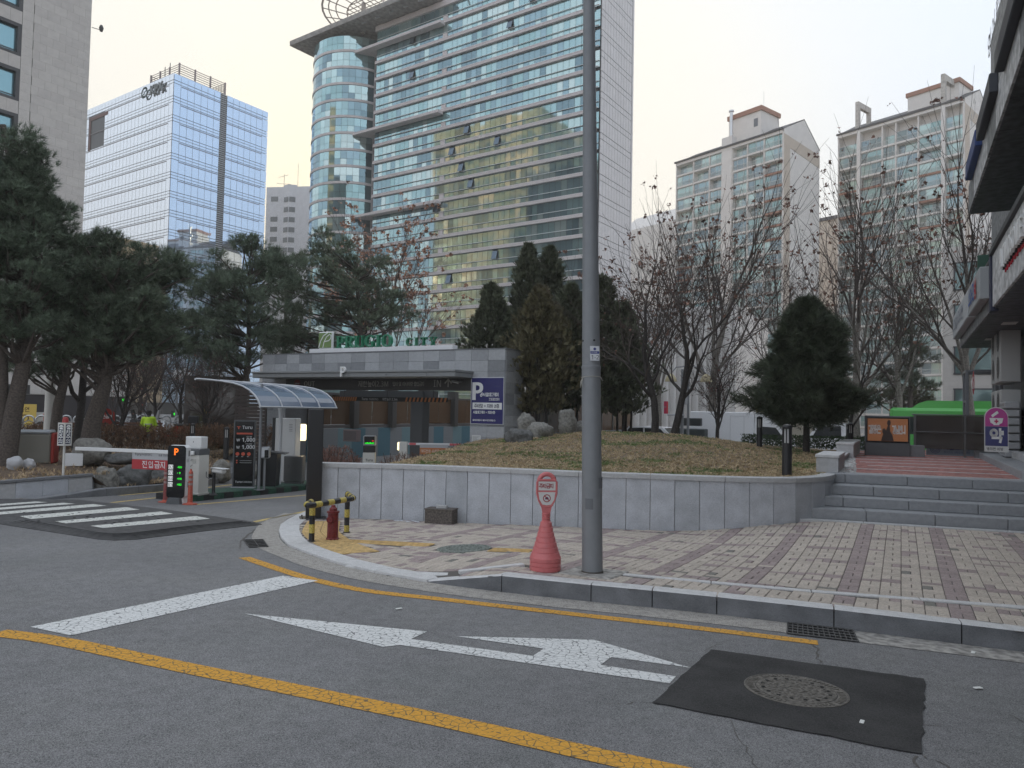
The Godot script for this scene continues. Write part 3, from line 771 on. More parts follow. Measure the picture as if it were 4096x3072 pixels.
var tactile_at := []
func build_pavement() -> void:
	var root := Node3D.new(); root.name = "pavement"; add_child(root); root.set_meta("kind", "structure")
	var kl := []
	for p in sw_kerb: kl.append(p)
	var inner := []
	var off := offset_line(kl, 0.13)
	for i in kl.size(): inner.append(off[i] if kl[i].x > -0.5 else offset_line(kl, 0.25)[i])
	var poly := PackedVector2Array(inner)
	for i in range(sw_wall.size() - 1, -1, -1): poly.append(sw_wall[i] + Vector2(0, 0.02))
	# bedding sheet under the bricks
	var mb := MB.new(); mb.col = Color.WHITE
	var loose := PackedVector2Array(offset_line(kl, 0.04))
	for i in range(sw_wall.size() - 1, -1, -1): loose.append(sw_wall[i] + Vector2(0, -0.3))
	var st := 0.12
	for i in int(14.0 / st):
		for j in int(11.0 / st):
			var x := -4.3 + i * st; var z := -14.3 + j * st
			if x > 9.0: continue
			if Geometry2D.is_point_in_polygon(Vector2(x + st * .5, z + st * .5), loose):
				mb.quad(V(x, sw(x, z + st) - 0.013, z + st), V(x + st, sw(x + st, z + st) - 0.013, z + st), V(x + st, sw(x + st, z) - 0.013, z), V(x, sw(x, z) - 0.013, z))
	obj("bedding", mb, M.joint, root)
	# tactile guide and warning tiles
	var guide := []
	var gl := smooth_line(v2([-2.48, -11.09, -1.88, -11.01, -1.15, -10.72]), 0.3)
	for i in gl.size() - 1: guide.append([gl[i].lerp(gl[i + 1], 0.5), (gl[i + 1] - gl[i]).angle()])
	gl = v2([-0.25, -10.13, 0.03, -10.04, 0.31, -9.95])
	for i in gl.size() - 1: guide.append([gl[i].lerp(gl[i + 1], 0.5), (gl[i + 1] - gl[i]).angle()])
	var warn := []
	gl = smooth_line(v2([-3.42, -13.5, -3.22, -12.55, -3.05, -11.9, -2.55, -10.8, -2.05, -10.05]), 0.3)
	for i in gl.size() - 1:
		for k in 2:
			var t: Vector2 = (gl[i + 1] - gl[i]).normalized()
			warn.append([gl[i].lerp(gl[i + 1], 0.5) + Vector2(-t.y, t.x) * (k * 0.3 - 0.15) * -1.0, t.angle()])
	var gm := MB.new(); brick_into(gm, 0.293, 0.293, 0.06, 0.004)
	for k in 4: gm.box(V(0, 0.0025, -0.105 + k * 0.07), V(0.27, 0.005, 0.028))
	var wm := MB.new(); brick_into(wm, 0.293, 0.293, 0.06, 0.004)
	for a in 6:
		for b in 6: wm.lathe(V(-0.12 + a * 0.048, 0, -0.12 + b * 0.048), [Vector2(0.016, 0), Vector2(0.011, 0.005), Vector2(0.0, 0.0052)], 6)
	var gmesh := gm.mesh(); var wmesh := wm.mesh()
	for set_ in [[guide, gmesh], [warn, wmesh]]:
		for g in set_[0]:
			var o := obj("tactile_tile", set_[1], M.tactile, root)
			o.transform = on_surface(sw, g[0].x, g[0].y, V(cos(g[1]), 0, sin(g[1])), 0.0)
			tactile_at.append(g[0])
	# pale edging stones set among the bricks
	var edg := []
	for l in [[1.25, -8.30, 5.1, -7.05, 0.10, 4], [5.1, -7.05, 8.0, -5.85, 0.10, 3], [-1.99, -9.08, -0.66, -8.52, 0.13, 2], [-0.57, -8.42, 0.18, -8.63, 0.12, 1]]:
		for k in l[5]:
			var a := Vector2(l[0], l[1]).lerp(Vector2(l[2], l[3]), float(k) / l[5]); var b := Vector2(l[0], l[1]).lerp(Vector2(l[2], l[3]), float(k + 1) / l[5])
			edg.append([a, b, l[4]])
			var m := MB.new(); brick_into(m, (b - a).length() - 0.01, l[4], 0.08, 0.006)
			var o := obj("edging_stone", m, M.granite_kerb, root)
			var c := a.lerp(b, 0.5); var d := (b - a).normalized()
			o.transform = on_surface(sw, c.x, c.y, V(d.x, 0, d.y), 0.004)
	# bricks: pairs laid flat and pairs set upright, a darker band every fifth course
	var beige := []; var mauve := []
	for k in 4:
		beige.append(C(0.58, 0.505, 0.43) * (0.92 + 0.05 * k)); mauve.append(C(0.40, 0.32, 0.305) * (0.90 + 0.06 * k))
	var grey := C(0.24, 0.23, 0.20)
	var bricks := []
	for iu in range(-60, 62):
		for iv in range(10, 84):
			var kind := iv % 2
			for half in 2:
				var u := iu * 0.2 + 0.1; var v := iv * 0.2 + 0.1
				if kind == 0: v += (half - 0.5) * 0.1
				else: u += (half - 0.5) * 0.1
				var p := Vector2(u * N3.x + v * E3.x, u * N3.z + v * E3.z)
				if p.x > 8.5 or p.x < -4.4 or p.y < -14.2: continue
				if not Geometry2D.is_point_in_polygon(p, poly): continue
				var skip := false
				for g in tactile_at:
					if p.distance_squared_to(g) < 0.036: skip = true; break
				if skip or p.distance_to(Vector2(-0.63, -10.3)) < 0.38: continue
				for e in edg:
					if Geometry2D.get_closest_point_to_segment(p, e[0], e[1]).distance_to(p) < e[2] * 0.5 + 0.03: skip = true; break
				if skip: continue
				var dark: bool = posmod(iu, 5) == 2 or posmod(iv, 5) == 1
				if rng.randf() < 0.04 + (0.3 if p.x < -1.2 else 0.0) * rng.randf(): dark = not dark
				if posmod(iu, 5) != 2 and dark and rng.randf() < 0.35: dark = false
				var ci := rng.randi() % 4
				var col: Color = mauve[ci] if dark else beige[ci]
				if rng.randf() < 0.012: col = grey
				bricks.append([p, kind, dark, ci, col])
	bricks.sort_custom(func(a, b): return a[0].length_squared() < b[0].length_squared())
	var meshes := {}
	var rest := MB.new()
	var singles := 0
	for q in bricks:
		var p: Vector2 = q[0]
		var dir := N3 if q[1] == 0 else E3
		var t := on_surface(sw, p.x, p.y, dir, -0.004 + rng.randf_range(-0.0025, 0.0015))
		t.basis = t.basis * Basis.from_euler(V(rng.randfn(0, 0.008), rng.randfn(0, 0.012), rng.randfn(0, 0.008)))
		var in_view: bool = p.x / -p.y < 0.74
		if in_view and singles < 300:
			var key := str(q[2]) + str(q[3])
			if q[4] == grey: key = "grey"
			if not meshes.has(key): meshes[key] = brick_mesh(0.193, 0.093, 0.05, q[4]).mesh()
			var o := obj("brick", meshes[key], M.paver, root); o.transform = t
			singles += 1
		else:
			rest.col = q[4]; rest.xf = t
			brick_into(rest, 0.193, 0.093, 0.03, 0.006)
	rest.xf = Transform3D.IDENTITY
	var ro := obj("bricks", rest, M.paver, root); ro.set_meta("kind", "stuff")
	# concrete plate under the lamp post
	var pm := MB.new(); brick_into(pm, 0.62, 0.62, 0.1, 0.01)
	var po := obj("footing_plate", pm, M.concrete, root)
	po.transform = on_surface(sw, 0.97, -8.30, N3, 0.008)

# ------------------------------------------------------------------ retaining wall and steps
func wall_line() -> Array:
	return smooth_line(v2([-3.75, -14.10, -2.26, -14.05, -0.9, -13.80, 0.82, -13.32, 1.64, -13.10, 2.45, -12.96, 3.08, -12.83, 3.70, -12.72, 4.40, -12.69, 5.03, -12.80, 5.45, -13.05, 5.85, -13.40, 6.2, -13.95]), 0.43)
func build_wall_and_steps() -> void:
	var w := thing("retaining_wall", "curved granite panel wall holding the lawn above the brick pavement", "wall")
	var l := wall_line()
	var core := MB.new(); var fine := smooth_line(wall_line(), 0.3)
	var back := offset_line(fine, 0.20); var front := offset_line(fine, 0.03)
	for i in fine.size() - 1:
		var f0: Vector2 = front[i]; var f1: Vector2 = front[i + 1]; var b0: Vector2 = back[i]; var b1: Vector2 = back[i + 1]
		core.quad(V(f0.x, -0.9, f0.y), V(f1.x, -0.9, f1.y), V(f1.x, 0.43, f1.y), V(f0.x, 0.43, f0.y))
		core.quad(V(b1.x, -0.9, b1.y), V(b0.x, -0.9, b0.y), V(b0.x, 0.43, b0.y), V(b1.x, 0.43, b1.y))
	core.quad(V(back[0].x, -0.9, back[0].y), V(front[0].x, -0.9, front[0].y), V(front[0].x, 0.43, front[0].y), V(back[0].x, 0.43, back[0].y))
	obj("core", core, M.concrete, w)
	for i in l.size() - 1:
		var a: Vector2 = l[i]; var b: Vector2 = l[i + 1]; var d := (b - a).normalized(); var c := a.lerp(b, 0.5)
		var m := MB.new(); var len := (b - a).length() - 0.009
		m.bbox(V(0, -0.17, 0), V(len, 1.24, 0.03), 0.004)
		var o := obj("wall_panel", m, M.granite_wall if (i * 7) % 5 != 2 else M.granite_wall2, w)
		o.transform = Transform3D(Basis(V(d.x, 0, d.y), UP, V(d.x, 0, d.y).cross(UP)), V(c.x, 0, c.y) + V(d.y, 0, -d.x) * (0.012 + rng.randf_range(0, 0.003)))
	# coping: long stones, two panels each, following the curve
	var i := 0
	while i < l.size() - 1:
		var j: int = min(i + 3, l.size() - 1)
		var m := MB.new()
		var seg := l.slice(i, j + 1)
		var fo := offset_line(seg, -0.03); var bo := offset_line(seg, 0.23)
		var g := 0.003
		for k in seg.size() - 1:
			var f0: Vector2 = fo[k]; var f1: Vector2 = fo[k + 1]; var b0: Vector2 = bo[k]; var b1: Vector2 = bo[k + 1]
			if k == 0: f0 = f0.move_toward(f1, g); b0 = b0.move_toward(b1, g)
			if k == seg.size() - 2: f1 = f1.move_toward(f0, g); b1 = b1.move_toward(b0, g)
			var y0 := 0.44; var y1 := 0.52; var e := 0.008
			m.quad(V(f0.x, y0, f0.y), V(f1.x, y0, f1.y), V(f1.x, y1 - e, f1.y), V(f0.x, y1 - e, f0.y))
			var h0 := f0.move_toward(b0, e); var h1 := f1.move_toward(b1, e)
			m.quad(V(f0.x, y1 - e, f0.y), V(f1.x, y1 - e, f1.y), V(h1.x, y1, h1.y), V(h0.x, y1, h0.y))
			m.quad(V(h0.x, y1, h0.y), V(h1.x, y1, h1.y), V(b1.x, y1, b1.y), V(b0.x, y1, b0.y))
			m.quad(V(b1.x, y0, b1.y), V(b0.x, y0, b0.y), V(b0.x, y1, b0.y), V(b1.x, y1, b1.y))
			m.quad(V(b0.x, y0, b0.y), V(b1.x, y0, b1.y), V(f1.x, y0, f1.y), V(f0.x, y0, f0.y))
			if k == 0: m.quad(V(b0.x, y0, b0.y), V(f0.x, y0, f0.y), V(f0.x, y1 - e, f0.y), V(b0.x, y1, b0.y))
			if k == seg.size() - 2: m.quad(V(f1.x, y0, f1.y), V(b1.x, y0, b1.y), V(b1.x, y1, b1.y), V(f1.x, y1 - e, f1.y))
		obj("coping_stone", m, M.granite, w)
		i = j
	# wall along the ramp behind it
	var r := thing("ramp_wall", "low granite wall along the ramp behind the curved wall", "wall")
	var ra := Vector2(-3.62, -14.35); var rb := Vector2(-1.6, -24.6)
	for k in 9:
		var a := ra.lerp(rb, k / 9.0); var b := ra.lerp(rb, (k + 1) / 9.0); var d := (b - a).normalized(); var c := a.lerp(b, 0.5)
		var m := MB.new(); m.bbox(V(0, -0.5, 0), V((b - a).length() - 0.01, 1.4, 0.2), 0.006)
		place(obj("wall_panel", m, M.granite_wall, r), Transform3D(Basis(V(d.x, 0, d.y), UP, V(d.x, 0, d.y).cross(UP)), V(c.x, 0, c.y)))
	# steps
	var s := thing("steps", "wide dark granite steps up to the red brick plaza", "steps")
	var d3 := V(0.948, 0, 0.318)
	var lefts := [V(5.36, -0.02, -13.0), V(5.66, 0.16, -13.3), V(5.93, 0.34, -13.62), V(6.2, 0.52, -13.97)]
	for k in 4:
		var o: Vector3 = lefts[k] - d3 * 0.12
		var x := 0.0
		var first: float = [1.02, 0.5, 0.9, 0.32][k]
		while x < 6.4:
			var ln := first if x == 0.0 else 1.06
			var m := MB.new(); m.bbox(Vector3.ZERO, V(ln - 0.007, 0.18 if k > 0 else 0.36, 0.46), 0.012)
			var p: Vector3 = o + d3 * (x + ln * 0.5) + V(0.318, 0, -0.948) * 0.23
			p.y = lefts[k].y - (0.09 if k > 0 else 0.18) + rng.randf_range(-0.002, 0.002)
			place(obj("step_block", m, M.granite_step, s), Transform3D(Basis(d3, UP, d3.cross(UP)), p))
			x += ln
	var fill := MB.new()      # rubble core behind the blocks
	fill.xf = Transform3D(Basis(d3, UP, d3.cross(UP)), V(6.2, 0, -13.97))
	fill.span(V(-0.05, -0.6, -0.5), V(6.4, 0.3, -0.08)); fill.span(V(-0.2, -0.6, 0.0), V(6.0, 0.1, 0.3))
	obj("core", fill, M.concrete, s)
	# pale threshold strip at the foot
	var ft := MB.new()
	var x2 := 0.0
	while x2 < 6.0:
		var m := MB.new(); m.bbox(Vector3.ZERO, V(1.05, 0.1, 0.17), 0.006)
		var p := V(5.12, 0, -12.98) + d3 * (x2 + 0.53) - V(0.318, 0, -0.948) * 0.0
		p += V(0.318, 0, -0.948) * -0.05
		p.y = sw(p.x, p.z) - 0.04
		place(obj("foot_stone", m, M.granite, s), Transform3D(Basis(d3, UP, d3.cross(UP)), p))
		x2 += 1.06

func build_plaza() -> void:
	var root := Node3D.new(); root.name = "plaza"; add_child(root); root.set_meta("kind", "structure")
	var d3 := V(0.948, 0, 0.318); var f3 := V(0.318, 0, -0.948)
	var mb := MB.new()
	var base := [V(6.1, 0.497, -14.3), V(13.5, 0.497, -11.9), V(20.5, 0.497, -27.5), V(10.6, 0.497, -24.5)]
	mb.quad(base[0], base[1], base[2], base[3])
	obj("bedding", mb, M.joint, root)
	var poly := pv([6.55, -14.3, 12.6, -12.3, 17.2, -23.0, 15.2, -25.5, 10.9, -23.4])
	var reds := []
	for k in 4: reds.append(C(0.42, 0.19, 0.165) * (0.82 + 0.11 * k))
	var list := []
	for row in range(0, 60):
		for c in range(-20, 80):
			var grp := row / 6; var inrow := row % 6
			var v := 0.1 + grp * 1.32 + 0.11 + inrow * 0.202
			var u := c * 0.101 + (0.05 if row % 2 else 0.0)
			var p3 := V(6.2, 0, -13.97) + f3 * (0.42 + v) + d3 * u
			# bricks run along the plaza; courses are parallel to the steps
			var p := Vector2(p3.x, p3.z)
			if Geometry2D.is_point_in_polygon(p, poly): list.append(p)
	list.sort_custom(func(a, b): return a.length_squared() < b.length_squared())
	var ms := []
	for k in 4: ms.append(brick_mesh(0.196, 0.096, 0.05, reds[k]).mesh())
	var rest := MB.new()
	for i in list.size():
		var p: Vector2 = list[i]; var k := rng.randi() % 4
		var t := Transform3D(Basis(f3, UP, f3.cross(UP)), V(p.x, 0.516 + rng.randf_range(-0.002, 0.002), p.y))
		if i < 300: place(obj("brick", ms[k], M.paver, root), t)
		else:
			rest.col = reds[k]; rest.xf = t; brick_into(rest, 0.196, 0.096, 0.02, 0.005)
	rest.xf = Transform3D.IDENTITY
	obj("bricks", rest, M.paver, root).set_meta("kind", "stuff")
	for grp in 9:
		for k in 8:
			var p := V(6.2, 0, -13.97) + f3 * (0.42 + 0.05 + grp * 1.32) + d3 * (k * 1.0 + 0.5 + grp * 0.0)
			if not Geometry2D.is_point_in_polygon(Vector2(p.x, p.z), poly): continue
			var m := MB.new(); m.bbox(Vector3.ZERO, V(0.99, 0.06, 0.11), 0.005)
			place(obj("granite_strip", m, M.granite, root), Transform3D(Basis(d3, UP, d3.cross(UP)), V(p.x, 0.49, p.z)))
	# pale pebbles along the planter
	var pm := MB.new(); pm.lathe(Vector3.ZERO, [Vector2(0, -0.4), Vector2(0.8, -0.25), Vector2(1, 0), Vector2(0.75, 0.35), Vector2(0, 0.5)], 6)
	var xs := []; var cols := []
	var la := Vector2(6.45, -14.35); var lb := Vector2(10.6, -23.2)
	for i in 2600:
		var f := rng.randf(); var p := la.lerp(lb, f) + Vector2(0.88, 0.47) * rng.randf_range(-0.02, 0.32)
		var s := rng.randf_range(0.014, 0.03)
		xs.append(Transform3D(Basis.from_euler(V(0, rng.randf() * TAU, 0)).scaled(V(s * rng.randf_range(0.8, 1.5), s * 0.8, s)), V(p.x, 0.506 + rng.randf() * 0.012, p.y)))
		var k := rng.randf_range(0.25, 0.6); cols.append(C(k, k, k * 0.97))
	var g := multi("gravel", pm.mesh(), M.matt, xs, cols, self)
	g.set_meta("kind", "stuff"); tag(g, "pale pebbles strewn along the planter beside the plaza", "gravel")
	# granite planter blocks
	var blocks := [[V(6.62, 0, -15.05), 1.75, 0.40, 0.86, 28.2], [V(8.55, 0, -18.9), 4.4, 0.30, 0.66, 28.2], [V(9.75, 0, -21.0), 3.3, 0.42, 0.92, 28.2]]
	var names := ["short granite seat block at the head of the steps", "low granite kerb between lawn and pebble strip", "long granite seat block beside the plaza, near the advertising screen"]
	for i in 3:
		var b: Array = blocks[i]
		var t := thing("planter_block", names[i], "stone block", V(b[0].x, 0.5, b[0].z), -b[4])
		var m := MB.new(); m.bbox(V(0, (b[3] - 0.5 - 0.06) * 0.5 - 0.1, 0), V(b[2], b[3] - 0.5 - 0.06 + 0.2, b[1]), 0.006); obj("body", m, M.granite, t)
		m = MB.new(); m.bbox(V(0, b[3] - 0.5 - 0.03, 0), V(b[2] + 0.04, 0.057, b[1] + 0.04), 0.008); obj("coping_stone", m, M.granite_kerb, t)

# ------------------------------------------------------------------ lawn
func lawn_at(u: float, v: float) -> Vector3:
	var f := Vector2(0, 0)
	var fl: Array = M.lawn_front
	var k := u * (fl.size() - 1); var i := int(min(k, fl.size() - 2))
	f = fl[i].lerp(fl[i + 1], k - i)
	var b := Vector2(-0.9, -25.2).lerp(Vector2(11.0, -24.2), u)
	var p := f.lerp(b, v)
	return V(p.x, lawn_y(p.x, p.y), p.y)
var lawn_noise := FastNoiseLite.new()
func lawn_y(x: float, z: float) -> float:
	var zw := along(sw_wall, clamp(x, -3.7, 5.4)) if x < 5.4 else -13.2 - (x - 5.4) * 1.75
	var d: float = clamp((zw - 0.2 - z) / 10.5, 0.0, 1.0)
	var side: float = clamp((x + 2.2 - d * 1.5) / 3.5, 0.0, 1.0)
	var rgt: float = 1.0 - 0.55 * smoothstep(4.0, 10.0, x)
	var h: float = 0.475 + 0.47 * smoothstep(0.0, 1.0, d) * lerp(0.25, 1.0, side) * rgt
	return h + 0.02 * lawn_noise.get_noise_2d(x * 6.0, z * 6.0) * min(1.0, d * 8.0)
func build_lawn() -> void:
	lawn_noise.seed = 5; lawn_noise.frequency = 0.2
	var fl := []
	for p in offset_line(wall_line(), 0.19):
		if p.x > -2.7: fl.append(p)
	M.lawn_front = fl
	var nu := 70; var nv := 60
	var gn := noise(131, 0.42, 3); var gn2 := noise(133, 1.6, 2)
	var mb := MB.new(); var pts := []; var cols := []
	for j in nv + 2:
		var row := []; var cr := []
		for i in nu + 1:
			var p: Vector3
			if j <= nv: p = lawn_at(float(i) / nu, float(j) / nv)
			else:
				p = lawn_at(float(i) / nu, 1.0) + V(0, -1.7, -3.0)
			row.append(p)
			var g: float = smoothstep(0.04, 0.42, gn.get_noise_2d(p.x, p.z) + 0.3 * gn2.get_noise_2d(p.x, p.z))
			var c := C(0.27, 0.20, 0.125).lerp(C(0.13, 0.155, 0.05), g) * (0.85 + 0.3 * gn2.get_noise_2d(p.x * 2.0, p.z * 2.0))
			cr.append(c)
		pts.append(row); cols.append(cr)
	for j in nv + 1:
		for i in nu:
			var q := [pts[j][i], pts[j][i + 1], pts[j + 1][i + 1], pts[j + 1][i]]; var cc := [cols[j][i], cols[j][i + 1], cols[j + 1][i + 1], cols[j + 1][i]]
			var nn: Vector3 = (q[1] - q[0]).cross(q[3] - q[0]).normalized()
			for k in [0, 2, 1, 0, 3, 2]: mb.col = cc[k]; mb.pt(q[k], nn)
	# sides down into the ground
	mb.col = C(0.12, 0.09, 0.06)
	for j in nv:
		for i in [0, nu]:
			var a: Vector3 = pts[j][i]; var b: Vector3 = pts[j + 1][i]
			var dn := V(0, -1.6, 0)
			if i == 0: mb.quad(b + dn, a + dn, a, b)
			else: mb.quad(a + dn, b + dn, b, a)
	struct("lawn", mb, M.soil)
	# grass: tufts of a few bent blades
	var tuft := MB.new()
	var r := RandomNumberGenerator.new(); r.seed = 3
	for k in 9:
		var a := r.randf() * TAU; var d := V(cos(a), 0, sin(a)); var s := V(-d.z, 0, d.x)
		var o := d * r.randf_range(0.0, 0.05) + s * r.randf_range(-0.03, 0.03); var hh := r.randf_range(0.6, 1.0); var w := 0.06
		var mid := o + V(0, hh * 0.6, 0) + d * 0.25; var tip := o + V(0, hh * 0.8, 0) + d * r.randf_range(0.5, 0.9)
		tuft.quad(o - s * w, o + s * w, mid + s * w * 0.7, mid - s * w * 0.7)
		tuft.tri(mid - s * w * 0.7, mid + s * w * 0.7, tip)
	var tm := tuft.mesh()
	var xs := []; var cs := []
	for k in 26000:
		var u := rng.randf(); var v := pow(rng.randf(), 1.7)
		var p := lawn_at(u, v)
		var g: float = smoothstep(0.04, 0.42, gn.get_noise_2d(p.x, p.z) + 0.3 * gn2.get_noise_2d(p.x, p.z))
		var green := rng.randf() < g * 0.85 + 0.05
		var s := rng.randf_range(0.035, 0.075) * (1.0 if green else 1.1)
		xs.append(Transform3D(Basis.from_euler(V(rng.randfn(0, 0.25), rng.randf() * TAU, rng.randfn(0, 0.25))).scaled(Vector3.ONE * s), p - V(0, 0.006, 0)))
		var b := rng.randf_range(0.75, 1.3)
		cs.append((C(0.125, 0.18, 0.045) if green else C(0.46, 0.35, 0.21)) * b)
	var go := multi("grass", tm, M.needle, xs, cs, self)
	go.set_meta("kind", "stuff"); tag(go, "short half-dry grass with green patches on the mound", "grass")
	M.tuft = tm

# ------------------------------------------------------------------ car park entrance
func build_entrance() -> void:
	var R0 := V(-0.11, 0, -25.0)
	var t := thing("car_park_entrance", "low grey stone car park entrance with a dark opening and projecting eave", "building", R0, TURN)
	# tiles on the front
	var tm := {}
	for k in ["tile_light", "tile_mid", "tile_dark"]:
		var m := MB.new(); m.bbox(Vector3.ZERO, V(0.679, 0.379, 0.04), 0.004); tm[k] = m.mesh()
	var half := MB.new(); half.bbox(Vector3.ZERO, V(0.62, 0.379, 0.04), 0.004)
	var pick := func() -> String:
		var q := rng.randf()
		return "tile_light" if q < 0.45 else ("tile_mid" if q < 0.8 else "tile_dark")
	for i in 17:
		for r in 2:
			var k: String = pick.call()
			place(obj("tile", tm[k], M[k], t), Transform3D(B0, V(-11.45 + i * 0.685, 3.535 - r * 0.385, 0.0)))
	for r in 9:
		for c in 2:
			var k: String = pick.call()
			place(obj("tile", tm[k], M[k], t), Transform3D(B0, V(-1.175 + c * 0.685, 3.535 - 0.77 - r * 0.385, 0.0)))
			if c == 0 or true:
				k = pick.call()
				place(obj("tile", tm[k], M[k], t), Transform3D(B0, V(-11.45 + c * 0.685, 3.535 - 0.77 - r * 0.385, 0.0)))
	for r in 11:            # return faces
		for c in 2:
			var k: String = pick.call()
			place(obj("tile", half, M[k], t), Transform3D(Basis(Vector3.UP, PI / 2), V(-0.145, 3.535 - r * 0.385, -0.335 - c * 0.625)))
	var m := MB.new()
	m.span(V(-11.79, 2.78, -1.25), V(-0.17, 3.72, -0.022)); m.span(V(-1.51, -1.2, -1.25), V(-0.17, 2.78, -0.022)); m.span(V(-11.79, -1.2, -1.25), V(-10.44, 2.78, -0.022))
	obj("frame", m, M.granite_dark, t)
	m = MB.new(); m.span(V(-11.83, 3.732, -1.3), V(-0.10, 3.765, 0.035)); obj("parapet_cap", m, M.granite_dark, t)
	m = ink(0.27, 0.275, 0.28)
	m.bbox(V(-6.26, 2.925, 0.63), V(9.7, 0.08, 1.22), 0.01); m.bbox(V(-6.26, 2.80, 0.62), V(9.66, 0.17, 1.16), 0.02)
	for i in 5: m.box(V(-9.6 + i * 1.75, 2.84, 1.235), V(0.012, 0.24, 0.012))
	obj("eave", m, M.metal_paint, t)
	m = ink(0.05, 0.047, 0.045); m.span(V(-10.44, 2.28, -0.3), V(-1.51, 2.74, 0.02)); obj("header_board", m, M.plain, t)
	m = ink(0.30, 0.29, 0.26)
	latin(m, "OUT", 0.21, V(-9.42, 2.42, 0.024)); latin(m, "IN", 0.25, V(-3.1, 2.41, 0.024), 0.004, "Droid Sans", 400)
	m.stroke(pv([-2.47, 2.43, -2.47, 2.68]), 0.05, 0.026); m.stroke(pv([-2.60, 2.55, -2.47, 2.68, -2.34, 2.55]), 0.05, 0.0262)
	hangul(m, "제한높이", 0.21, V(-6.6, 2.41, 0.025)); latin(m, "2.3M", 0.19, V(-5.72, 2.42, 0.024), 0.003, "Droid Sans", 400)
	hangul(m, "탑차 및 이사차량 출입금지", 0.15, V(-4.95, 2.44, 0.025), 0.11, 0.86, 0.8)
	obj("header_lettering", m, M.plain, t)
	m = ink(0.13, 0.012, 0.012); m.disc(V(-9.8, 2.53, 0.024), 0.17); m.col = C(0.2, 0.19, 0.18); m.span(V(-9.92, 2.50, 0.02), V(-9.68, 2.56, 0.027)); obj("no_entry_mark", m, M.plain, t)
	# side walls of the ramp: striped dado, brown panels and dark columns
	var lw := thing("ramp_side_wall", "striped teal and grey dado with brown glazed panels beside the ramp", "wall", R0, TURN)
	var stripes := [C(0.08, 0.17, 0.21), C(0.22, 0.235, 0.24), C(0.17, 0.26, 0.28), C(0.08, 0.17, 0.21), C(0.22, 0.235, 0.24)]
	for i in 19:
		m = MB.new(); m.col = stripes[i % stripes.size()]
		m.span(V(-10.75, -1.4, -1.27 - i * 0.95 - 0.95), V(-10.4 + 0.004 * (i % 2), 0.64, -1.27 - i * 0.95)); obj("stripe_panel", m, M.plain, lw)
	for i in 7:
		m = ink(0.07, 0.066, 0.062); m.span(V(-10.8, 0.64, -1.6 - i * 2.85), V(-10.28, 2.6, -1.25 - i * 2.85)); obj("column", m, M.plain, lw)
		for k in 2:
			m = MB.new(); m.span(V(-10.6, 0.82, -2.87 - i * 2.85 - k * 1.24), V(-10.57, 2.15, -1.68 - i * 2.85 - k * 1.24)); obj("brown_pane", m, M.brown_pane, lw)
	m = ink(0.11, 0.10, 0.095)
	m.span(V(-10.66, 0.66, -20), V(-10.5, 0.80, -1.3)); m.span(V(-10.66, 2.15, -20), V(-10.5, 2.24, -1.3))
	obj("rail", m, M.plain, lw)
	var bw := thing("ramp_end_wall", "dark end wall of the ramp behind the clearance bar", "wall", R0, TURN)
	m = MB.new(); m.span(V(-10.4, -1.4, -20.3), V(-3.4, 0.75, -20.0)); obj("wall_panel", m, M.brown_dark, bw)
	for i in 5:
		m = MB.new(); m.span(V(-10.2 + i * 1.35, 0.8, -20.2), V(-8.95 + i * 1.35, 2.2, -20.15)); obj("brown_pane", m, M.brown_pane, bw)
	# glazed flank right of the portal
	var fw := thing("ramp_flank", "brown glazed side of the ramp behind the evergreen trees", "wall", R0, TURN)
	for i in 9:
		m = MB.new(); m.span(V(-0.62, 0.75, -2.75 - i * 1.5), V(-0.58, 2.2, -1.35 - i * 1.5)); obj("brown_pane", m, M.brown_pane, fw)
		m = ink(0.1, 0.095, 0.09); m.span(V(-0.66, 0.6, -1.35 - i * 1.5), V(-0.54, 2.3, -1.27 - i * 1.5)); obj("post", m, M.plain, fw)
	m = MB.new(); m.span(V(-0.75, -1.2, -15), V(-0.45, 0.74, -1.27)); obj("base", m, M.granite_dark, fw)
	m = ink(0.1, 0.095, 0.09); m.span(V(-0.68, 2.2, -15), V(-0.52, 2.3, -1.27)); obj("rail", m, M.plain, fw)
	# ceiling beams behind the header
	var cb := thing("ramp_beam", "dark cross beam and column just inside the car park entrance", "beam", R0, TURN)
	m = MB.new(); m.span(V(-10.3, 2.05, -3.4), V(-5.2, 2.35, -3.1)); obj("beam", m, M.grey_plastic, cb)
	m = MB.new(); m.span(V(-6.3, -1.2, -3.5), V(-5.7, 2.34, -3.0)); obj("column", m, M.grey_plastic, cb)
	# white letter P on the eave
	m = ink(0.75, 0.75, 0.74); latin(m, "P", 0.38, V(-6.42, 2.73, 1.27), 0.06)
	var lp := obj("letter_sign", m, M.plain); lp.position = R0; lp.rotation_degrees.y = TURN; tag(lp, "white letter P standing on the grey eave", "sign")
	# lettering on the roof
	var s := thing("roof_sign", "green serif letters and a square leaf logo on a white plinth", "sign", R0, TURN)
	m = ink(0.74, 0.74, 0.75); m.bbox(V(-5.8, 3.85, -0.2), V(6.9, 0.16, 0.34), 0.01); obj("plinth", m, M.plain, s)
	m = ink(0.02, 0.19, 0.10)
	var w := latin(m, "PRUGIO", 0.47, V(-7.88, 3.94, -0.1), 0.14, "Droid Serif", 700, -1, 1.06)
	obj("letters", m, M.gloss, s)
	m = ink(0.02, 0.16, 0.085)
	var x := -4.45
	for ch in ["C", "I", "T", "Y"]:
		x += latin(m, ch, 0.31, V(x, 3.94, -0.1), 0.12, "Droid Serif", 700) + 0.13
	obj("letters", m, M.gloss, s)
	var lg := ink(0.70, 0.71, 0.70); lg.bbox(V(-8.44, 4.27, -0.12), V(0.74, 0.68, 0.14), 0.04)
	var lo := obj("logo", lg, M.plain, s)
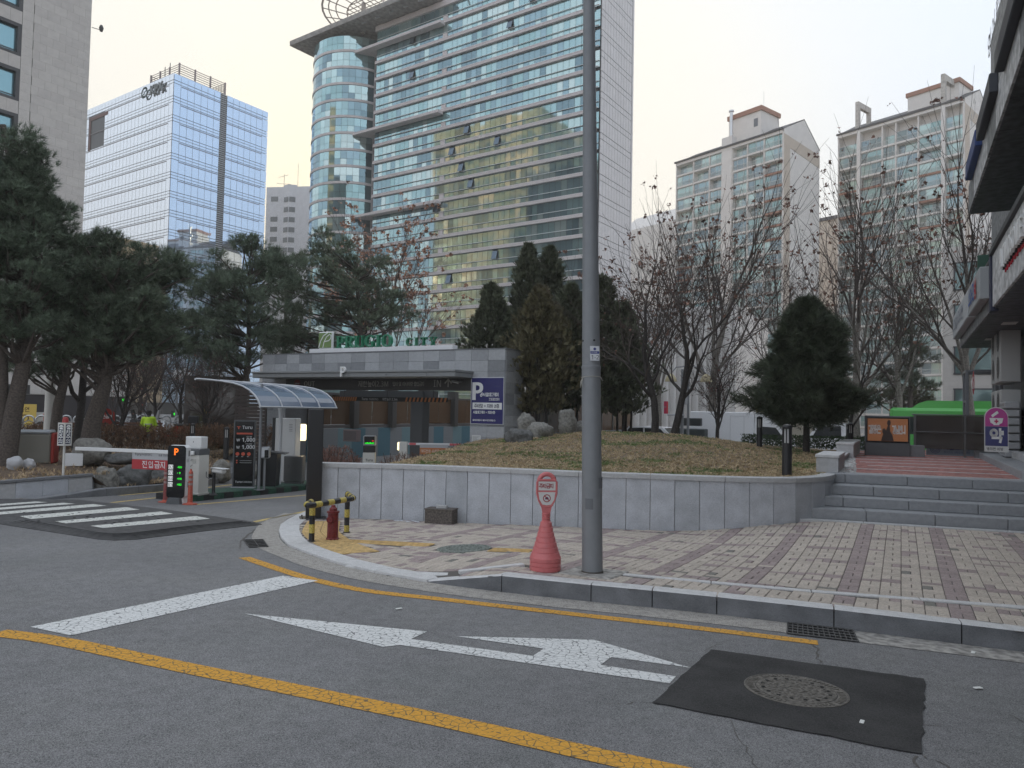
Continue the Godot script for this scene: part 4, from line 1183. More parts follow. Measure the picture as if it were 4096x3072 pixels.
	lg = ink(0.17, 0.26, 0.09); lg.ext(pv([-8.77, 3.97, -8.11, 3.97, -8.11, 4.57, -8.77, 4.57]), -0.05, -0.042); obj("leaf_field", lg, M.plain, lo)
	lg = ink(0.74, 0.75, 0.73)
	lg.stroke(pv([-8.75, 4.0, -8.66, 4.25, -8.52, 4.45, -8.32, 4.56]), 0.045, -0.038)
	lg.stroke(pv([-8.53, 3.99, -8.48, 4.2, -8.36, 4.4, -8.2, 4.5, -8.12, 4.45, -8.14, 4.33, -8.24, 4.25, -8.42, 4.22]), 0.04, -0.038)
	obj("leaf_line", lg, M.plain, lo)
	# blue sign on the pillar
	var b := thing("parking_sign", "dark blue car park sign with a large white P on the stone pillar", "sign", R0, TURN)
	m = ink(0.55, 0.56, 0.58); m.bbox(V(-0.815, 1.925, 0.045), V(1.33, 1.65, 0.03), 0.006); obj("frame", m, M.plain, b)
	m = ink(0.018, 0.019, 0.125); m.bbox(V(-0.815, 1.925, 0.058), V(1.28, 1.6, 0.016), 0.004); obj("panel", m, M.gloss, b)
	m = ink(0.75, 0.75, 0.75)
	latin(m, "P", 0.62, V(-1.42, 1.95, 0.07), 0.004, "Droid Sans", 700, -1, 1.1)
	hangul(m, "서울메디케어", 0.125, V(-0.97, 2.08, 0.0725), 0.14, 0.86, 0.85)
	hangul(m, "건강검진센터", 0.085, V(-0.74, 1.94, 0.0725), 0.13, 0.86, 0.85)
	for k in 2: m.disc(V(-1.05 + k * 0.035, 2.115 + k * 0.05, 0.0725), 0.05, 12, 0.022)
	m.span(V(-1.4, 1.63, 0.066), V(-0.22, 1.86, 0.0705))
	hangul(m, "서울메디케어 > 지하1층", 0.095, V(-1.36, 1.475, 0.0725), 0.15, 0.84, 0.86)
	hangul(m, "엘리베이터를 타고 올라오시면 편리합니다.", 0.055, V(-1.38, 1.22, 0.0725), 0.15, 0.84, 0.9)
	obj("lettering", m, M.plain, b)
	m = ink(0.02, 0.022, 0.06); hangul(m, "주차장 > 지하 2층", 0.13, V(-1.32, 1.68, 0.074), 0.13, 0.9, 0.88); obj("lettering", m, M.plain, b)
	m = ink(0.62, 0.62, 0.6); m.bbox(V(-1.24, 0.58, 0.028), V(0.36, 0.27, 0.006), 0.001)
	m.col = C(0.2, 0.2, 0.2)
	for k in 7: m.span(V(-1.39, 0.655 - k * 0.027, 0.03), V(-1.1 - (k * 37 % 5) * 0.03, 0.665 - k * 0.027, 0.0325))
	var nt := obj("paper_notice", m, M.plain); nt.position = R0; nt.rotation_degrees.y = TURN; tag(nt, "small white printed notice below the blue sign", "notice")
	# hanging clearance bar
	var c := thing("clearance_bar", "hanging black clearance bar with orange stripes at both ends", "bar", R0, TURN)
	m = ink(0.015, 0.015, 0.015); m.bbox(V(-6.0, 1.95, -1.0), V(5.7, 0.17, 0.06), 0.01); obj("bar", m, M.plain, c)
	m = ink(0.42, 0.15, 0.045)
	for side in 2:
		for k in 11:
			var x0 := (-5.1 if side == 1 else -8.83) + k * (0.18 if side == 1 else 0.12)
			m.ext(pv([x0, 1.868, x0 + 0.085, 1.868, x0 + 0.135, 2.032, x0 + 0.05, 2.032]), -0.969, -0.966)
	obj("stripes", m, M.plain, c)
	m = ink(0.42, 0.42, 0.42); latin(m, "Turu", 0.1, V(-7.25, 1.905, -0.966)); latin(m, "PARKING", 0.085, V(-6.88, 1.905, -0.966), 0.002, "Droid Sans", 400); hangul(m, "제한높이", 0.1, V(-6.2, 1.9, -0.966)); latin(m, "2.3m", 0.09, V(-5.75, 1.905, -0.966)); obj("lettering", m, M.plain, c)
	m = ink(0.05, 0.05, 0.05)
	for xx in [-8.2, -6.0, -3.8]: m.cyl(V(xx, 2.03, -1.0), V(xx, 2.8, -1.0), 0.012, -1.0, 6)
	obj("hanger", m, M.plain, c)
	# CCTV camera under the eave
	var cc := thing("security_camera", "grey bullet camera under the eave beside the word IN", "camera", R0 + Basis(UP, deg_to_rad(TURN)) * V(-1.95, 2.55, 0.1), TURN)
	m = ink(0.3, 0.3, 0.3); m.cyl(V(-0.18, 0.05, 0.22), V(0.08, 0.0, 0.16), 0.04, 0.045, 10); obj("housing", m, M.plain, cc)
	m = ink(0.3, 0.3, 0.3); m.cyl(V(0, 0.0, 0.18), V(0.06, 0.05, -0.1), 0.015, -1, 8); obj("bracket", m, M.plain, cc)

# ------------------------------------------------------------------ right-hand building
func build_right_building() -> void:
	var t := thing("shop_building", "dark grey shop building with two projecting canopies lined with signs", "building", Vector3.ZERO, TURN)
	var m := MB.new()
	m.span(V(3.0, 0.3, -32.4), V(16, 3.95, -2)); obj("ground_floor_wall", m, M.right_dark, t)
	m = MB.new(); m.span(V(3.0, 3.96, -32.4), V(16, 16, -2)); obj("upper_wall", m, M.right_grey, t)
	# facing panels of the upper wall
	for i in 14:
		m = MB.new(); m.bbox(V(2.985, 6.25, -31.4 + i * 1.62), V(0.03, 2.35, 1.6), 0.006)
		if not i in [3, 6, 9]: obj("facing_panel", m, M.right_grey, t)
	for i in [3, 6, 9]:
		var z: float = -31.4 + i * 1.62
		m = MB.new(); m.span(V(2.99, 5.2, z - 0.8), V(3.001, 7.4, z + 0.8)); obj("reveal", m, M.black_metal, t)
		var wn := ink(0.05, 0.075, 0.07); wn.span(V(2.90, 5.75, z - 0.62), V(2.93, 7.1, z + 0.62))
		var wo := obj("window", wn, M.apt_glass, t)
		m = ink(0.05, 0.05, 0.055)
		m.span(V(2.88, 5.65, z - 0.72), V(2.98, 5.75, z + 0.72)); m.span(V(2.88, 7.1, z - 0.72), V(2.98, 7.2, z + 0.72)); m.span(V(2.88, 5.75, z - 0.72), V(2.98, 7.1, z - 0.62)); m.span(V(2.88, 5.75, z + 0.62), V(2.98, 7.1, z + 0.72)); m.span(V(2.89, 5.75, z - 0.02), V(2.95, 7.1, z + 0.02))
		obj("frame", m, M.plain, wo)
		m = ink(0.5, 0.5, 0.48); m.xf = Transform3D(Basis(UP, -PI / 2), V(2.885, 6.0, z - 0.3)); m.disc(V(0.3, 0.35, 0), 0.16, 16, 0.13); hangul(m, "은행", 0.16, V(0.15, 0.28, 0.0)); obj("sticker", m, M.plain, wo)
	# lower canopy: light panel near, dark panel far
	var lc := MB.new(); lc.span(V(1.74, 3.97, -28.0), V(3.0, 4.2, -2)); var lco := obj("lower_canopy", lc, M.right_dark, t)
	for i in 9:
		m = MB.new(); m.bbox(V(1.72, 4.52, -17.3 + i * 1.72), V(0.05, 1.08, 1.71), 0.005); obj("fascia_panel", m, M.right_light, lco)
	for i in 6:
		m = MB.new(); m.bbox(V(1.74, 4.49, -27.25 + i * 1.62), V(0.05, 1.03, 1.61), 0.005); obj("fascia_panel", m, M.right_grey, lco)
	m = ink(0.025, 0.03, 0.06); m.span(V(1.66, 3.9, -18.5), V(1.8, 5.1, -18.18)); obj("pilaster", m, M.plain, lco)
	m = ink(0.05, 0.052, 0.058); m.bbox(V(1.85, 5.13, -10.2), V(0.42, 0.12, 16.2), 0.01); m.bbox(V(2.35, 5.1, -23.2), V(1.3, 0.10, 9.6), 0.01); obj("ledge", m, M.plain, lco)
	for i in 13:
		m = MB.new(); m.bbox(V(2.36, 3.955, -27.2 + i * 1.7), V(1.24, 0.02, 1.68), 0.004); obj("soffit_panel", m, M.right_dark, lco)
	for i in 3:
		m = ink(0.6, 0.6, 0.58); m.bbox(V(2.3, 3.94, -25.0 + i * 4.0), V(0.3, 0.02, 0.5), 0.004); obj("soffit_lamp", m, M.plain, lco)
	# upper canopy
	var uc := MB.new(); uc.span(V(1.74, 7.46, -24.2), V(3.0, 8.2, -2)); var uco := obj("upper_canopy", uc, M.right_dark, t)
	for i in 13:
		m = MB.new(); m.bbox(V(1.72, 7.86, -23.35 + i * 1.7), V(0.05, 0.8, 1.69), 0.005); obj("fascia_panel", m, M.right_light if i % 3 else M.right_grey, uco)
	for i in 12:
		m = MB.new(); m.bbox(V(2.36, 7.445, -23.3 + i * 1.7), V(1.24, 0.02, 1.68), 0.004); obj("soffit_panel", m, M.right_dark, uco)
	# sign boxes: letters facing the plaza (local -x)
	var face := Basis(UP, -PI / 2)
	var s1 := thing("shop_sign", "white capital letters with red shadows on the pale grey fascia", "sign", Vector3.ZERO, TURN)
	m = ink(0.75, 0.75, 0.74); m.xf = Transform3D(face, V(1.62, 4.38, -15.95)); latin(m, "A TWOSOME PLACE", 0.34, V(0, 0, 0), 0.06, "Droid Sans", 700); obj("letters", m, M.plain, s1)
	m = ink(0.02, 0.02, 0.02); m.xf = Transform3D(face, V(1.655, 4.36, -15.93)); latin(m, "A TWOSOME PLACE", 0.35, V(0, 0, 0), 0.03, "Droid Sans", 700); obj("backing_letters", m, M.plain, s1)
	m = ink(0.5, 0.01, 0.03); m.xf = Transform3D(face, V(1.68, 4.31, -15.9)); latin(m, "A TWOSOME PLACE", 0.33, V(0, 0, 0), 0.02, "Droid Sans", 700); obj("red_letters", m, M.plain, s1)
	var s2 := thing("light_box_sign", "white light box sign with blue and red Korean letters on the far fascia", "sign", Vector3.ZERO, TURN)
	m = ink(0.34, 0.35, 0.36); m.bbox(V(1.62, 4.62, -20.45), V(0.2, 0.72, 3.1), 0.02); obj("box", m, M.plain, s2)
	m = ink(0.02, 0.09, 0.33); m.xf = Transform3D(face, V(1.5, 4.4, -21.6)); hangul(m, "소아과", 0.42, V(0, 0, 0), 0.16, 1.0, 1.15); obj("letters", m, M.plain, s2)
	m = ink(0.5, 0.02, 0.03); m.xf = Transform3D(face, V(1.5, 4.4, -19.95)); hangul(m, "병", 0.42, V(0, 0, 0), 0.16, 1.0, 1.15); obj("letters", m, M.plain, s2)
	var s3 := thing("light_box_sign", "long pale light box sign with grey letters at the tip of the canopy", "sign", Vector3.ZERO, TURN)
	m = ink(0.45, 0.46, 0.47); m.bbox(V(1.62, 4.62, -25.2), V(0.2, 0.72, 6.0), 0.02); obj("box", m, M.plain, s3)
	m = ink(0.18, 0.2, 0.26); m.xf = Transform3D(face, V(1.505, 4.45, -28.0)); hangul(m, "스마일치과의원", 0.36, V(0, 0, 0), 0.13, 1.05, 1.5); obj("letters", m, M.plain, s3)
	var ups := ["dark boxed Korean letters on the upper canopy, nearest the roof corner", "row of raised dark Korean letters along the upper canopy", "dark sign box with pale top edge at the middle of the upper canopy", "blue edged sign box at the far tip of the upper canopy"]
	var words := ["어학원", "영어린이", "치과", "의원"]
	for i in 4:
		var z: float = [-10.6, -14.6, -18.4, -21.6][i]
		var so := thing("canopy_sign", ups[i], "sign", Vector3.ZERO, TURN)
		m = MB.new(); m.col = C(0.04, 0.045, 0.055) if i < 3 else C(0.03, 0.06, 0.2); m.bbox(V(1.62, 8.3, z), V(0.16, 0.4, 2.9), 0.02); obj("box", m, M.plain, so)
		m = MB.new(); m.col = C(0.10, 0.10, 0.11) if i < 2 else C(0.5, 0.5, 0.48); m.xf = Transform3D(face, V(1.42, 8.25, z - 1.2)); hangul(m, words[i], 0.42, V(0, 0, 0), 0.14, 1.1, 1.3); obj("letters", m, M.plain, so)
	# small projecting sign under the upper canopy
	var ps := thing("projecting_sign", "small green and orange blade sign below the upper canopy", "sign", Vector3.ZERO, TURN)
	m = ink(0.03, 0.09, 0.06); m.bbox(V(2.5, 6.8, -28.6), V(0.5, 0.6, 0.12), 0.02); obj("panel", m, M.plain, ps)
	m = ink(0.4, 0.2, 0.06); m.bbox(V(2.72, 6.85, -28.48), V(0.16, 0.5, 0.06), 0.02); obj("panel", m, M.plain, ps)
	# stepped base along the shops
	var st := thing("shop_steps", "two granite steps along the front of the shops", "steps", Vector3.ZERO, TURN)
	for i in 12:
		m = MB.new(); m.bbox(V(2.55, 0.59, -30.5 + i * 1.5), V(1.2, 0.17, 1.49), 0.01); obj("step_block", m, M.granite_step, st)
		m = MB.new(); m.bbox(V(2.85, 0.76, -30.0 + i * 1.5), V(0.9, 0.17, 1.49), 0.01); obj("step_block", m, M.granite, st)
	# air conditioners on a rack
	for i in 4:
		var ac := thing("air_conditioner", "grey outdoor unit, %s one in the rack by the shop door" % ["upper rear", "upper front", "lower rear", "lower front"][i], "air conditioner", Basis(UP, deg_to_rad(TURN)) * V(2.5, 0.85 + (1.75 if i < 2 else 0.05), -24.3 + (i % 2) * 1.15), TURN)
		m = ink(0.42, 0.42, 0.41); m.bbox(V(0, 0.75, 0), V(0.45, 1.5, 1.0), 0.02); obj("casing", m, M.plain, ac)
		for f in 2:
			m = ink(0.05, 0.05, 0.05); m.xf = Transform3D(Basis(UP, -PI / 2), V(-0.229, 0.4 + f * 0.72, 0)); m.disc(Vector3.ZERO, 0.3, 20); var fo := obj("fan_opening", m, M.plain, ac)
			m = ink(0.3, 0.3, 0.29); m.xf = Transform3D(Basis(UP, -PI / 2), V(-0.236, 0.4 + f * 0.72, 0))
			for r in 4: m.disc(Vector3.ZERO, 0.085 * (r + 1) - 0.03, 20, 0.085 * (r + 1) - 0.042)
			obj("grille", m, M.plain, fo)
	var rk := thing("metal_shelf", "perforated grey metal shelf leaning by the shop door", "shelf", Basis(UP, deg_to_rad(TURN)) * V(2.42, 0.68, -22.2), TURN)
	for i in 7:
		m = ink(0.4, 0.41, 0.42); m.bbox(V(0, 0.1 + i * 0.2, 0), V(0.32, 0.17, 1.1), 0.02); var so2 := obj("tray", m, M.metal_paint, rk)
		m = ink(0.1, 0.1, 0.1); m.xf = Transform3D(Basis(UP, -PI / 2), V(-0.162, 0.1 + i * 0.2, 0))
		for k in 5: m.disc(V(-0.4 + k * 0.2, 0.01 * (k % 2), 0), 0.035, 10)
		obj("hole", m, M.plain, so2)
	var fr := thing("door_frame", "slim grey metal door frame standing at the shop corner", "frame", Basis(UP, deg_to_rad(TURN)) * V(2.3, 0.68, -27.2), TURN)
	m = ink(0.2, 0.21, 0.22)
	for p in [[-0.45, 0.0], [0.45, 0.0], [-0.45, -1.2], [0.45, -1.2]]: m.bbox(V(p[0], 1.25, p[1]), V(0.09, 2.5, 0.09), 0.01)
	m.bbox(V(0, 2.46, 0), V(0.8, 0.09, 0.09), 0.01); m.bbox(V(0, 2.46, -1.2), V(0.8, 0.09, 0.09), 0.01); m.bbox(V(-0.45, 2.46, -0.6), V(0.09, 0.09, 1.1), 0.01); m.bbox(V(-0.45, 1.5, -0.6), V(0.06, 0.06, 1.1), 0.01)
	obj("frame", m, M.metal_paint, fr)
	m = MB.new(); m.span(V(-0.455, 0.1, -1.15), V(-0.445, 1.46, -0.05)); obj("pane", m, M.clear_glass, fr)
	m = ink(0.35, 0.01, 0.02); m.xf = Transform3D(Basis(UP, -PI / 2), V(1.9, 2.7, -25.6)); m.disc(Vector3.ZERO, 0.36, 24); m.col = C(0.7, 0.7, 0.7); latin(m, "S", 0.36, V(-0.1, -0.18, 0.005))
	var rs := obj("round_sign", m, M.plain); rs.rotation_degrees.y = TURN; tag(rs, "round red sign hanging by the air conditioners", "sign")
	# pharmacy standing sign
	var ph := thing("pharmacy_sign", "capsule shaped standing sign, magenta over dark blue with a mortar", "sign", px_far(3986, 1808, 20.6), -32.0)
	ph.scale = V(0.57, 0.70, 0.7)
	var cap := PackedVector2Array()
	for k in 13: cap.append(Vector2(0.42 * cos(PI * k / 12), 1.15 + 0.36 * sin(PI * k / 12)))
	var body := cap.duplicate(); body.append(Vector2(-0.42, 0.0)); body.append(Vector2(0.42, 0.0))
	m = ink(0.6, 0.6, 0.58); m.ext(body, -0.12, 0.0); obj("case", m, M.plain, ph)
	var up := PackedVector2Array()
	for k in 13: up.append(Vector2(0.39 * cos(PI * k / 12), 1.15 + 0.33 * sin(PI * k / 12)))
	up.append(Vector2(-0.39, 0.86)); up.append(Vector2(0.39, 0.86))
	m = ink(0.42, 0.03, 0.24); m.ext(up, 0.0, 0.006); obj("upper_panel", m, M.gloss, ph)
	m = ink(0.02, 0.025, 0.13); m.span(V(-0.39, 0.2, 0.0), V(0.39, 0.855, 0.006)); obj("lower_panel", m, M.gloss, ph)
	m = ink(0.75, 0.75, 0.73)
	m.ext(pv([-0.24, 1.14, 0.24, 1.14, 0.2, 0.98, 0.1, 0.93, 0.1, 0.9, -0.1, 0.9, -0.1, 0.93, -0.2, 0.98]), 0.006, 0.01)
	m.stroke(pv([-0.12, 1.22, 0.02, 1.32]), 0.09, 0.009)
	hangul(m, "약", 0.42, V(-0.2, 0.34, 0.01), 0.2, 1.0, 1.0)
	obj("lettering", m, M.plain, ph)
	m = ink(0.45, 0.02, 0.1); m.span(V(-0.025, 0.96, 0.008), V(0.025, 1.1, 0.013)); m.span(V(-0.07, 1.005, 0.008), V(0.07, 1.055, 0.0135)); obj("cross", m, M.plain, ph)
	m = ink(0.12, 0.12, 0.12); hangul(m, "병의원 처방", 0.1, V(-0.33, 0.05, 0.008)); obj("small_lettering", m, M.plain, ph)

# ------------------------------------------------------------------ towers
func pieces(parent: Node3D, called: String, rest_name: String, items: Array, material: Material, most := 300) -> void:    # boxes [Transform3D, size, colour]: those nearest the camera as parts, the rest as one
	var base := parent.global_transform if parent.is_inside_tree() else parent.transform
	for it in items: it.append((base * it[0].origin).distance_squared_to(V(0, 1.6, 0)))
	items.sort_custom(func(a, b): return a[3] < b[3])
	var cache := {}; var rest := MB.new()
	for i in items.size():
		var it: Array = items[i]
		if i < most:
			var key := str(it[1]) + str(it[2])
			if not cache.has(key):
				var m := MB.new(); m.col = it[2]; m.box(Vector3.ZERO, it[1]); cache[key] = m.mesh()
			place(obj(called, cache[key], material, parent), it[0])
		else:
			rest.xf = it[0]; rest.col = it[2]; rest.box(Vector3.ZERO, it[1])
	if items.size() > most:
		rest.xf = Transform3D.IDENTITY
		obj(rest_name, rest, material, parent).set_meta("kind", "stuff")
func jitter_basis(b: Basis, a: float) -> Basis: return b * Basis.from_euler(V(rng.randfn(0, a), rng.randfn(0, a), 0))

func build_towers() -> void:
	build_glass_tower(); build_mirror_block(); build_left_block()
	apartment("corner", V(55.7, -0.7, -150), -38.0, 62.0, [0, 4.4, 8.5, 12.3, 15.1, 18.5, 23.0, 28.0], [3], "white apartment block with a steel flue and beige gable, beside the glass tower", 0)
	apartment("right", V(90.4, -0.7, -145), -38.0, 67.0, [0, 3.7, 8.7, 13.3, 16.2, 21.3, 26.1], [], "white apartment block with open concrete frames on its roof, beside the shop building", 1)
	build_far_blocks()

func build_glass_tower() -> void:
	var t := thing("glass_tower", "tall teal glass tower with pink granite bands and a rounded glass corner", "building", V(12, -0.24, -99.2), -34.0)
	t.scale = Vector3.ONE * 0.8
	var fh := 3.66; var top := 84.1
	var n := 23
	var m := MB.new(); m.span(V(-55.5, 0, -13.5), V(-1.15, top - 0.2, -0.7)); obj("core", m, M.black_metal, t)
	var glass := []; var spand := []; var rails := []
	var tones := [C(0.30, 0.48, 0.49), C(0.38, 0.56, 0.57), C(0.24, 0.37, 0.41), C(0.48, 0.64, 0.63), C(0.28, 0.42, 0.47), C(0.34, 0.52, 0.54), C(0.18, 0.28, 0.32), C(0.56, 0.69, 0.67)]
	var cols := []
	var x := -55.5
	while x < -36.6: cols.append([x, 1.243]); x += 1.243
	cols.append([-36.85, 1.15])           # vent column
	x = -35.7
	while x < -1.9: cols.append([x, 1.234]); x += 1.234
	for f in n:
		var y0 := top - (f + 1) * fh
		for k in 22:
			spand.append([Transform3D(B0, V(-54.3 + k * 2.42, y0 + 0.27, -0.12)), V(2.40, 0.52, 0.5), Color.WHITE])
		rails.append([Transform3D(B0, V(-28.3, y0 + 0.58, 0.02)), V(54.2, 0.09, 0.28), C(0.74, 0.70, 0.70)])
		rails.append([Transform3D(B0, V(-28.3, y0 + 1.72, -0.18)), V(54.2, 0.07, 0.16), C(0.72, 0.74, 0.73)])
		var run := 0; var tone := 0
		for ci in cols.size():
			var c: Array = cols[ci]
			if c[0] == -36.85:
				spand.append([Transform3D(B0, V(c[0] + 0.58, y0 + 1.1, -0.3)), V(1.12, 1.1, 0.2), Color.WHITE])
				glass.append([Transform3D(jitter_basis(Basis(), 0.002), V(c[0] + 0.58, y0 + 2.65, -0.42)), V(1.1, 1.85, 0.04), tones[rng.randi() % 8]])
				continue
			if run <= 0: run = rng.randi_range(1, 5); tone = rng.randi() % 8
			run -= 1
			var b := jitter_basis(Basis(), 0.0022)
			var tn: Color = tones[tone if rng.randf() < 0.75 else rng.randi() % 8]
			if rng.randf() < 0.012:      # opened vent light
				glass.append([Transform3D(Basis.from_euler(V(-0.30, 0, 0)), V(c[0] + c[1] * 0.5, y0 + 2.6, 0.0)), V(c[1] - 0.09, 1.85, 0.05), C(0.10, 0.14, 0.18)])
			else: glass.append([Transform3D(b, V(c[0] + c[1] * 0.5, y0 + 2.68, -0.40)), V(c[1] - 0.07, 1.88, 0.04), tn])
			glass.append([Transform3D(jitter_basis(Basis(), 0.0022), V(c[0] + c[1] * 0.5, y0 + 1.16, -0.40)), V(c[1] - 0.07, 1.06, 0.04), tn if rng.randf() < 0.7 else tones[rng.randi() % 8]])
	pieces(t, "pane", "panes", glass, M.tower_glass)
	pieces(t, "spandrel_panel", "spandrel_panels", spand, M.spandrel, 300)
	pieces(t, "rail", "rails", rails, M.plain)
	# side wall of pale panels
	var side := []
	for f in n:
		for c in 11:
			side.append([Transform3D(B0, V(-1.02, top - f * fh - 0.55, -1.2 - c * 1.13)), V(0.16, 0.98, 1.06), Color.WHITE])
			side.append([Transform3D(B0, V(-1.02, top - f * fh - 2.37, -1.2 - c * 1.13)), V(0.16, 2.46, 1.06), Color.WHITE])
	pieces(t, "side_panel", "side_panels", side, M.tower_side, 300)
	m = MB.new(); m.span(V(-1.2, 0, -14.0), V(-1.0, top, -13.4)); m.span(V(-55.6, 0, -14.0), V(-1.2, top, -13.5)); obj("back_wall", m, M.tower_side, t)
	# parapet with piers
	m = MB.new(); m.span(V(-55.6, top - 0.1, -1.2), V(-1.0, top + 1.0, 0.15)); var pa := obj("parapet", m, M.spandrel, t)
	for k in 14:
		m = MB.new(); m.bbox(V(-54.5 + k * 4.0, top + 2.0, -0.6), V(1.3, 2.2, 1.0), 0.05); obj("pier", m, M.spandrel, pa)
		m = MB.new(); m.cyl(V(-55.8 + k * 4.0, top + 3.0, -0.4), V(-56.8 + k * 4.0, top + 0.8, 3.0), 0.18, -1, 6); obj("strut", m, M.galv, pa)
	# thin balcony fins on the left
	for y in [80.2, 61.9, 43.6]:
		m = MB.new(); m.prism(pv([-60.5, 1.5, -36.2, 1.5, -36.2, -0.1, -55.6, -0.1, -55.6, -5.5]), y - 0.25, y + 0.3); obj("fin", m, M.spandrel, t)
	# rounded corner
	var dr := MB.new(); dr.lathe(V(-67.5, 0, -6.0), [Vector2(9.3, 0), Vector2(9.3, top - 0.5), Vector2(0, top - 0.4)], 40); var drum := obj("rounded_corner", dr, M.black_metal, t)
	var dg := []; var ds := []; var solid := []
	for f in n:
		var y0 := top - (f + 1) * fh
		var tone := 0; var run := 0
		for k in 44:
			var a := TAU * k / 44.0
			var dirv := V(sin(a), 0, cos(a))
			if dirv.dot(V(0.72, 0, 0.69)) < -0.3: continue
			var b := Basis(UP, a)
			var p := V(-67.5, 0, -6.0) + dirv * 9.72
			if f > 0 or true: ds.append([Transform3D(b, p + V(0, y0 + 0.27, 0)), V(1.39, 0.54, 0.24), Color.WHITE])
			if f > 0 and a > deg_to_rad(66) and a < deg_to_rad(140):
				solid.append([Transform3D(b, p + V(0, y0 + 2.1, 0)), V(1.38, 3.06, 0.24), Color.WHITE]); continue
			if run <= 0: run = rng.randi_range(1, 4); tone = rng.randi() % 8
			run -= 1
			dg.append([Transform3D(jitter_basis(b, 0.002), p - dirv * 0.04 + V(0, y0 + 2.75, 0)), V(1.34, 1.72, 0.05), tones[tone] * (1.1 if rng.randf() < 0.5 else 0.9)])
			dg.append([Transform3D(jitter_basis(b, 0.002), p - dirv * 0.04 + V(0, y0 + 1.2, 0)), V(1.34, 1.26, 0.05), tones[tone if rng.randf() < 0.6 else rng.randi() % 8]])
	pieces(drum, "pane", "panes", dg, M.tower_glass, 300)
	pieces(drum, "spandrel_panel", "spandrel_panels", ds, M.spandrel, 200)
	pieces(drum, "wall_panel", "wall_panels", solid, M.spandrel, 200)
	# roof visor and the round trellis above it
	m = MB.new(); m.prism(pv([-79.0, 4.2, -37.0, 4.6, -37.0, -13, -70, -13, -78.6, -2.6]), 85.4, 86.5); obj("roof_visor", m, M.visor, t)
	var tr := ink(0.42, 0.37, 0.34)
	for r in [15.0, 13.6, 12.0, 9.5]:
		var ring := []
		for k in 37: ring.append(V(-59.5 + cos(TAU * k / 36) * r, 92.5 if r > 10 else 91.8, -8 + sin(TAU * k / 36) * r))
		var rad := []; rad.resize(37); rad.fill(0.24 if r > 14 else 0.14)
		tr.tube(ring, rad, 4, false)
	for k in 24:
		var d := V(cos(TAU * k / 24), 0, sin(TAU * k / 24))
		tr.tube([V(-59.5, 91.6, -8) + d * 9.3, V(-59.5, 92.5, -8) + d * 15.1], [0.13, 0.13], 4)
	for k in 15: tr.box(V(-59.5, 91.7, -8 + (-6.2 + k * 0.88) * 1.45), V(2.0 * sqrt(max(0.1, 90.0 - pow((-6.2 + k * 0.88) * 1.45, 2))), 0.12, 0.16))
	for k in 15: tr.box(V(-59.5 + (-6.2 + k * 0.88) * 1.45, 91.85, -8), V(0.16, 0.12, 2.0 * sqrt(max(0.1, 90.0 - pow((-6.2 + k * 0.88) * 1.45, 2)))))
	for k in 5:
		var a := TAU * k / 5.0 + 0.4
		tr.box(V(-59.5 + cos(a) * 7.5, 88.6, -8 + sin(a) * 7.5), V(0.7, 7.0, 0.7))
	obj("roof_trellis", tr, M.plain, t)

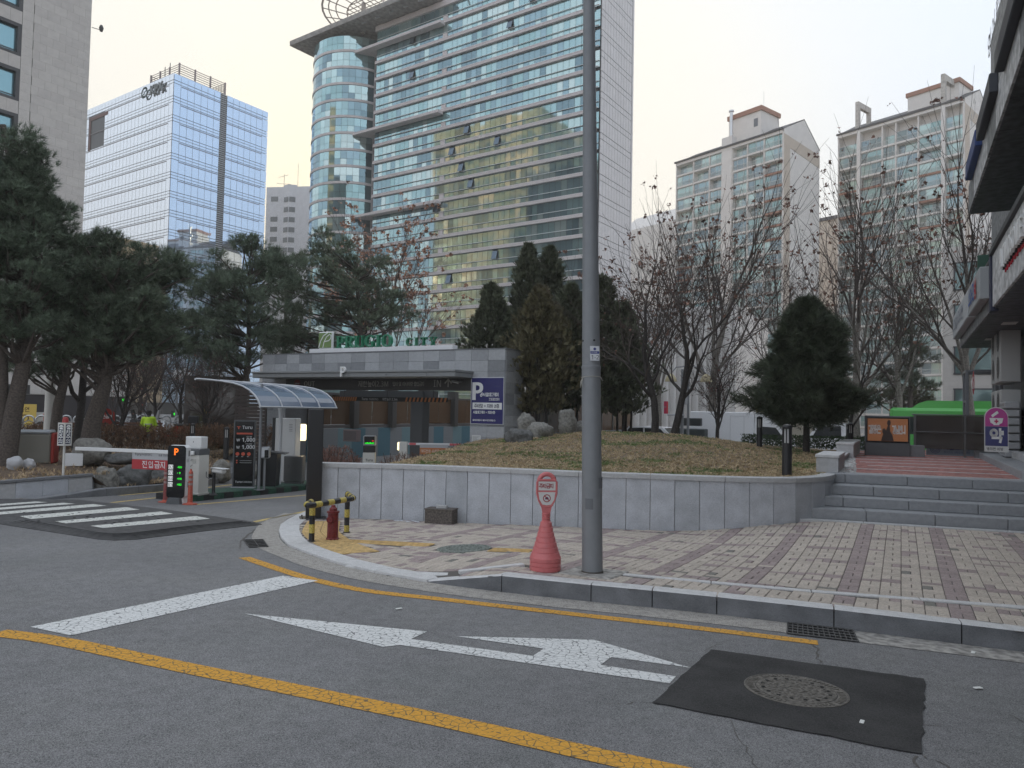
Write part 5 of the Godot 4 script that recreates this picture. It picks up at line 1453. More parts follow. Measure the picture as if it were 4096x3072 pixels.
func build_mirror_block() -> void:
	var t := thing("mirror_office", "mirror glass office block, right face tinted as if mirroring blue sky, with a rooftop cage and dark letters", "building", V(-77.98, -0.7, -162.06), -34.0)
	var top := 77.3
	var m := MB.new(); m.span(V(-44, 0, -25.2), V(-0.06, top - 0.3, -0.06)); obj("core", m, M.black_metal, t)
	var g := []; var strips := []
	var fh := 4.35
	for f in 17:
		var y1 := top - 1.5 - f * fh if f > 0 else top
		var yb := top - 1.5 - f * fh
		# three courses per storey: tall light, two narrow bands
		for part in [[0.0, 0.62], [-0.66, 0.62], [-1.34, 2.95]]:
			var yc: float = yb + (part[0] as float) - (part[1] as float) * 0.5 + 0.6
			var hgt: float = (part[1] as float) - 0.035
			if f == 0 and part[0] == 0.0: yc = top - 0.75; hgt = 1.45
			var k := 0
			var xx := -0.06
			while xx > -44.0:
				var hole: bool = xx < -28.6 and xx > -37.6 and yc > 66.0 and yc < 74.8
				if not hole: g.append([Transform3D(jitter_basis(Basis(), 0.0011), V(xx - 0.79, yc, 0.0)), V(1.50, hgt - 0.03, 0.06), C(0.78, 0.80, 0.82)])
				xx -= 1.58
			var zz := -0.06
			k = 0
			while zz > -25.0:
				var w := 1.69
				if zz < -11.7 and zz > -12.5:
					zz -= 1.78; continue
				g.append([Transform3D(jitter_basis(Basis(), 0.0011), V(0.0, yc, zz - w * 0.5)), V(0.06, hgt - 0.03, w - 0.07), C(0.50, 0.64, 0.82)])  # right face tinted with the blue of the sky it mirrors
				zz -= w
		strips.append([Transform3D(B0, V(-22.5, yb - 1.06, 0.03)), V(41.5, 0.2, 0.07), C(0.22, 0.2, 0.21)])
		strips.append([Transform3D(B0, V(0.03, yb - 1.06, -6.8)), V(0.07, 0.18, 9.9), C(0.16, 0.16, 0.2)])
		strips.append([Transform3D(B0, V(0.03, yb - 1.06, -18.6)), V(0.07, 0.18, 10.2), C(0.16, 0.16, 0.2)])
	pieces(t, "mirror_pane", "mirror_panes", g, M.mirror_glass)
	pieces(t, "vent_strip", "vent_strips", strips, M.plain)
	var lv := []
	for k in 150: lv.append([Transform3D(Basis.from_euler(V(0, 0, 0.5)), V(0.05, top - 0.3 - k * 0.5, -12.7)), V(0.25, 0.1, 1.7), C(0.50, 0.55, 0.6)])
	pieces(t, "louvre", "louvres", lv, M.plain)
	# terrace cut into the left face
	m = ink(0.12, 0.05, 0.04)
	m.span(V(-37.6, 66.2, -2.5), V(-36.9, 74.6, 0.1)); m.span(V(-37.6, 73.9, -2.5), V(-28.6, 74.7, 0.1)); obj("terrace_frame", m, M.plain, t)
	m = ink(0.34, 0.36, 0.38); m.span(V(-36.9, 66.2, -2.4), V(-28.6, 71.6, -0.3)); obj("terrace_wall", m, M.plain, t)
	m = ink(0.22, 0.24, 0.25); m.span(V(-36.9, 71.6, -5), V(-28.6, 73.9, -4.5)); obj("terrace_back", m, M.plain, t)
	# letters and ring
	m = ink(0.16, 0.18, 0.19); latin(m, "KPX", 2.1, V(-8.7, 74.0, 0.5), 0.3); obj("letters", m, M.plain, t)
	m = ink(0.03, 0.08, 0.09)
	var arc := PackedVector2Array(); var arc2 := PackedVector2Array()
	for k in 15:
		arc.append(Vector2(-11.0 + 1.15 * cos(0.6 + k * 0.26), 75.0 + 1.15 * sin(0.6 + k * 0.26))); arc2.append(Vector2(-11.0 + 1.05 * cos(3.8 + k * 0.24), 75.0 + 1.05 * sin(3.8 + k * 0.24)))
	m.stroke(arc, 0.5, 0.62); m.stroke(arc2, 0.4, 0.62); m.stroke(pv([-11.7, 74.5, -11.0, 75.0, -10.3, 75.5]), 0.35, 0.62)
	obj("logo", m, M.plain, t)
	# rooftop cage of rails round antennas
	m = ink(0.24, 0.19, 0.19)
	for k in 8:
		var y := top + 0.4 + k * 0.52
		for q in [[V(-15, y, -3), V(-3, y, -3)], [V(-3, y, -3), V(-3, y, -15)], [V(-15, y, -15), V(-3, y, -15)], [V(-15, y, -3), V(-15, y, -15)]]: m.tube([q[0], q[1]], [0.09, 0.09], 4)
	for p in [[-15, -3], [-11, -3], [-7, -3], [-3, -3], [-3, -7], [-3, -11], [-3, -15], [-15, -15]]: m.box(V(p[0], top + 2.1, p[1]), V(0.3, 4.4, 0.3))
	obj("roof_cage", m, M.plain, t)
	m = ink(0.16, 0.15, 0.15)
	for p in [[-13, -4, 3.5, 0.5], [-9.5, -3.4, 5.2, -0.2], [-8, -3.6, 5.8, 0.1], [-5, -8, 2.0, 0]]: m.tube([V(p[0], top, p[1]), V(p[0] + p[3], top + p[2], p[1])], [0.14, 0.1], 5)
	m.span(V(-12, top, -13), V(-5, top + 1.8, -5)); obj("antenna", m, M.plain, t)

func build_left_block() -> void:
	var o := V(-37.56, -0.5, -62.55)
	var t := thing("stone_office", "pale stone clad office block with deep set dark framed windows", "building", o, -34.0)
	# local: face in the plane x = 0, running from z = 0 (far corner) towards +z
	var m := MB.new(); m.span(V(-30, 0, 0.02), V(-0.42, 60, 40)); obj("core", m, M.black_metal, t)
	var st := []; var st2 := []
	for r in 62:
		var y := 33.6 + 0.5 + 10.0 - r * 0.745
		if y < 4.2: break
		var off := 0.49 if r % 2 else 0.0
		var s := -off
		while s < 4.47:
			var a: float = max(s, 0.0); var b: float = min(s + 0.985, 4.47)
			if b - a > 0.05: (st if rng.randf() < 0.5 else st2).append([Transform3D(B0, V(0, y, (a + b) * 0.5)), V(0.12, 0.738, b - a - 0.008), Color.WHITE])
			s += 0.985
		st.append([Transform3D(B0, V(0, y, 4.89)), V(0.12, 0.738, 0.80), Color.WHITE])
	# panels between windows
	for f in 13:
		var yt := 32.24 + 0.5 + 11.1 - f * 3.70
		for k in 5:
			st2.append([Transform3D(B0, V(0, yt + 0.525, 5.75 + k * 0.86)), V(0.12, 1.04, 0.85), Color.WHITE])
		var wn := ink(0.22, 0.40, 0.46); wn.span(V(-0.35, yt - 2.4, 5.6), V(-0.3, yt - 0.3, 9.4)); var wo := obj("window", wn, M.tower_glass, t)
		var fr := ink(0.06, 0.06, 0.065)
		fr.span(V(-0.4, yt - 2.65, 5.3), V(0.06, yt - 2.4, 9.7)); fr.span(V(-0.4, yt - 0.28, 5.3), V(0.06, yt, 9.7)); fr.span(V(-0.4, yt - 2.4, 5.3), V(0.06, yt - 0.28, 5.58)); fr.span(V(-0.4, yt - 2.4, 9.42), V(0.06, yt - 0.28, 9.7)); fr.span(V(-0.32, yt - 2.2, 5.58), V(-0.26, yt - 2.12, 9.42))
		obj("frame", fr, M.plain, wo)
	pieces(t, "stone_panel", "stone_panels", st, M.left_stone, 300)
	pieces(t, "stone_panel", "stone_panels", st2, M.left_stone2, 300)
	m = ink(0.08, 0.08, 0.08); m.cyl(V(0, 35.0, -0.1), V(0.2, 35.0, -0.7), 0.03, -1, 5); m.lathe(V(0.2, 34.9, -0.8), [Vector2(0.12, 0), Vector2(0.2, 0.3), Vector2(0.1, 0.55)], 8); obj("corner_lamp", m, M.plain, t)
	# lower wing at street level with a dark plinth
	var p := thing("stone_podium", "pale stone street front with a dark glazed plinth behind the pines", "building", V(-37.6, -0.5, -62.6), -34.0)
	m = MB.new(); m.span(V(-20, 2.6, -1.0), V(6.4, 14.0, 14)); obj("wall", m, M.left_stone, p)
	m = ink(0.035, 0.03, 0.032); m.span(V(-20, 0, -0.9), V(6.3, 2.6, 14)); obj("plinth", m, M.gloss, p)
	for k in 7:
		m = MB.new(); m.bbox(V(6.42, 4.2, 0.4 + k * 2.0), V(0.06, 3.1, 1.98), 0.01); obj("stone_panel", m, M.left_stone, p)
		m = MB.new(); m.bbox(V(6.42, 7.32, 0.4 + k * 2.0), V(0.06, 3.1, 1.98), 0.01); obj("stone_panel", m, M.left_stone2, p)
	m = ink(0.03, 0.03, 0.03); m.span(V(6.4, 2.62, 6.2), V(6.47, 3.3, 12.6)); obj("vent_strip", m, M.plain, p)

func apartment(_n: String, corner: Vector3, az: float, height: float, cols: Array, blank: Array, label: String, kind: int) -> void:
	# local x runs left along the front (negative), z towards the viewer
	var t := thing("apartment_block", label, "building", corner, -(90.0 + az))
	var fh := 2.8; var n := int(height / fh)
	var wtot: float = cols[cols.size() - 1]
	var depth := 14.0
	var m := MB.new(); m.span(V(-wtot, 0, -depth), V(0, height, -1.5)); obj("core", m, M.apt_white, t)
	# gable and roof
	m = MB.new()
	m.xf = Transform3D(Basis(UP, PI / 2), V(0.0, 0, 0))
	m.ext(pv([0.0, 0, depth, 0, depth, height - 1, depth * 0.55, height + 4.2, 0.0, height + 0.4]), -0.05, 0.25)
	obj("gable_wall", m, M.apt_white, t)
	m = MB.new(); m.xf = Transform3D(Basis(UP, PI / 2), V(0.0, 0, 0)); m.ext(pv([0.0, 0, 2.2, 0, 2.2, height - 3.2, depth, height - 5.0, depth, height - 2.2, 0.0, height - 0.6]), 0.25, 0.32); obj("gable_band", m, M.apt_beige, t)
	m = ink(0.03, 0.032, 0.045)
	m.quad(V(-wtot - 0.3, height + 0.2, 0.5), V(0.3, height + 0.2, 0.5), V(0.3, height + 4.4, -depth * 0.55), V(-wtot - 0.3, height + 4.4, -depth * 0.55))
	m.quad(V(0.3, height - 1, -depth - 0.3), V(-wtot - 0.3, height - 1, -depth - 0.3), V(-wtot - 0.3, height + 4.4, -depth * 0.55), V(0.3, height + 4.4, -depth * 0.55))
	m.span(V(-wtot - 0.3, height + 0.1, 0.3), V(0.3, height + 0.5, 0.6)); obj("roof", m, M.plain, t)
	m = MB.new(); m.span(V(-wtot, height - 0.5, -1.5), V(0, height + 0.15, 0.35)); obj("eave", m, M.apt_white, t)
	for i in cols.size():
		m = MB.new()
		var wide: float = 0.28 if kind == 0 or not i in [1, 5] else 0.75
		m.span(V(-cols[i] - wide * 0.5, 0, -1.5), V(-cols[i] + wide * 0.5, height, 0.1 if wide < 0.5 else 0.5)); obj("wall_fin", m, M.apt_white, t)
	var tones := [C(0.22, 0.37, 0.37), C(0.33, 0.50, 0.48), C(0.14, 0.20, 0.21), C(0.42, 0.58, 0.55), C(0.18, 0.27, 0.31), C(0.26, 0.40, 0.44)]
	var cache := {}
	for i in cols.size() - 1:
		var x0: float = -cols[i + 1] + 0.16; var x1: float = -cols[i] - 0.16
		if kind == 1 and i in [1, 5]: x1 -= 0.2
		if kind == 1 and i in [0, 4]: x0 += 0.2
		var w := x1 - x0
		if i in blank:
			m = MB.new(); m.span(V(x0 - 0.1, 0, -1.5), V(x1 + 0.1, height + 2.5, 0.3)); obj("stair_shaft", m, M.apt_white, t); continue
		for f in n:
			var y := f * fh
			var deep: bool = (i * 5 + f * 3) % 4 == 1        # open balcony
			var z := -1.2 if deep else -0.12
			var ck := "b%d" % i
			if not cache.has(ck):
				var sl := MB.new(); sl.box(V(0, 0.22, -0.5), V(w, 0.44, 1.4))
				var rl := ink(0.50, 0.52, 0.51)
				rl.box(V(0, 1.36, 0.27), V(w, 0.06, 0.06)); rl.box(V(0, 0.62, 0.27), V(w, 0.05, 0.05))
				var nb := int(w / 0.22)
				for k in nb + 1: rl.box(V(-w * 0.5 + w * k / nb, 0.98, 0.27), V(0.04, 0.75, 0.04))
				cache[ck] = [sl.mesh(), rl.mesh()]
			var red: bool = (kind == 0 and i == 0 and f > n - 9 and f < n - 2) or (kind == 0 and i == 6 and f > n - 14 and f < n - 8) or (kind == 1 and (f == n - 4 or f == n - 6 or f == n - 8) and i != 2 and i != 3)
			var b := obj("balcony", cache[ck][0], M.apt_red if red else M.apt_white, t); b.position = V((x0 + x1) * 0.5, y, 0)
			obj("railing", cache[ck][1], M.plain, b)
			var tk: int = rng.randi() % 6
			var tk2: int = rng.randi() % 6
			var wk := "w%d_%d_%d_%d" % [i, tk, tk2, int(deep)]
			if not cache.has(wk):
				var gm := MB.new()
				var split: float = [0.3, 0.5, 0.42][(tk + i) % 3]
				gm.col = tones[tk]; gm.span(V(-w * 0.5 + 0.05, 0.46, z - 0.03), V(-w * 0.5 + w * split - 0.03, 2.68, z))
				gm.col = tones[tk2]; gm.span(V(-w * 0.5 + w * split + 0.03, 0.46, z - 0.03), V(w * 0.5 - 0.05, 2.68, z))
				var fm := ink(0.55, 0.56, 0.55)
				for xx in [-w * 0.5 + 0.04, -w * 0.5 + w * split, w * 0.5 - 0.04, w * (0.5 - 0.24)]: fm.box(V(xx, 1.6, z + 0.02), V(0.07, 2.3, 0.08))
				fm.box(V(0, 2.7, z + 0.02), V(w, 0.1, 0.1))
				cache[wk] = [gm.mesh(), fm.mesh()]
			var wo := obj("window", cache[wk][0], M.apt_glass, t); wo.position = V((x0 + x1) * 0.5, y, 0)
			obj("frame", cache[wk][1], M.plain, wo)
	# rooftop house
	m = MB.new()
	if kind == 0:
		m.span(V(-15.5, height, -10), V(-7.2, height + 8.2, -3.0)); var rh := obj("roof_house", m, M.apt_white, t)
		m = MB.new(); m.span(V(-15.8, height + 7.5, -10.3), V(-6.9, height + 8.5, -2.7)); obj("cornice", m, M.apt_red, rh)
		m = ink(0.12, 0.14, 0.17); m.span(V(-9.0, height + 4.2, -3.02), V(-8.0, height + 6.0, -2.95)); obj("window", m, M.plain, rh)
		m = MB.new(); m.cyl(V(-13.6, height - 1, -1.2), V(-13.6, height + 8.6, -1.2), 0.38, -1, 10); m.cyl(V(-13.6, height + 8.6, -1.2), V(-13.6, height + 8.9, -1.2), 0.6, -1, 10); obj("flue", m, M.steel, t)
		m = MB.new(); m.cyl(V(-8.5, height + 8, -6), V(-8.5, height + 13, -6), 0.05, -1, 4); obj("mast", m, M.steel, t)
	else:
		m.span(V(-12.8, height, -11), V(-2.5, height + 6.6, -4.5)); var rh := obj("roof_house", m, M.apt_white, t)
		m = MB.new(); m.span(V(-13.1, height + 6.0, -11.3), V(-2.2, height + 6.9, -4.2)); obj("cornice", m, M.apt_red, rh)
		for xx in [-3.7, -21.6]:
			m = MB.new()
			m.span(V(xx - 0.38, height, -0.4), V(xx + 0.38, height + 6.6, 0.5)); m.span(V(xx - 0.38, height, -5.4), V(xx + 0.38, height + 6.6, -4.6)); m.span(V(xx - 0.38, height + 5.3, -4.6), V(xx + 0.38, height + 6.6, -0.4)); obj("roof_frame", m, M.concrete_pale, t)

func build_far_blocks() -> void:
	# white apartment between the two glass buildings
	var t := thing("white_apartment", "narrow white apartment tower with small square windows and an added unseen wing, behind the office block", "building", V(-70.0, -0.7, -236), -8.0)
	var m := MB.new(); m.span(V(-12.5, 0, -16), V(6.5, 74.5, 0)); m.span(V(-19.5, 0, -16), V(-12.5, 50, -1)); m.span(V(6.5, 0, -16), V(40, 56, -2)); m.span(V(6.5, 0, -2), V(13, 45, 1)); obj("wall", m, M.apt_grey, t)  # long right wing added, unseen behind the glass tower, to block the low sun
	m = MB.new(); m.prism(pv([-6.5, 0.0, -4.2, 1.0, -1.9, 0.0]), 0, 75.0); obj("bay", m, M.apt_grey, t)
	var wins := []
	for f in 21:
		var y := 70.5 - f * 3.35
		if f != 1: wins.append([Transform3D(B0, V(-9.6, y, 0.0)), V(2.4, 1.6, 0.2), C(0.14, 0.15, 0.16)])
		for sx in [-1, 1]: wins.append([Transform3D(Basis(UP, -sx * 0.41 * -1.0), V(-4.2 + sx * 1.05, y - 0.4, 0.58)), V(1.9, 1.6, 0.2), C(0.12, 0.13, 0.14)])
		if f > 6:
			wins.append([Transform3D(B0, V(-15.0, y - 1.0, -1.0)), V(2.4, 1.6, 0.2), C(0.14, 0.15, 0.16)])
			wins.append([Transform3D(B0, V(9.8, y - 1.0, 1.0)), V(5.4, 1.9, 0.2), C(0.2, 0.27, 0.29)])
	pieces(t, "window", "windows", wins, M.gloss)
	m = ink(0.1, 0.1, 0.1); m.cyl(V(-4, 74, -5), V(-4, 84, -5), 0.06, -1, 4); m.cyl(V(-8.4, 74, -4), V(-8.4, 80, -4), 0.08, -1, 4); m.cyl(V(-11, 77, -4), V(-6, 76.6, -4), 0.06, -1, 4); m.cyl(V(-10.5, 79, -4), V(-7, 79.8, -4), 0.06, -1, 4); obj("antenna", m, M.plain, t)
	# gabled block right behind the glass tower's edge
	t = thing("gabled_apartment", "pale gabled apartment end with a reddish painted frame, left of the flue block", "building", V(47, -0.7, -205), -52.0)
	m = MB.new(); m.xf = Transform3D(Basis(UP, PI / 2), Vector3.ZERO)
	m.span(V(0, 0, -24), V(16, 58, -0.2)); m.ext(pv([0, 58, 16, 58, 8, 64]), -24, 0.0)
	obj("wall", m, M.apt_white, t)
	m = MB.new(); m.xf = Transform3D(Basis(UP, PI / 2), Vector3.ZERO); m.span(V(1.0, 0, -0.1), V(2.2, 53, 0.1)); m.span(V(1.0, 53, -0.1), V(15, 54.3, 0.1)); m.span(V(13.8, 0, -0.1), V(15, 53, 0.1)); obj("painted_frame", m, M.apt_red, t)
	t = thing("gabled_apartment", "distant cream apartment end between the two white blocks", "building", V(98, -0.7, -215), -52.0)
	m = MB.new(); m.span(V(-22, 0, -16), V(0, 62, 0)); obj("wall", m, M.apt_beige, t)
	m = ink(0.05, 0.05, 0.07); m.span(V(-22.5, 62, -16.5), V(0.5, 63, 0.5)); obj("roof", m, M.plain, t)
	# four-storey tiled block beyond the bus
	t = thing("clinic_block", "grey tiled clinic block with wide windows and Korean shop lettering", "building", V(35.0, -0.7, -59.0), -36.0)
	m = MB.new(); m.span(V(0, 0, -12), V(20, 16.3, 0)); obj("wall", m, M.left_stone2, t)
	for f in 4:
		for k in 3:
			m = ink(0.13, 0.2, 0.2); m.span(V(0.9 + k * 6.0, 2.6 + f * 3.4, 0.02), V(5.3 + k * 6.0, 4.7 + f * 3.4, 0.06)); var wo := obj("window", m, M.apt_glass, t)
			m = ink(0.05, 0.05, 0.055)
			for xx in [0.8, 3.9, 4.6, 5.3]: m.box(V(xx + k * 6.0 + 0.05, 3.65 + f * 3.4, 0.06), V(0.1, 2.2, 0.1))
			m.box(V(3.1 + k * 6.0, 2.56 + f * 3.4, 0.06), V(4.7, 0.1, 0.1)); m.box(V(3.1 + k * 6.0, 4.74 + f * 3.4, 0.06), V(4.7, 0.1, 0.1)); obj("frame", m, M.plain, wo)
	var tl := []
	for r in 13:
		for c in 12: tl.append([Transform3D(B0, V(0.83 + c * 1.66, 0.65 + r * 1.22, 0.0)), V(1.65, 1.21, 0.03), Color.WHITE])
	pieces(t, "tile", "tiles", tl, M.left_stone2)
	m = ink(0.7, 0.7, 0.68); hangul(m, "밥은 시골과", 0.75, V(4.6, 5.05, 0.12), 0.14); obj("lettering", m, M.plain, t)
	m = ink(0.02, 0.02, 0.03); m.disc(V(3.9, 5.4, 0.12), 0.45, 16); obj("emblem", m, M.plain, t)
	m = ink(0.06, 0.06, 0.05); m.span(V(0.2, 1.4, 0.02), V(18, 2.4, 0.3)); var fs := obj("shop_fascia", m, M.plain, t)
	m = ink(0.6, 0.6, 0.58); hangul(m, "김 네", 0.6, V(4.0, 1.6, 0.32), 0.14); obj("lettering", m, M.plain, fs)
	# ribbed pale building across the street
	t = thing("ribbed_building", "pale building with close vertical ribs behind the bare trees", "building", V(8.0, -0.7, -66), -30.0)
	m = MB.new(); m.span(V(-14, 0, -14), V(12, 11.5, -0.2)); obj("wall", m, M.apt_white, t)
	for k in 40:
		m = MB.new(); m.span(V(-13.9 + k * 0.65, 0.3, -0.2), V(-13.72 + k * 0.65, 11.4, 0.12)); obj("rib", m, M.apt_white, t)
	m = ink(0.55, 0.33, 0.1); m.span(V(-13, 3.0, 0.1), V(-4.5, 3.5, 0.5)); var sg := obj("shop_fascia", m, M.plain, t)
	m = ink(0.5, 0.5, 0.5); m.span(V(-13, 2.2, 0.1), V(-4.5, 3.0, 0.45)); latin(m, "COFFEE", 0.5, V(-8.5, 2.35, 0.5)); obj("sign_band", m, M.plain, sg)
	# sunlit tan blocks outside the frame, seen only as reflections
	t = thing("tan_tower", "tan office tower, seen mirrored in the glass buildings", "building", V(-100, -0.7, -58), -34.0)
	m = MB.new(); m.span(V(-30, 0, -16), V(8, 88, 18)); obj("wall", m, M.tan_wall, t)
	var tw := []
	for f in 24:
		for k in 12: tw.append([Transform3D(B0, V(-28.5 + k * 3.1, 3.0 + f * 3.5, -16)), V(2.0, 2.0, 0.12), C(0.05, 0.09, 0.10)])
		for k in 9: tw.append([Transform3D(B0, V(8.0, 3.0 + f * 3.5, -14 + k * 3.7)), V(0.12, 2.0, 2.2), C(0.05, 0.09, 0.10)])
	pieces(t, "window", "windows", tw, M.gloss)
	t = thing("tan_block", "lower tan block, seen mirrored at the foot of the mirror glass office", "building", V(-150, -0.7, -178), -34.0)
	m = MB.new(); m.span(V(-30, 0, -24), V(10, 46, 20)); m.span(V(-16, 46, -10), V(4, 52, 8)); obj("wall", m, M.tan_wall, t)

# ------------------------------------------------------------------ helpers from the photograph: pixel (of 4096 x 3072) to place
func px_ray(x: float, y: float) -> Vector3:
	var b := Basis.from_euler(V(deg_to_rad(2.10), 0, deg_to_rad(1.13)))
	return b * V((x - 2048.0) / 2906.1, -(y - 1536.0) / 2906.1, -1.0)
func px_road(x: float, y: float, lift := 0.0) -> Vector3:      # where the line of sight meets the sloping road
	var d := px_ray(x, y)
	var t := (lift - 1.6) / (d.y + 0.02 * d.x - 0.045 * d.z)
	return V(0, 1.6, 0) + d * t
func px_far(x: float, y: float, dist: float) -> Vector3:       # at a known distance over the ground
	var d := px_ray(x, y)
	return V(0, 1.6, 0) + d * (dist / Vector2(d.x, d.z).length())
func rock(called: String, label: String, at: Vector3, s: Vector3, seed_: int, material: Material, group := "", turn := 0.0) -> void:
	var f := noise(seed_, 0.9, 3)
	var m := MB.new(); var nu := 22; var nv := 14
	var pts := []
	for j in nv + 1:
		var row := []
		for i in nu:
			var th := PI * j / nv; var ph := TAU * i / nu
			var d := V(sin(th) * cos(ph), cos(th), sin(th) * sin(ph))
			var k := 1.0 + 0.28 * f.get_noise_3dv(d * 1.1) + 0.12 * f.get_noise_3dv(d * 3.0)
			var q := V(sign(d.x) * pow(abs(d.x), 0.8), sign(d.y) * pow(abs(d.y), 0.85), sign(d.z) * pow(abs(d.z), 0.8))
			row.append(q * k * s * 0.5 + V(0, s.y * 0.36, 0))
		pts.append(row)
	var nor := []
	for j in nv + 1:
		var row := []
		for i in nu:
			var a: Vector3 = pts[j][(i + 1) % nu] - pts[j][(i + nu - 1) % nu]; var b: Vector3 = pts[min(j + 1, nv)][i] - pts[max(j - 1, 0)][i]
			var nn := a.cross(b).normalized() if j > 0 and j < nv else (Vector3.UP if j == 0 else Vector3.DOWN)
			if nn.dot(pts[j][i] - V(0, s.y * 0.36, 0)) < 0: nn = -nn
			row.append(nn)
		nor.append(row)
	for j in nv:
		for i in nu:
			var i2 := (i + 1) % nu
			m.quad_n(pts[j + 1][i], nor[j + 1][i], pts[j][i], nor[j][i], pts[j][i2], nor[j][i2], pts[j + 1][i2], nor[j + 1][i2])
	var o := obj(called, m, material); o.position = at; o.rotation_degrees.y = turn
	tag(o, label, "boulder", group)

# ------------------------------------------------------------------ garden on the left
var garden_front := []
func garden_y(p: Vector2, v: float, wall: bool) -> float:
	return -0.12 + 0.06 * smoothstep(0.0, 0.3, v) if wall else lerp(-0.48, -0.08, smoothstep(0.0, 0.12, v))
func build_left_side() -> void:
	garden_front = smooth_line(v2([-13.6, -8.4, -12.4, -11.4, -11.3, -14.1, -10.55, -15.95, -9.98, -17.35]), 0.6)
	var wl := garden_front.size()
	for p in smooth_line(v2([-9.62, -17.6, -9.35, -18.6, -9.05, -20.5, -9.3, -24.0, -11.4, -29.3, -13.0, -36.0, -14, -44]), 0.8): garden_front.append(p)
	var mb := MB.new(); var nv := 30
	var gn := noise(151, 0.5, 3)
	var rows := []
	for i in garden_front.size():
		var row := []
		for j in nv + 1:
			var v := pow(float(j) / nv, 1.6)
			var f: Vector2 = garden_front[i]
			var p := f + Vector2(-30.0, -9.0) * v
			row.append(V(p.x, garden_y(p, v, i < wl) + 0.05 * gn.get_noise_2d(p.x, p.y) * min(1.0, v * 20.0), p.y))
		rows.append(row)
	for i in garden_front.size() - 1:
		for j in nv:
			var q := [rows[i][j], rows[i][j + 1], rows[i + 1][j + 1], rows[i + 1][j]]
			var k := 0.8 + 0.5 * gn.get_noise_2d(q[0].x * 3.0, q[0].z * 3.0)
			mb.col = C(0.19, 0.13, 0.085) * k
			if (q[1] - q[0]).cross(q[3] - q[0]).y > 0: mb.quad(q[0], q[1], q[2], q[3])
			else: mb.quad(q[3], q[2], q[1], q[0])
	struct("garden_ground", mb, M.soil)
	# low wall
	var w := thing("garden_wall", "low pale granite wall in front of the pines, with a plain coping", "wall")
	var wline := garden_front.slice(0, wl)
	var k2 := 0
	while k2 < wl - 1:
		var a: Vector2 = wline[k2]; var b: Vector2 = wline[k2 + 1]; var d := (b - a).normalized(); var c := a.lerp(b, 0.5)
		var bs := Basis(V(d.x, 0, d.y), UP, V(d.x, 0, d.y).cross(UP))
		var m := MB.new(); m.bbox(V(0, -0.5, 0.0), V((b - a).length() - 0.008, 0.70, 0.16), 0.005)
		place(obj("wall_panel", m, M.granite_wall if k2 % 3 else M.granite, w), Transform3D(bs, V(c.x, 0, c.y)))
		m = MB.new(); m.bbox(V(0, -0.115, 0.0), V((b - a).length() - 0.006, 0.06, 0.22), 0.006)
		place(obj("coping_stone", m, M.granite_dark, w), Transform3D(bs, V(c.x, 0, c.y)))
		k2 += 1
	var e: Vector2 = wline[wl - 1]
	var em := MB.new(); em.bbox(V(0, -0.5, 0), V(0.7, 0.70, 0.14), 0.005); place(obj("wall_panel", em, M.granite_wall, w), Transform3D(Basis(UP, deg_to_rad(12)), V(e.x - 0.36, 0, e.y - 0.1)))
	# kerb on that side of the lane
	var kr := Node3D.new(); kr.name = "lane_kerb"; add_child(kr); kr.set_meta("kind", "structure")
	var kl := smooth_line(v2([-10.6, -14.2, -9.75, -16.1, -9.2, -17.9, -8.85, -20.4, -9.0, -23.5, -10.6, -28.0]), 1.0)
	for i in kl.size() - 1:
		var h0: float = clamp((i - 1) * 0.09, 0.015, 0.18); var h1: float = clamp(i * 0.09, 0.015, 0.18)
		var m := MB.new()
		var a: Vector2 = kl[i]; var b: Vector2 = kl[i + 1]
		kerb_stone(m, a, b, h0, h1, 0.2); kerb_top(m, a, b, h0, h1, 0.2)
		obj("kerb_stone", m, M.granite_dark if i % 2 else M.kerb_face, kr)
	mb = MB.new()     # narrow brick margin between wall and road
	band(mb, v2([-13.4, -8.0, -12.2, -11.2, -11.1, -13.9, -10.35, -15.7]), v2([-12.4, -8.3, -11.3, -11.6, -10.65, -14.0, -9.95, -15.6]), 0.02, 4)
	struct("brick_margin", mb, M.margin)
	# rubber crossing table
	var crop := func(x: float, y: float, lift: float) -> Vector3: return px_road(x / 1.58, 1750.0 + y / 1.58, lift)
	var outer := []; var inner := []
	for q in [[1655, 552], [1300, 592], [860, 646], [720, 652], [620, 645], [0, 549], [-500, 475], [-200, 392], [480, 398], [1030, 456], [1600, 535]]: outer.append(crop.call(q[0], q[1], 0.0))
	var cen := Vector3.ZERO
	for p in outer: cen += p / outer.size()
	for p in outer:
		var dd: Vector3 = (cen - p); inner.append(p + dd.normalized() * 0.42 + V(0, 0.055, 0))
	mb = MB.new()
	for i in outer.size():
		var j := (i + 1) % outer.size()
		mb.quad(outer[j] + V(0, 0.012, 0), outer[i] + V(0, 0.012, 0), inner[i], inner[j]) if (outer[i] - outer[j]).cross(inner[j] - outer[j]).y > 0 else mb.quad(outer[i] + V(0, 0.012, 0), outer[j] + V(0, 0.012, 0), inner[j], inner[i])
		mb.quad(outer[i] - V(0, 0.05, 0), outer[j] - V(0, 0.05, 0), outer[j] + V(0, 0.012, 0), outer[i] + V(0, 0.012, 0))
	var fan := PackedVector2Array()
	for p in inner: fan.append(Vector2(p.x, p.z))
	var tr := Geometry2D.triangulate_polygon(fan)
	for i in range(0, tr.size(), 3):
		var a: Vector3 = inner[tr[i]]; var b: Vector3 = inner[tr[i + 1]]; var c: Vector3 = inner[tr[i + 2]]
		if (b - a).cross(c - a).y > 0: mb.tri(a, b, c)
		else: mb.tri(a, c, b)
	var tb := thing("speed_table", "black rubber speed table carrying the white crossing stripes", "speed table")
	obj("rubber_mat", mb, M.rubber, tb)
	# ridges along the near edge
	mb = MB.new()
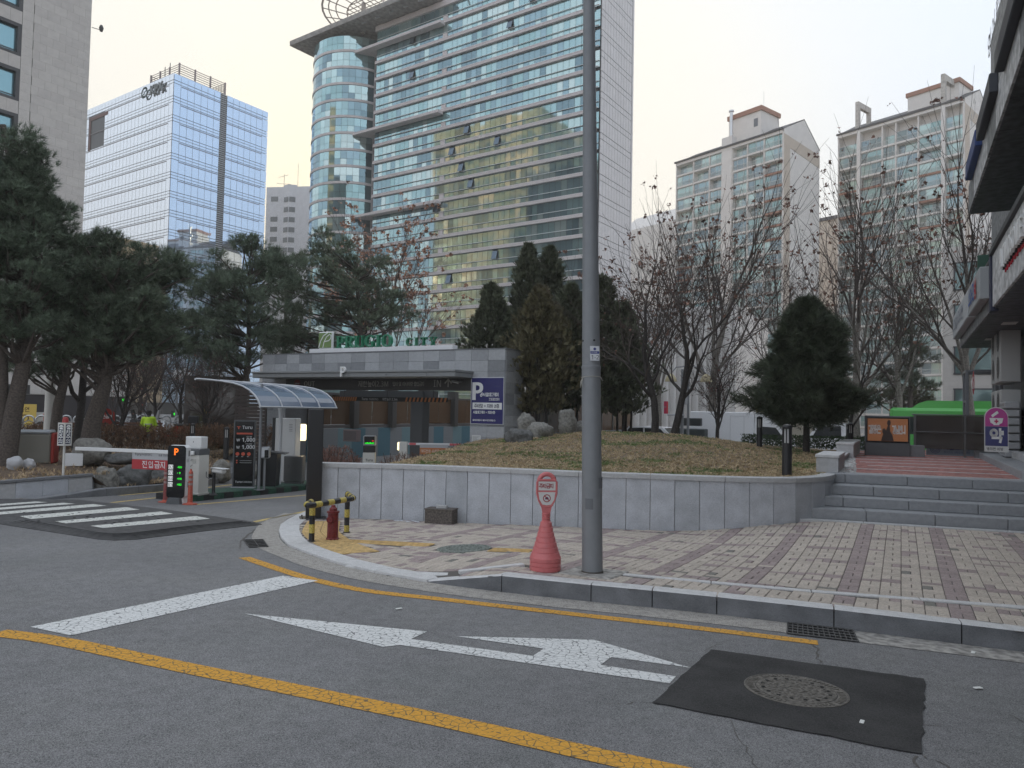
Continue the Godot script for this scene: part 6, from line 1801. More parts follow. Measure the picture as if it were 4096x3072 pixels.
	for k in 5:
		var f := 0.12 + k * 0.17
		for i in [0, 1, 2, 3, 4]:
			var a: Vector3 = outer[i].lerp(inner[i], f); var b: Vector3 = outer[i + 1].lerp(inner[i + 1], f)
			mb.tube([a + V(0, 0.011, 0), b + V(0, 0.011, 0)], [0.009, 0.009], 4, false)
	obj("ridge", mb, M.rubber, tb)
	for s in [[120, 497, 800, 440, 885, 455, 195, 515], [345, 530, 1020, 467, 1095, 482, 415, 543], [570, 558, 1240, 496, 1330, 513, 650, 572], [-90, 478, 590, 420, 675, 431, 0, 487], [-250, 462, 400, 412, 475, 419, -180, 470], [-400, 448, 230, 404, 300, 409, -330, 455]]:
		mb = MB.new(); var q := []
		for k in 4: q.append(crop.call(s[k * 2], s[k * 2 + 1], 0.061))
		var n := 4
		for i in n:
			var a: Vector3 = q[0].lerp(q[1], float(i) / n); var b: Vector3 = q[0].lerp(q[1], float(i + 1) / n); var c: Vector3 = q[3].lerp(q[2], float(i + 1) / n); var d: Vector3 = q[3].lerp(q[2], float(i) / n)
			var sh := 0.006
			a = a.lerp(b, sh); d = d.lerp(c, sh); b = b.lerp(a, sh); c = c.lerp(d, sh)
			if (b - a).cross(d - a).y > 0: mb.quad(a, b, c, d)
			else: mb.quad(d, c, b, a)
		obj("white_stripe", mb, M.white_worn, tb)
	mb = ink(0.02, 0.02, 0.02)
	for i in 34:
		var f := rng.randf(); var g := rng.randf_range(0.1, 0.9)
		var p: Vector3 = crop.call(lerp(150.0, 1250.0, f), lerp(470.0, 560.0, g) + f * 20.0 - 10.0, 0.058)
		mb.lathe(p, [Vector2(0.025, 0), Vector2(0.02, 0.007), Vector2(0, 0.008)], 8)
	obj("bolt", mb, M.plain, tb)
	# boulders
	var bl := [[425, 1948, 20.3, 0.62, 0.62, "boulder", "round pale boulder at the end of the low garden wall"], [525, 1940, 21.0, 1.05, 0.62, "boulder_dark", "wide dark boulder beside the lane kerb"], [478, 1946, 20.6, 0.4, 0.36, "boulder_dark", "small wedge of dark stone between two boulders by the kerb"],
		[365, 1830, 23.5, 1.35, 0.72, "boulder", "large grey-green boulder beside the red topped warning sign"], [500, 1840, 23.0, 1.3, 0.3, "boulder_dark", "flat dark boulder in the dry grass behind the barrier"], [640, 1840, 23.2, 1.1, 0.4, "boulder_dark", "dark boulder half hidden by the white barrier arm"],
		[620, 1935, 22.5, 0.9, 0.5, "boulder_dark", "dark boulder behind the parking display"], [885, 1905, 24.0, 0.75, 0.62, "boulder", "rounded boulder behind the number plate camera"], [1000, 1900, 25.5, 0.7, 0.5, "boulder", "boulder behind the black price board"], [560, 1880, 22.6, 0.8, 0.3, "boulder_dark", "low dark stone in the dry bank by the display"]]
	for i in bl.size():
		var b: Array = bl[i]; var p := px_far(b[0], b[1], b[2]); p.y -= 0.08
		rock("boulder", b[6], p, V(b[3] * 0.85, b[4] * 1.05, b[3] * 0.7), 200 + i, M[b[5]], "boulders in the garden", i * 40.0)
	# dry grass and low hedge
	var xs := []; var cs := []
	for k in 5200:
		var i := rng.randi() % (garden_front.size() - 1); var v := pow(rng.randf(), 2.2) * 0.35
		var f: Vector2 = garden_front[i].lerp(garden_front[i + 1], rng.randf()); var p := f + Vector2(-30, -9) * v
		var y := garden_y(p, v, i < wl)
		var s := rng.randf_range(0.07, 0.17)
		xs.append(Transform3D(Basis.from_euler(V(rng.randfn(0, 0.2), rng.randf() * TAU, rng.randfn(0, 0.2))).scaled(V(s * 0.7, s, s * 0.7)), V(p.x, y - 0.01, p.y)))
		cs.append(C(0.45, 0.33, 0.20) * rng.randf_range(0.6, 1.3))
	var go := multi("dry_grass", M.tuft, M.needle, xs, cs, self); go.set_meta("kind", "stuff"); tag(go, "dry straw coloured grass on the garden bank", "grass")
	twig_bush("clipped brown hedge in front of the benches", px_far(560, 1815, 30.5), V(9.5, 1.0, 0.8), 24.0, 2600, C(0.16, 0.085, 0.045))
	twig_bush("round leafless bush beside the dark glass wall", px_far(800, 1760, 31.0), V(1.6, 1.1, 1.2), 0.0, 700, C(0.13, 0.10, 0.05))
	# exit warning sign
	var sp := px_far(254, 1862, 19.6); sp.y = 0.06
	var s := thing("exit_warning_sign", "white framed exit warning box with Korean letters and a red beacon on a post", "sign", sp, 26.0)
	s.scale = Vector3.ONE * 0.64
	var m := MB.new(); m.cyl(V(0, -0.6, 0), V(0, 0.86, 0), 0.04, -1, 10); obj("post", m, M.off_white, s)
	m = MB.new(); m.prism(pv([-0.22, 0.02, 0.0, 0.14, 0.22, 0.02, 0.2, -0.1, -0.2, -0.1]), 0.84, 1.66); obj("case", m, M.off_white, s)
	for sd in [-1, 1]:
		m = MB.new(); m.xf = Transform3D(Basis(UP, sd * 0.49), V(sd * 0.11, 0, 0.082)); m.col = C(0.012, 0.014, 0.05); m.span(V(-0.085, 0.9, 0), V(0.085, 1.6, 0.006)); obj("panel", m, M.gloss, s)
		m = MB.new(); m.xf = Transform3D(Basis(UP, sd * 0.49), V(sd * 0.11, 0, 0.082)); m.col = C(0.8, 0.8, 0.78)
		var chars := ["출", "차", "주", "의"]
		for k in 4: hangul(m, chars[k], 0.14, V(-0.068, 1.43 - k * 0.168, 0.009), 0.16, 1.0, 1.0)
		obj("lettering", m, M.plain, s)
	m = MB.new(); m.lathe(V(0, 1.66, 0), [Vector2(0.1, 0), Vector2(0.1, 0.1), Vector2(0.085, 0.17), Vector2(0.04, 0.2), Vector2(0, 0.205)], 16); obj("beacon", m, M.red_plastic, s)
	# sacks, bins and boxes behind the wall
	for q in [[0, 60, 1815, 22.3, 0.36], [1, 118, 1812, 22.4, 0.28]]:
		var p := px_far(q[1], q[2], q[3]); p.y = -0.12
		rock("white_sack", ["crumpled white sack leaning on the boulder", "smaller white sack beside the pine trunk"][q[0]], p, V(q[4], q[4], q[4] * 0.7), 300 + q[0], M.banner_grey)
		get_child(get_child_count() - 1).set_meta("category", "sack")
	var bb := thing("waste_bin", "grey and red box with a plastic lid behind the pine trunk", "bin", V(px_far(135, 1800, 24).x, -0.1, px_far(135, 1800, 24).z), 20)
	m = ink(0.2, 0.19, 0.16); m.bbox(V(0, 0.4, 0), V(0.9, 0.8, 0.6), 0.03); obj("body", m, M.plain, bb)
	m = ink(0.3, 0.03, 0.02); m.bbox(V(0.5, 0.42, 0), V(0.08, 0.84, 0.6), 0.03); obj("red_side", m, M.plain, bb)
	m = ink(0.4, 0.42, 0.44); m.bbox(V(-0.02, 0.86, 0), V(0.95, 0.1, 0.62), 0.04); obj("lid", m, M.plain, bb)
	m = ink(0.7, 0.7, 0.7); m.bbox(Vector3.ZERO, V(0.42, 0.34, 0.3), 0.01); var wb := obj("white_box", m, M.plain); wb.position = px_far(298, 1800, 23.2); wb.position.y = 0.03; wb.rotation_degrees.y = 30; tag(wb, "white carton on the ground beside the grey-green boulder", "box")
	# benches and the seated person
	for q in [[320, 33.0, 0], [545, 34.0, 1]]:
		var p := px_far(q[0], 1800, q[1]); p.y = -0.05
		var b := thing("park_bench", ["brown slatted bench behind the warning sign", "brown slatted bench under the person in the lime jacket"][q[2]], "bench", p, 24, "benches in the garden")
		for k in 4:
			m = ink(0.12, 0.05, 0.028); m.bbox(V(0, 0.44, -0.18 + k * 0.11), V(1.9, 0.03, 0.09), 0.006); obj("seat_slat", m, M.plain, b)
		for k in 3:
			m = ink(0.12, 0.05, 0.028); m.bbox(V(0, 0.58 + k * 0.12, 0.24 + k * 0.03), V(1.9, 0.09, 0.03), 0.006); obj("back_slat", m, M.plain, b)
		for sd in [-0.85, 0.85]:
			m = ink(0.05, 0.05, 0.05); m.tube([V(sd, 0, -0.16), V(sd, 0.43, -0.16), V(sd, 0.43, 0.2), V(sd, 0.9, 0.33)], [0.025, 0.025, 0.025, 0.02], 6); m.cyl(V(sd, 0.43, 0.18), V(sd, 0, 0.22), 0.025, -1, 6); obj("leg", m, M.plain, b)
	person_seated(px_far(592, 1745, 33.6))
	# accordion gate
	var g := thing("accordion_gate", "silver folding gate with hoops and crossed bars in front of the stone building", "gate")
	for k in 16:
		var p := px_far(60 + k * 50, 1790, 36.0 + k * 0.35); p.y = -0.1
		m = MB.new(); m.xf = Transform3D(Basis(UP, deg_to_rad(24)), p)
		var arc := [V(-0.2, 0, 0)]; var rr := [0.035]
		for a in 9: arc.append(V(-0.2 * cos(PI * a / 8), 0.9 + 0.2 * sin(PI * a / 8), 0)); rr.append(0.035)
		arc.append(V(0.2, 0, 0)); rr.append(0.035)
		m.tube(arc, rr, 6, false); obj("hoop", m, M.steel, g)
		if k < 15:
			var q := px_far(60 + (k + 1) * 50, 1790, 36.0 + (k + 1) * 0.35); q.y = -0.1
			m = MB.new()
			for h in 3: m.tube([p + V(0, 0.15 + h * 0.25, 0), q + V(0, 0.4 + h * 0.25, 0)], [0.018, 0.018], 4); m.tube([p + V(0, 0.4 + h * 0.25, 0), q + V(0, 0.15 + h * 0.25, 0)], [0.018, 0.018], 4)
			obj("lattice", m, M.steel, g)
	# posters and signs
	flat_sign("yellow_poster", "yellow no smoking poster on the dark plinth", px_far(98, 1664, 46.0), 24, 1.05, 1.25, C(0.62, 0.45, 0.1), "금연", C(0.1, 0.05, 0.02), 0.24)
	flat_sign("small_notice", "small white and red notice on the dark plinth", px_far(166, 1668, 46.5), 24, 0.7, 0.5, C(0.6, 0.6, 0.58), "", Color.BLACK, 0.1)
	var rs := px_far(420, 1780, 33.5); rs.y = 0.0
	var rt := thing("round_red_sign", "round red banner sign with white letters behind the hedge", "sign", rs, 26)
	m = MB.new(); m.cyl(V(0, 0, 0), V(0, 0.75, 0), 0.03, -1, 6); obj("post", m, M.steel, rt)
	m = ink(0.45, 0.04, 0.03); m.disc(V(0, 1.02, 0.02), 0.34, 24); m.disc(V(0, 1.02, 0.02), 0.34, 24); m.cyl(V(0, 1.02, -0.02), V(0, 1.02, 0.018), 0.34, -1, 24); obj("disc", m, M.plain, rt)
	m = ink(0.75, 0.75, 0.73); hangul(m, "흡연금지", 0.13, V(-0.27, 0.97, 0.03), 0.14, 0.86, 0.95); obj("lettering", m, M.plain, rt)
	scooter(px_far(468, 1775, 36.0), 10.0, "black scooter parked beside the folding gate", C(0.02, 0.02, 0.022), C(0.04, 0.04, 0.045))
	scooter(px_far(690, 1775, 35.0), 195.0, "red and white scooter parked beyond the bench", C(0.35, 0.02, 0.02), C(0.6, 0.6, 0.6))
	var dm := MB.new(); dm.cyl(V(-0.75, 0.45, 0), V(0.75, 0.45, 0), 0.42, -1, 18); var du := obj("steel_drum", dm, M.steel); du.position = V(px_far(590, 1770, 38).x, -0.05, px_far(590, 1770, 38).z); du.rotation_degrees.y = 20; tag(du, "silver drum lying on its side behind the seated person", "drum")
	# garden lamps
	for q in [[768, 1790, 29.0, "black lamp bollard behind the white meter box"], [807, 1770, 33.0, "black lamp bollard by the dark glass wall"], [903, 1830, 26.5, "black lamp bollard left of the price board"], [553, 1760, 35.0, "black lamp bollard left of the seated person"]]:
		var p := px_far(q[0], q[1], q[2]); p.y = -0.1 if q[2] > 27 else -0.15
		bollard(p, 1.0, q[3], "black lamp bollards")
	# dark glass wall and slatted screen
	var gw := thing("dark_wall", "dark polished wall with a small yellow plate, left of the canopy", "wall", px_far(860, 1700, 37.0) * V(1, 0, 1), 10)
	m = MB.new(); m.span(V(-1.4, -0.6, -1.5), V(1.25, 2.95, 0)); obj("wall", m, M.smoke_glass, gw)
	m = ink(0.45, 0.33, 0.05); m.span(V(-0.5, 0.95, 0), V(-0.3, 1.4, 0.02)); obj("plate", m, M.plain, gw)
	m = ink(0.2, 0.2, 0.2); m.span(V(-0.47, 1.0, 0.02), V(-0.33, 1.12, 0.023)); obj("plate_print", m, M.plain, gw)
	var sc := thing("slatted_screen", "brown timber slat screen beside the car park entrance", "screen", px_far(1000, 1700, 29.0) * V(1, 0, 1), -10)
	for k in 22:
		m = MB.new(); m.col = C(0.055, 0.04, 0.036) * (0.8 + 0.05 * (k % 5)); m.bbox(V(0, -0.4 + k * 0.135, 0), V(1.25, 0.115, 0.03), 0.004); obj("slat", m, M.plain, sc)
	for xx in [-0.6, 0.6]:
		m = ink(0.05, 0.045, 0.04); m.bbox(V(xx, 0.9, -0.05), V(0.07, 3.0, 0.06), 0.005); obj("post", m, M.plain, sc)
	# park lamps with globes and signals far behind
	for q in [[700, 46.0, "white globe street lamp among the bare trees, taller"], [735, 44.0, "white globe street lamp beside the dark wall"]]:
		var p := px_far(q[0], 1780, q[1]); p.y = -0.4
		var l := thing("globe_lamp", q[2], "street lamp", p)
		m = MB.new(); m.tube([Vector3.ZERO, V(0, 3.4, 0)], [0.09, 0.05], 8); obj("post", m, M.pole_grey, l)
		m = MB.new(); m.lathe(V(0, 3.35, 0), [Vector2(0.05, 0), Vector2(0.26, 0.15), Vector2(0.3, 0.33), Vector2(0.24, 0.55), Vector2(0.0, 0.65)], 14); obj("globe", m, M.white_plastic, l)
	for q in [[495, 1600, 60.0, "led_green", "green pedestrian signal behind the bare trees"], [565, 1620, 60.0, "led_red", "red signal light behind the bare trees"], [700, 1656, 58.0, "led_green", "green signal beyond the scooter"]]:
		var p := px_far(q[0], q[1], q[2]); var hh := p.y + 0.7
		var l := thing("traffic_signal", q[4], "signal", V(p.x, -0.7, p.z), 20)
		m = MB.new(); m.cyl(V(0.3, 0, -0.1), V(0.3, hh + 0.5, -0.1), 0.07, -1, 6); m.cyl(V(0.3, hh, -0.1), V(0.0, hh, -0.1), 0.04, -1, 5); obj("post", m, M.pole_grey, l)
		m = MB.new(); m.bbox(V(0, hh, 0), V(0.5, 0.5, 0.2), 0.03); obj("housing", m, M.black_metal, l)
		m = MB.new(); m.disc(V(0, hh, 0.105), 0.1, 14); obj("lens", m, M[q[3]], l)
	# tall grey post among the pines
	m = MB.new(); m.tube([Vector3.ZERO, V(0.0, 5.5, 0)], [0.16, 0.14], 10); var tp := obj("concrete_post", m, M.off_white); tp.position = V(px_far(190, 1800, 30).x, -0.1, px_far(190, 1800, 30).z); tag(tp, "plain pale post standing between the pine trunks", "post")

func flat_sign(called: String, label: String, at: Vector3, turn: float, w: float, h: float, col: Color, text: String, tcol: Color, th: float) -> void:
	var t := thing(called, label, "sign", at, turn)
	var m := MB.new(); m.col = col; m.bbox(Vector3.ZERO, V(w, h, 0.03), 0.004); obj("panel", m, M.plain, t)
	m = MB.new(); m.col = tcol
	if text != "": hangul(m, text, th, V(-th * 1.05, h * 0.18, 0.018), 0.13); m.disc(V(0, -h * 0.1, 0.018), h * 0.17, 16, h * 0.12)
	else: m.col = C(0.5, 0.05, 0.04); m.span(V(w * 0.12, -h * 0.4, 0.015), V(w * 0.45, h * 0.4, 0.02)); m.col = C(0.15, 0.15, 0.15); m.span(V(-w * 0.4, 0, 0.015), V(0, h * 0.1, 0.02))
	obj("print", m, M.plain, t)

func bollard(p: Vector3, h: float, label: String, group: String) -> void:
	var t := thing("lamp_bollard", label, "bollard lamp", p, 15, group)
	var m := MB.new(); m.lathe(Vector3.ZERO, [Vector2(0.088, -0.1), Vector2(0.088, h * 0.64), Vector2(0.07, h * 0.65)], 18); obj("post", m, M.bollard, t)
	m = MB.new(); m.lathe(V(0, 0, 0), [Vector2(0.055, h * 0.64), Vector2(0.055, h * 0.93)], 14); obj("lens", m, M.white_plastic, t)
	m = MB.new(); m.lathe(V(0, h * 0.92, 0), [Vector2(0.088, 0), Vector2(0.09, h * 0.04), Vector2(0.075, h * 0.07), Vector2(0.0, h * 0.095)], 18); m.lathe(V(0, h * 0.92, 0), [Vector2(0, 0.0), Vector2(0.088, 0.0)], 18); obj("cap", m, M.bollard, t)
	for k in 8:
		var a := TAU * k / 8
		m = MB.new(); m.xf = Transform3D(Basis(UP, a), Vector3.ZERO); m.box(V(0, h * 0.785, 0.078), V(0.022, h * 0.29, 0.016)); obj("bar", m, M.bollard, t)

func twig_bush(label: String, at: Vector3, size: Vector3, turn: float, count: int, col: Color) -> void:
	at.y = -0.15
	var t := thing("hedge" if size.x > 3 else "shrub", label, "shrub", at, turn)
	var m := MB.new(); m.tri(V(-0.05, 0, 0), V(0.05, 0, 0), V(0.25, 1, 0.1)); m.tri(V(0, 0.3, -0.05), V(0, 0.3, 0.05), V(-0.3, 0.9, 0)); m.tri(V(0, 0.4, 0.04), V(0.04, 0.4, -0.04), V(0.1, 0.8, 0.35)); m.tri(V(0, 0.2, 0.04), V(0.04, 0.2, -0.04), V(-0.05, 0.7, -0.4))
	m.tri(V(0.1, 0.7, 0), V(0.25, 0.75, 0.1), V(0.12, 0.9, 0.12)); m.tri(V(-0.2, 0.6, 0), V(-0.1, 0.75, 0.1), V(-0.25, 0.8, 0.1))
	var xs := []; var cs := []
	for k in count:
		var p := V(rng.randf_range(-0.5, 0.5) * size.x, 0, rng.randf_range(-0.5, 0.5) * size.z)
		var e: float = 1.0
		if size.x < 3: e = sqrt(max(0.0, 1.0 - 4.0 * (p.x * p.x / (size.x * size.x) + p.z * p.z / (size.z * size.z))))
		p.y = rng.randf_range(0.05, 0.82) * size.y * e
		var s: float = rng.randf_range(0.16, 0.32) * min(1.0, size.y)
		xs.append(Transform3D(Basis.from_euler(V(rng.randfn(0, 0.5), rng.randf() * TAU, rng.randfn(0, 0.5))).scaled(Vector3.ONE * s), p)); cs.append(col * rng.randf_range(0.5, 1.5))
	bake("twigs", m.mesh(), M.needle, xs, cs, t)
	m = MB.new()
	for k in 14:
		var p := V(rng.randf_range(-0.42, 0.42) * size.x, 0, rng.randf_range(-0.3, 0.3) * size.z)
		m.tube([p, p + V(rng.randf_range(-0.15, 0.15), size.y * 0.8, rng.randf_range(-0.1, 0.1))], [0.018, 0.006], 4)
	obj("stems", m, M.twig, t)

func scooter(p: Vector3, turn: float, label: String, c1: Color, c2: Color) -> void:
	p.y = -0.1
	var t := thing("scooter", label, "scooter", p, turn)
	for x in [-0.62, 0.62]:
		var m := ink(0.015, 0.015, 0.015)
		var ring := []; var rr := []
		for k in 17: ring.append(V(x + 0.24 * cos(TAU * k / 16), 0.29 + 0.24 * sin(TAU * k / 16), 0)); rr.append(0.06)
		m.tube(ring, rr, 8, false); var w := obj("wheel", m, M.plain, t)
		m = ink(0.3, 0.3, 0.3); m.cyl(V(x, 0.29, -0.04), V(x, 0.29, 0.04), 0.12, -1, 10); obj("hub", m, M.plain, w)
	var m2 := MB.new(); m2.col = c1; m2.ext(pv([-0.85, 0.5, -0.7, 0.72, -0.1, 0.74, 0.0, 0.42, 0.3, 0.36, 0.42, 0.5, 0.55, 0.98, 0.66, 0.95, 0.62, 0.5, 0.45, 0.28, -0.2, 0.26, -0.35, 0.42]), -0.15, 0.15); obj("body", m2, M.gloss, t)
	m2 = ink(0.02, 0.02, 0.02); m2.bbox(V(-0.42, 0.79, 0), V(0.75, 0.12, 0.28), 0.04); obj("seat", m2, M.plain, t)
	m2 = MB.new(); m2.col = c2; m2.ext(pv([0.42, 0.45, 0.55, 0.42, 0.78, 0.62, 0.72, 1.0, 0.6, 1.02]), -0.2, 0.2); obj("front_shield", m2, M.gloss, t)
	m2 = ink(0.05, 0.05, 0.05); m2.tube([V(0.5, 1.08, -0.34), V(0.56, 1.05, 0), V(0.5, 1.08, 0.34)], [0.02, 0.025, 0.02], 6); obj("handlebar", m2, M.plain, t)
	m2 = MB.new(); m2.col = c2 * 0.6; m2.ext(pv([0.6, 1.05, 0.72, 1.02, 0.6, 1.42, 0.55, 1.4]), -0.16, 0.16); obj("windscreen", m2, M.gloss, t)
	m2 = ink(0.03, 0.03, 0.035); m2.bbox(V(-0.82, 1.02, 0), V(0.42, 0.36, 0.42), 0.04); obj("top_box", m2, M.plain, t)

# distance-field figure: bones [a, b, ra, rb] joined with a smooth minimum, meshed with surface nets
func nets(mb: MB, bones: Array, cell: float, k: float, col: Callable) -> void:
	var lo := Vector3.INF; var hi := -Vector3.INF
	for b in bones:
		for p in [b[0], b[1]]:
			lo = lo.min(p - Vector3.ONE * (max(b[2], b[3]) + 0.05)); hi = hi.max(p + Vector3.ONE * (max(b[2], b[3]) + 0.05))
	var n := ((hi - lo) / cell).ceil() + Vector3.ONE
	var nx := int(n.x); var ny := int(n.y); var nz := int(n.z)
	var f := func(p: Vector3) -> float:
		var d := 1e9
		for b in bones:
			var ab: Vector3 = b[1] - b[0]
			var h: float = clamp((p - b[0]).dot(ab) / max(ab.length_squared(), 1e-6), 0.0, 1.0)
			var e: float = p.distance_to(b[0] + ab * h) - lerp(b[2], b[3], h)
			if d > 1e8: d = e
			else:
				var q: float = clamp(0.5 + 0.5 * (d - e) / k, 0.0, 1.0)
				d = lerp(d, e, q) - k * q * (1.0 - q)
		return d
	var val := PackedFloat32Array(); val.resize(nx * ny * nz)
	for z in nz:
		for y in ny:
			for x in nx: val[x + nx * (y + ny * z)] = f.call(lo + V(x, y, z) * cell)
	var vid := {}; var vp := []; var vn := []
	for z in nz - 1:
		for y in ny - 1:
			for x in nx - 1:
				var s := Vector3.ZERO; var c := 0
				var base := x + nx * (y + ny * z)
				var g := []
				for i in 8: g.append(val[base + (i & 1) + nx * (((i >> 1) & 1) + ny * (i >> 2))])
				for e in [[0, 1], [2, 3], [4, 5], [6, 7], [0, 2], [1, 3], [4, 6], [5, 7], [0, 4], [1, 5], [2, 6], [3, 7]]:
					var a: float = g[e[0]]; var b: float = g[e[1]]
					if (a < 0) != (b < 0):
						var t := a / (a - b)
						var pa := V(e[0] & 1, (e[0] >> 1) & 1, e[0] >> 2); var pb := V(e[1] & 1, (e[1] >> 1) & 1, e[1] >> 2)
						s += pa.lerp(pb, t); c += 1
				if c > 0:
					var p := lo + (V(x, y, z) + s / c) * cell
					vid[base] = vp.size(); vp.append(p)
					var h := cell * 0.5
					vn.append(V(f.call(p + V(h, 0, 0)) - f.call(p - V(h, 0, 0)), f.call(p + V(0, h, 0)) - f.call(p - V(0, h, 0)), f.call(p + V(0, 0, h)) - f.call(p - V(0, 0, h))).normalized())
	for z in range(1, nz - 1):
		for y in range(1, ny - 1):
			for x in range(1, nx - 1):
				var base := x + nx * (y + ny * z)
				for ax in 3:
					var st: int = [1, nx, nx * ny][ax]
					var a := val[base]; var b := val[base + st]
					if (a < 0) == (b < 0): continue
					var u: int = [nx, nx * ny, 1][ax]; var w: int = [nx * ny, 1, nx][ax]
					var q := [base, base - u, base - u - w, base - w]
					if not (vid.has(q[0]) and vid.has(q[1]) and vid.has(q[2]) and vid.has(q[3])): continue
					var i := [vid[q[0]], vid[q[1]], vid[q[2]], vid[q[3]]]
					if a >= 0: i.reverse()
					mb.col = col.call(vp[i[0]])
					mb.quad_n(vp[i[0]], vn[i[0]], vp[i[1]], vn[i[1]], vp[i[2]], vn[i[2]], vp[i[3]], vn[i[3]])

func person_seated(p: Vector3) -> void:
	p.y = -0.05
	var t := thing("person", "person in a lime high visibility jacket sitting on a bench with the back turned", "person", p, 24.0)
	# facing -z (away from the viewer), hips at seat height
	var b := [[V(0, 0.55, 0), V(0, 0.75, 0.02), 0.17, 0.17], [V(0, 0.75, 0.02), V(0, 0.98, -0.03), 0.18, 0.17], [V(-0.15, 1.02, -0.05), V(0.15, 1.02, -0.05), 0.1, 0.1], [V(0, 1.05, -0.07), V(0, 1.16, -0.11), 0.06, 0.055],
		[V(0, 1.22, -0.14), V(0, 1.30, -0.14), 0.095, 0.1]]
	for s in [-1.0, 1.0]:
		b.append([V(s * 0.2, 1.0, -0.05), V(s * 0.27, 0.74, -0.08), 0.075, 0.065]); b.append([V(s * 0.27, 0.74, -0.08), V(s * 0.16, 0.62, -0.32), 0.062, 0.045])
		b.append([V(s * 0.09, 0.54, 0), V(s * 0.12, 0.52, -0.42), 0.1, 0.075]); b.append([V(s * 0.12, 0.52, -0.42), V(s * 0.12, 0.1, -0.42), 0.07, 0.05]); b.append([V(s * 0.12, 0.06, -0.40), V(s * 0.13, 0.05, -0.58), 0.05, 0.045])
	var m := MB.new()
	nets(m, b, 0.03, 0.04, func(q: Vector3) -> Color:
		if q.y > 1.10: return C(0.02, 0.017, 0.015)
		if q.y < 0.5 or (q.z < -0.12 and q.y < 0.58 and abs(q.x) < 0.25): return C(0.03, 0.035, 0.05)
		return C(0.52, 0.78, 0.03))
	for s in [-1.0, 1.0]:     # hands resting on the knees
		var hb := [[V(s * 0.16, 0.61, -0.33), V(s * 0.14, 0.605, -0.40), 0.036, 0.032]]
		for k in 4: hb.append([V(s * (0.115 + k * 0.018), 0.605, -0.40), V(s * (0.11 + k * 0.02), 0.59, -0.46 - 0.012 * (1 if k in [1, 2] else 0)), 0.0095, 0.0085])
		hb.append([V(s * 0.12, 0.61, -0.35), V(s * 0.075, 0.6, -0.39), 0.011, 0.009])
		nets(m, hb, 0.008, 0.008, func(_q): return C(0.42, 0.27, 0.2))
	obj("body", m, M.plain, t)
	m = ink(0.6, 0.62, 0.6)
	m.xf = Transform3D(Basis(Vector3.RIGHT, 0.0), V(0, 0.8, 0.197)); m.span(V(-0.14, -0.02, -0.004), V(0.14, 0.02, 0.004)); obj("reflective_band", m, M.plain, t)

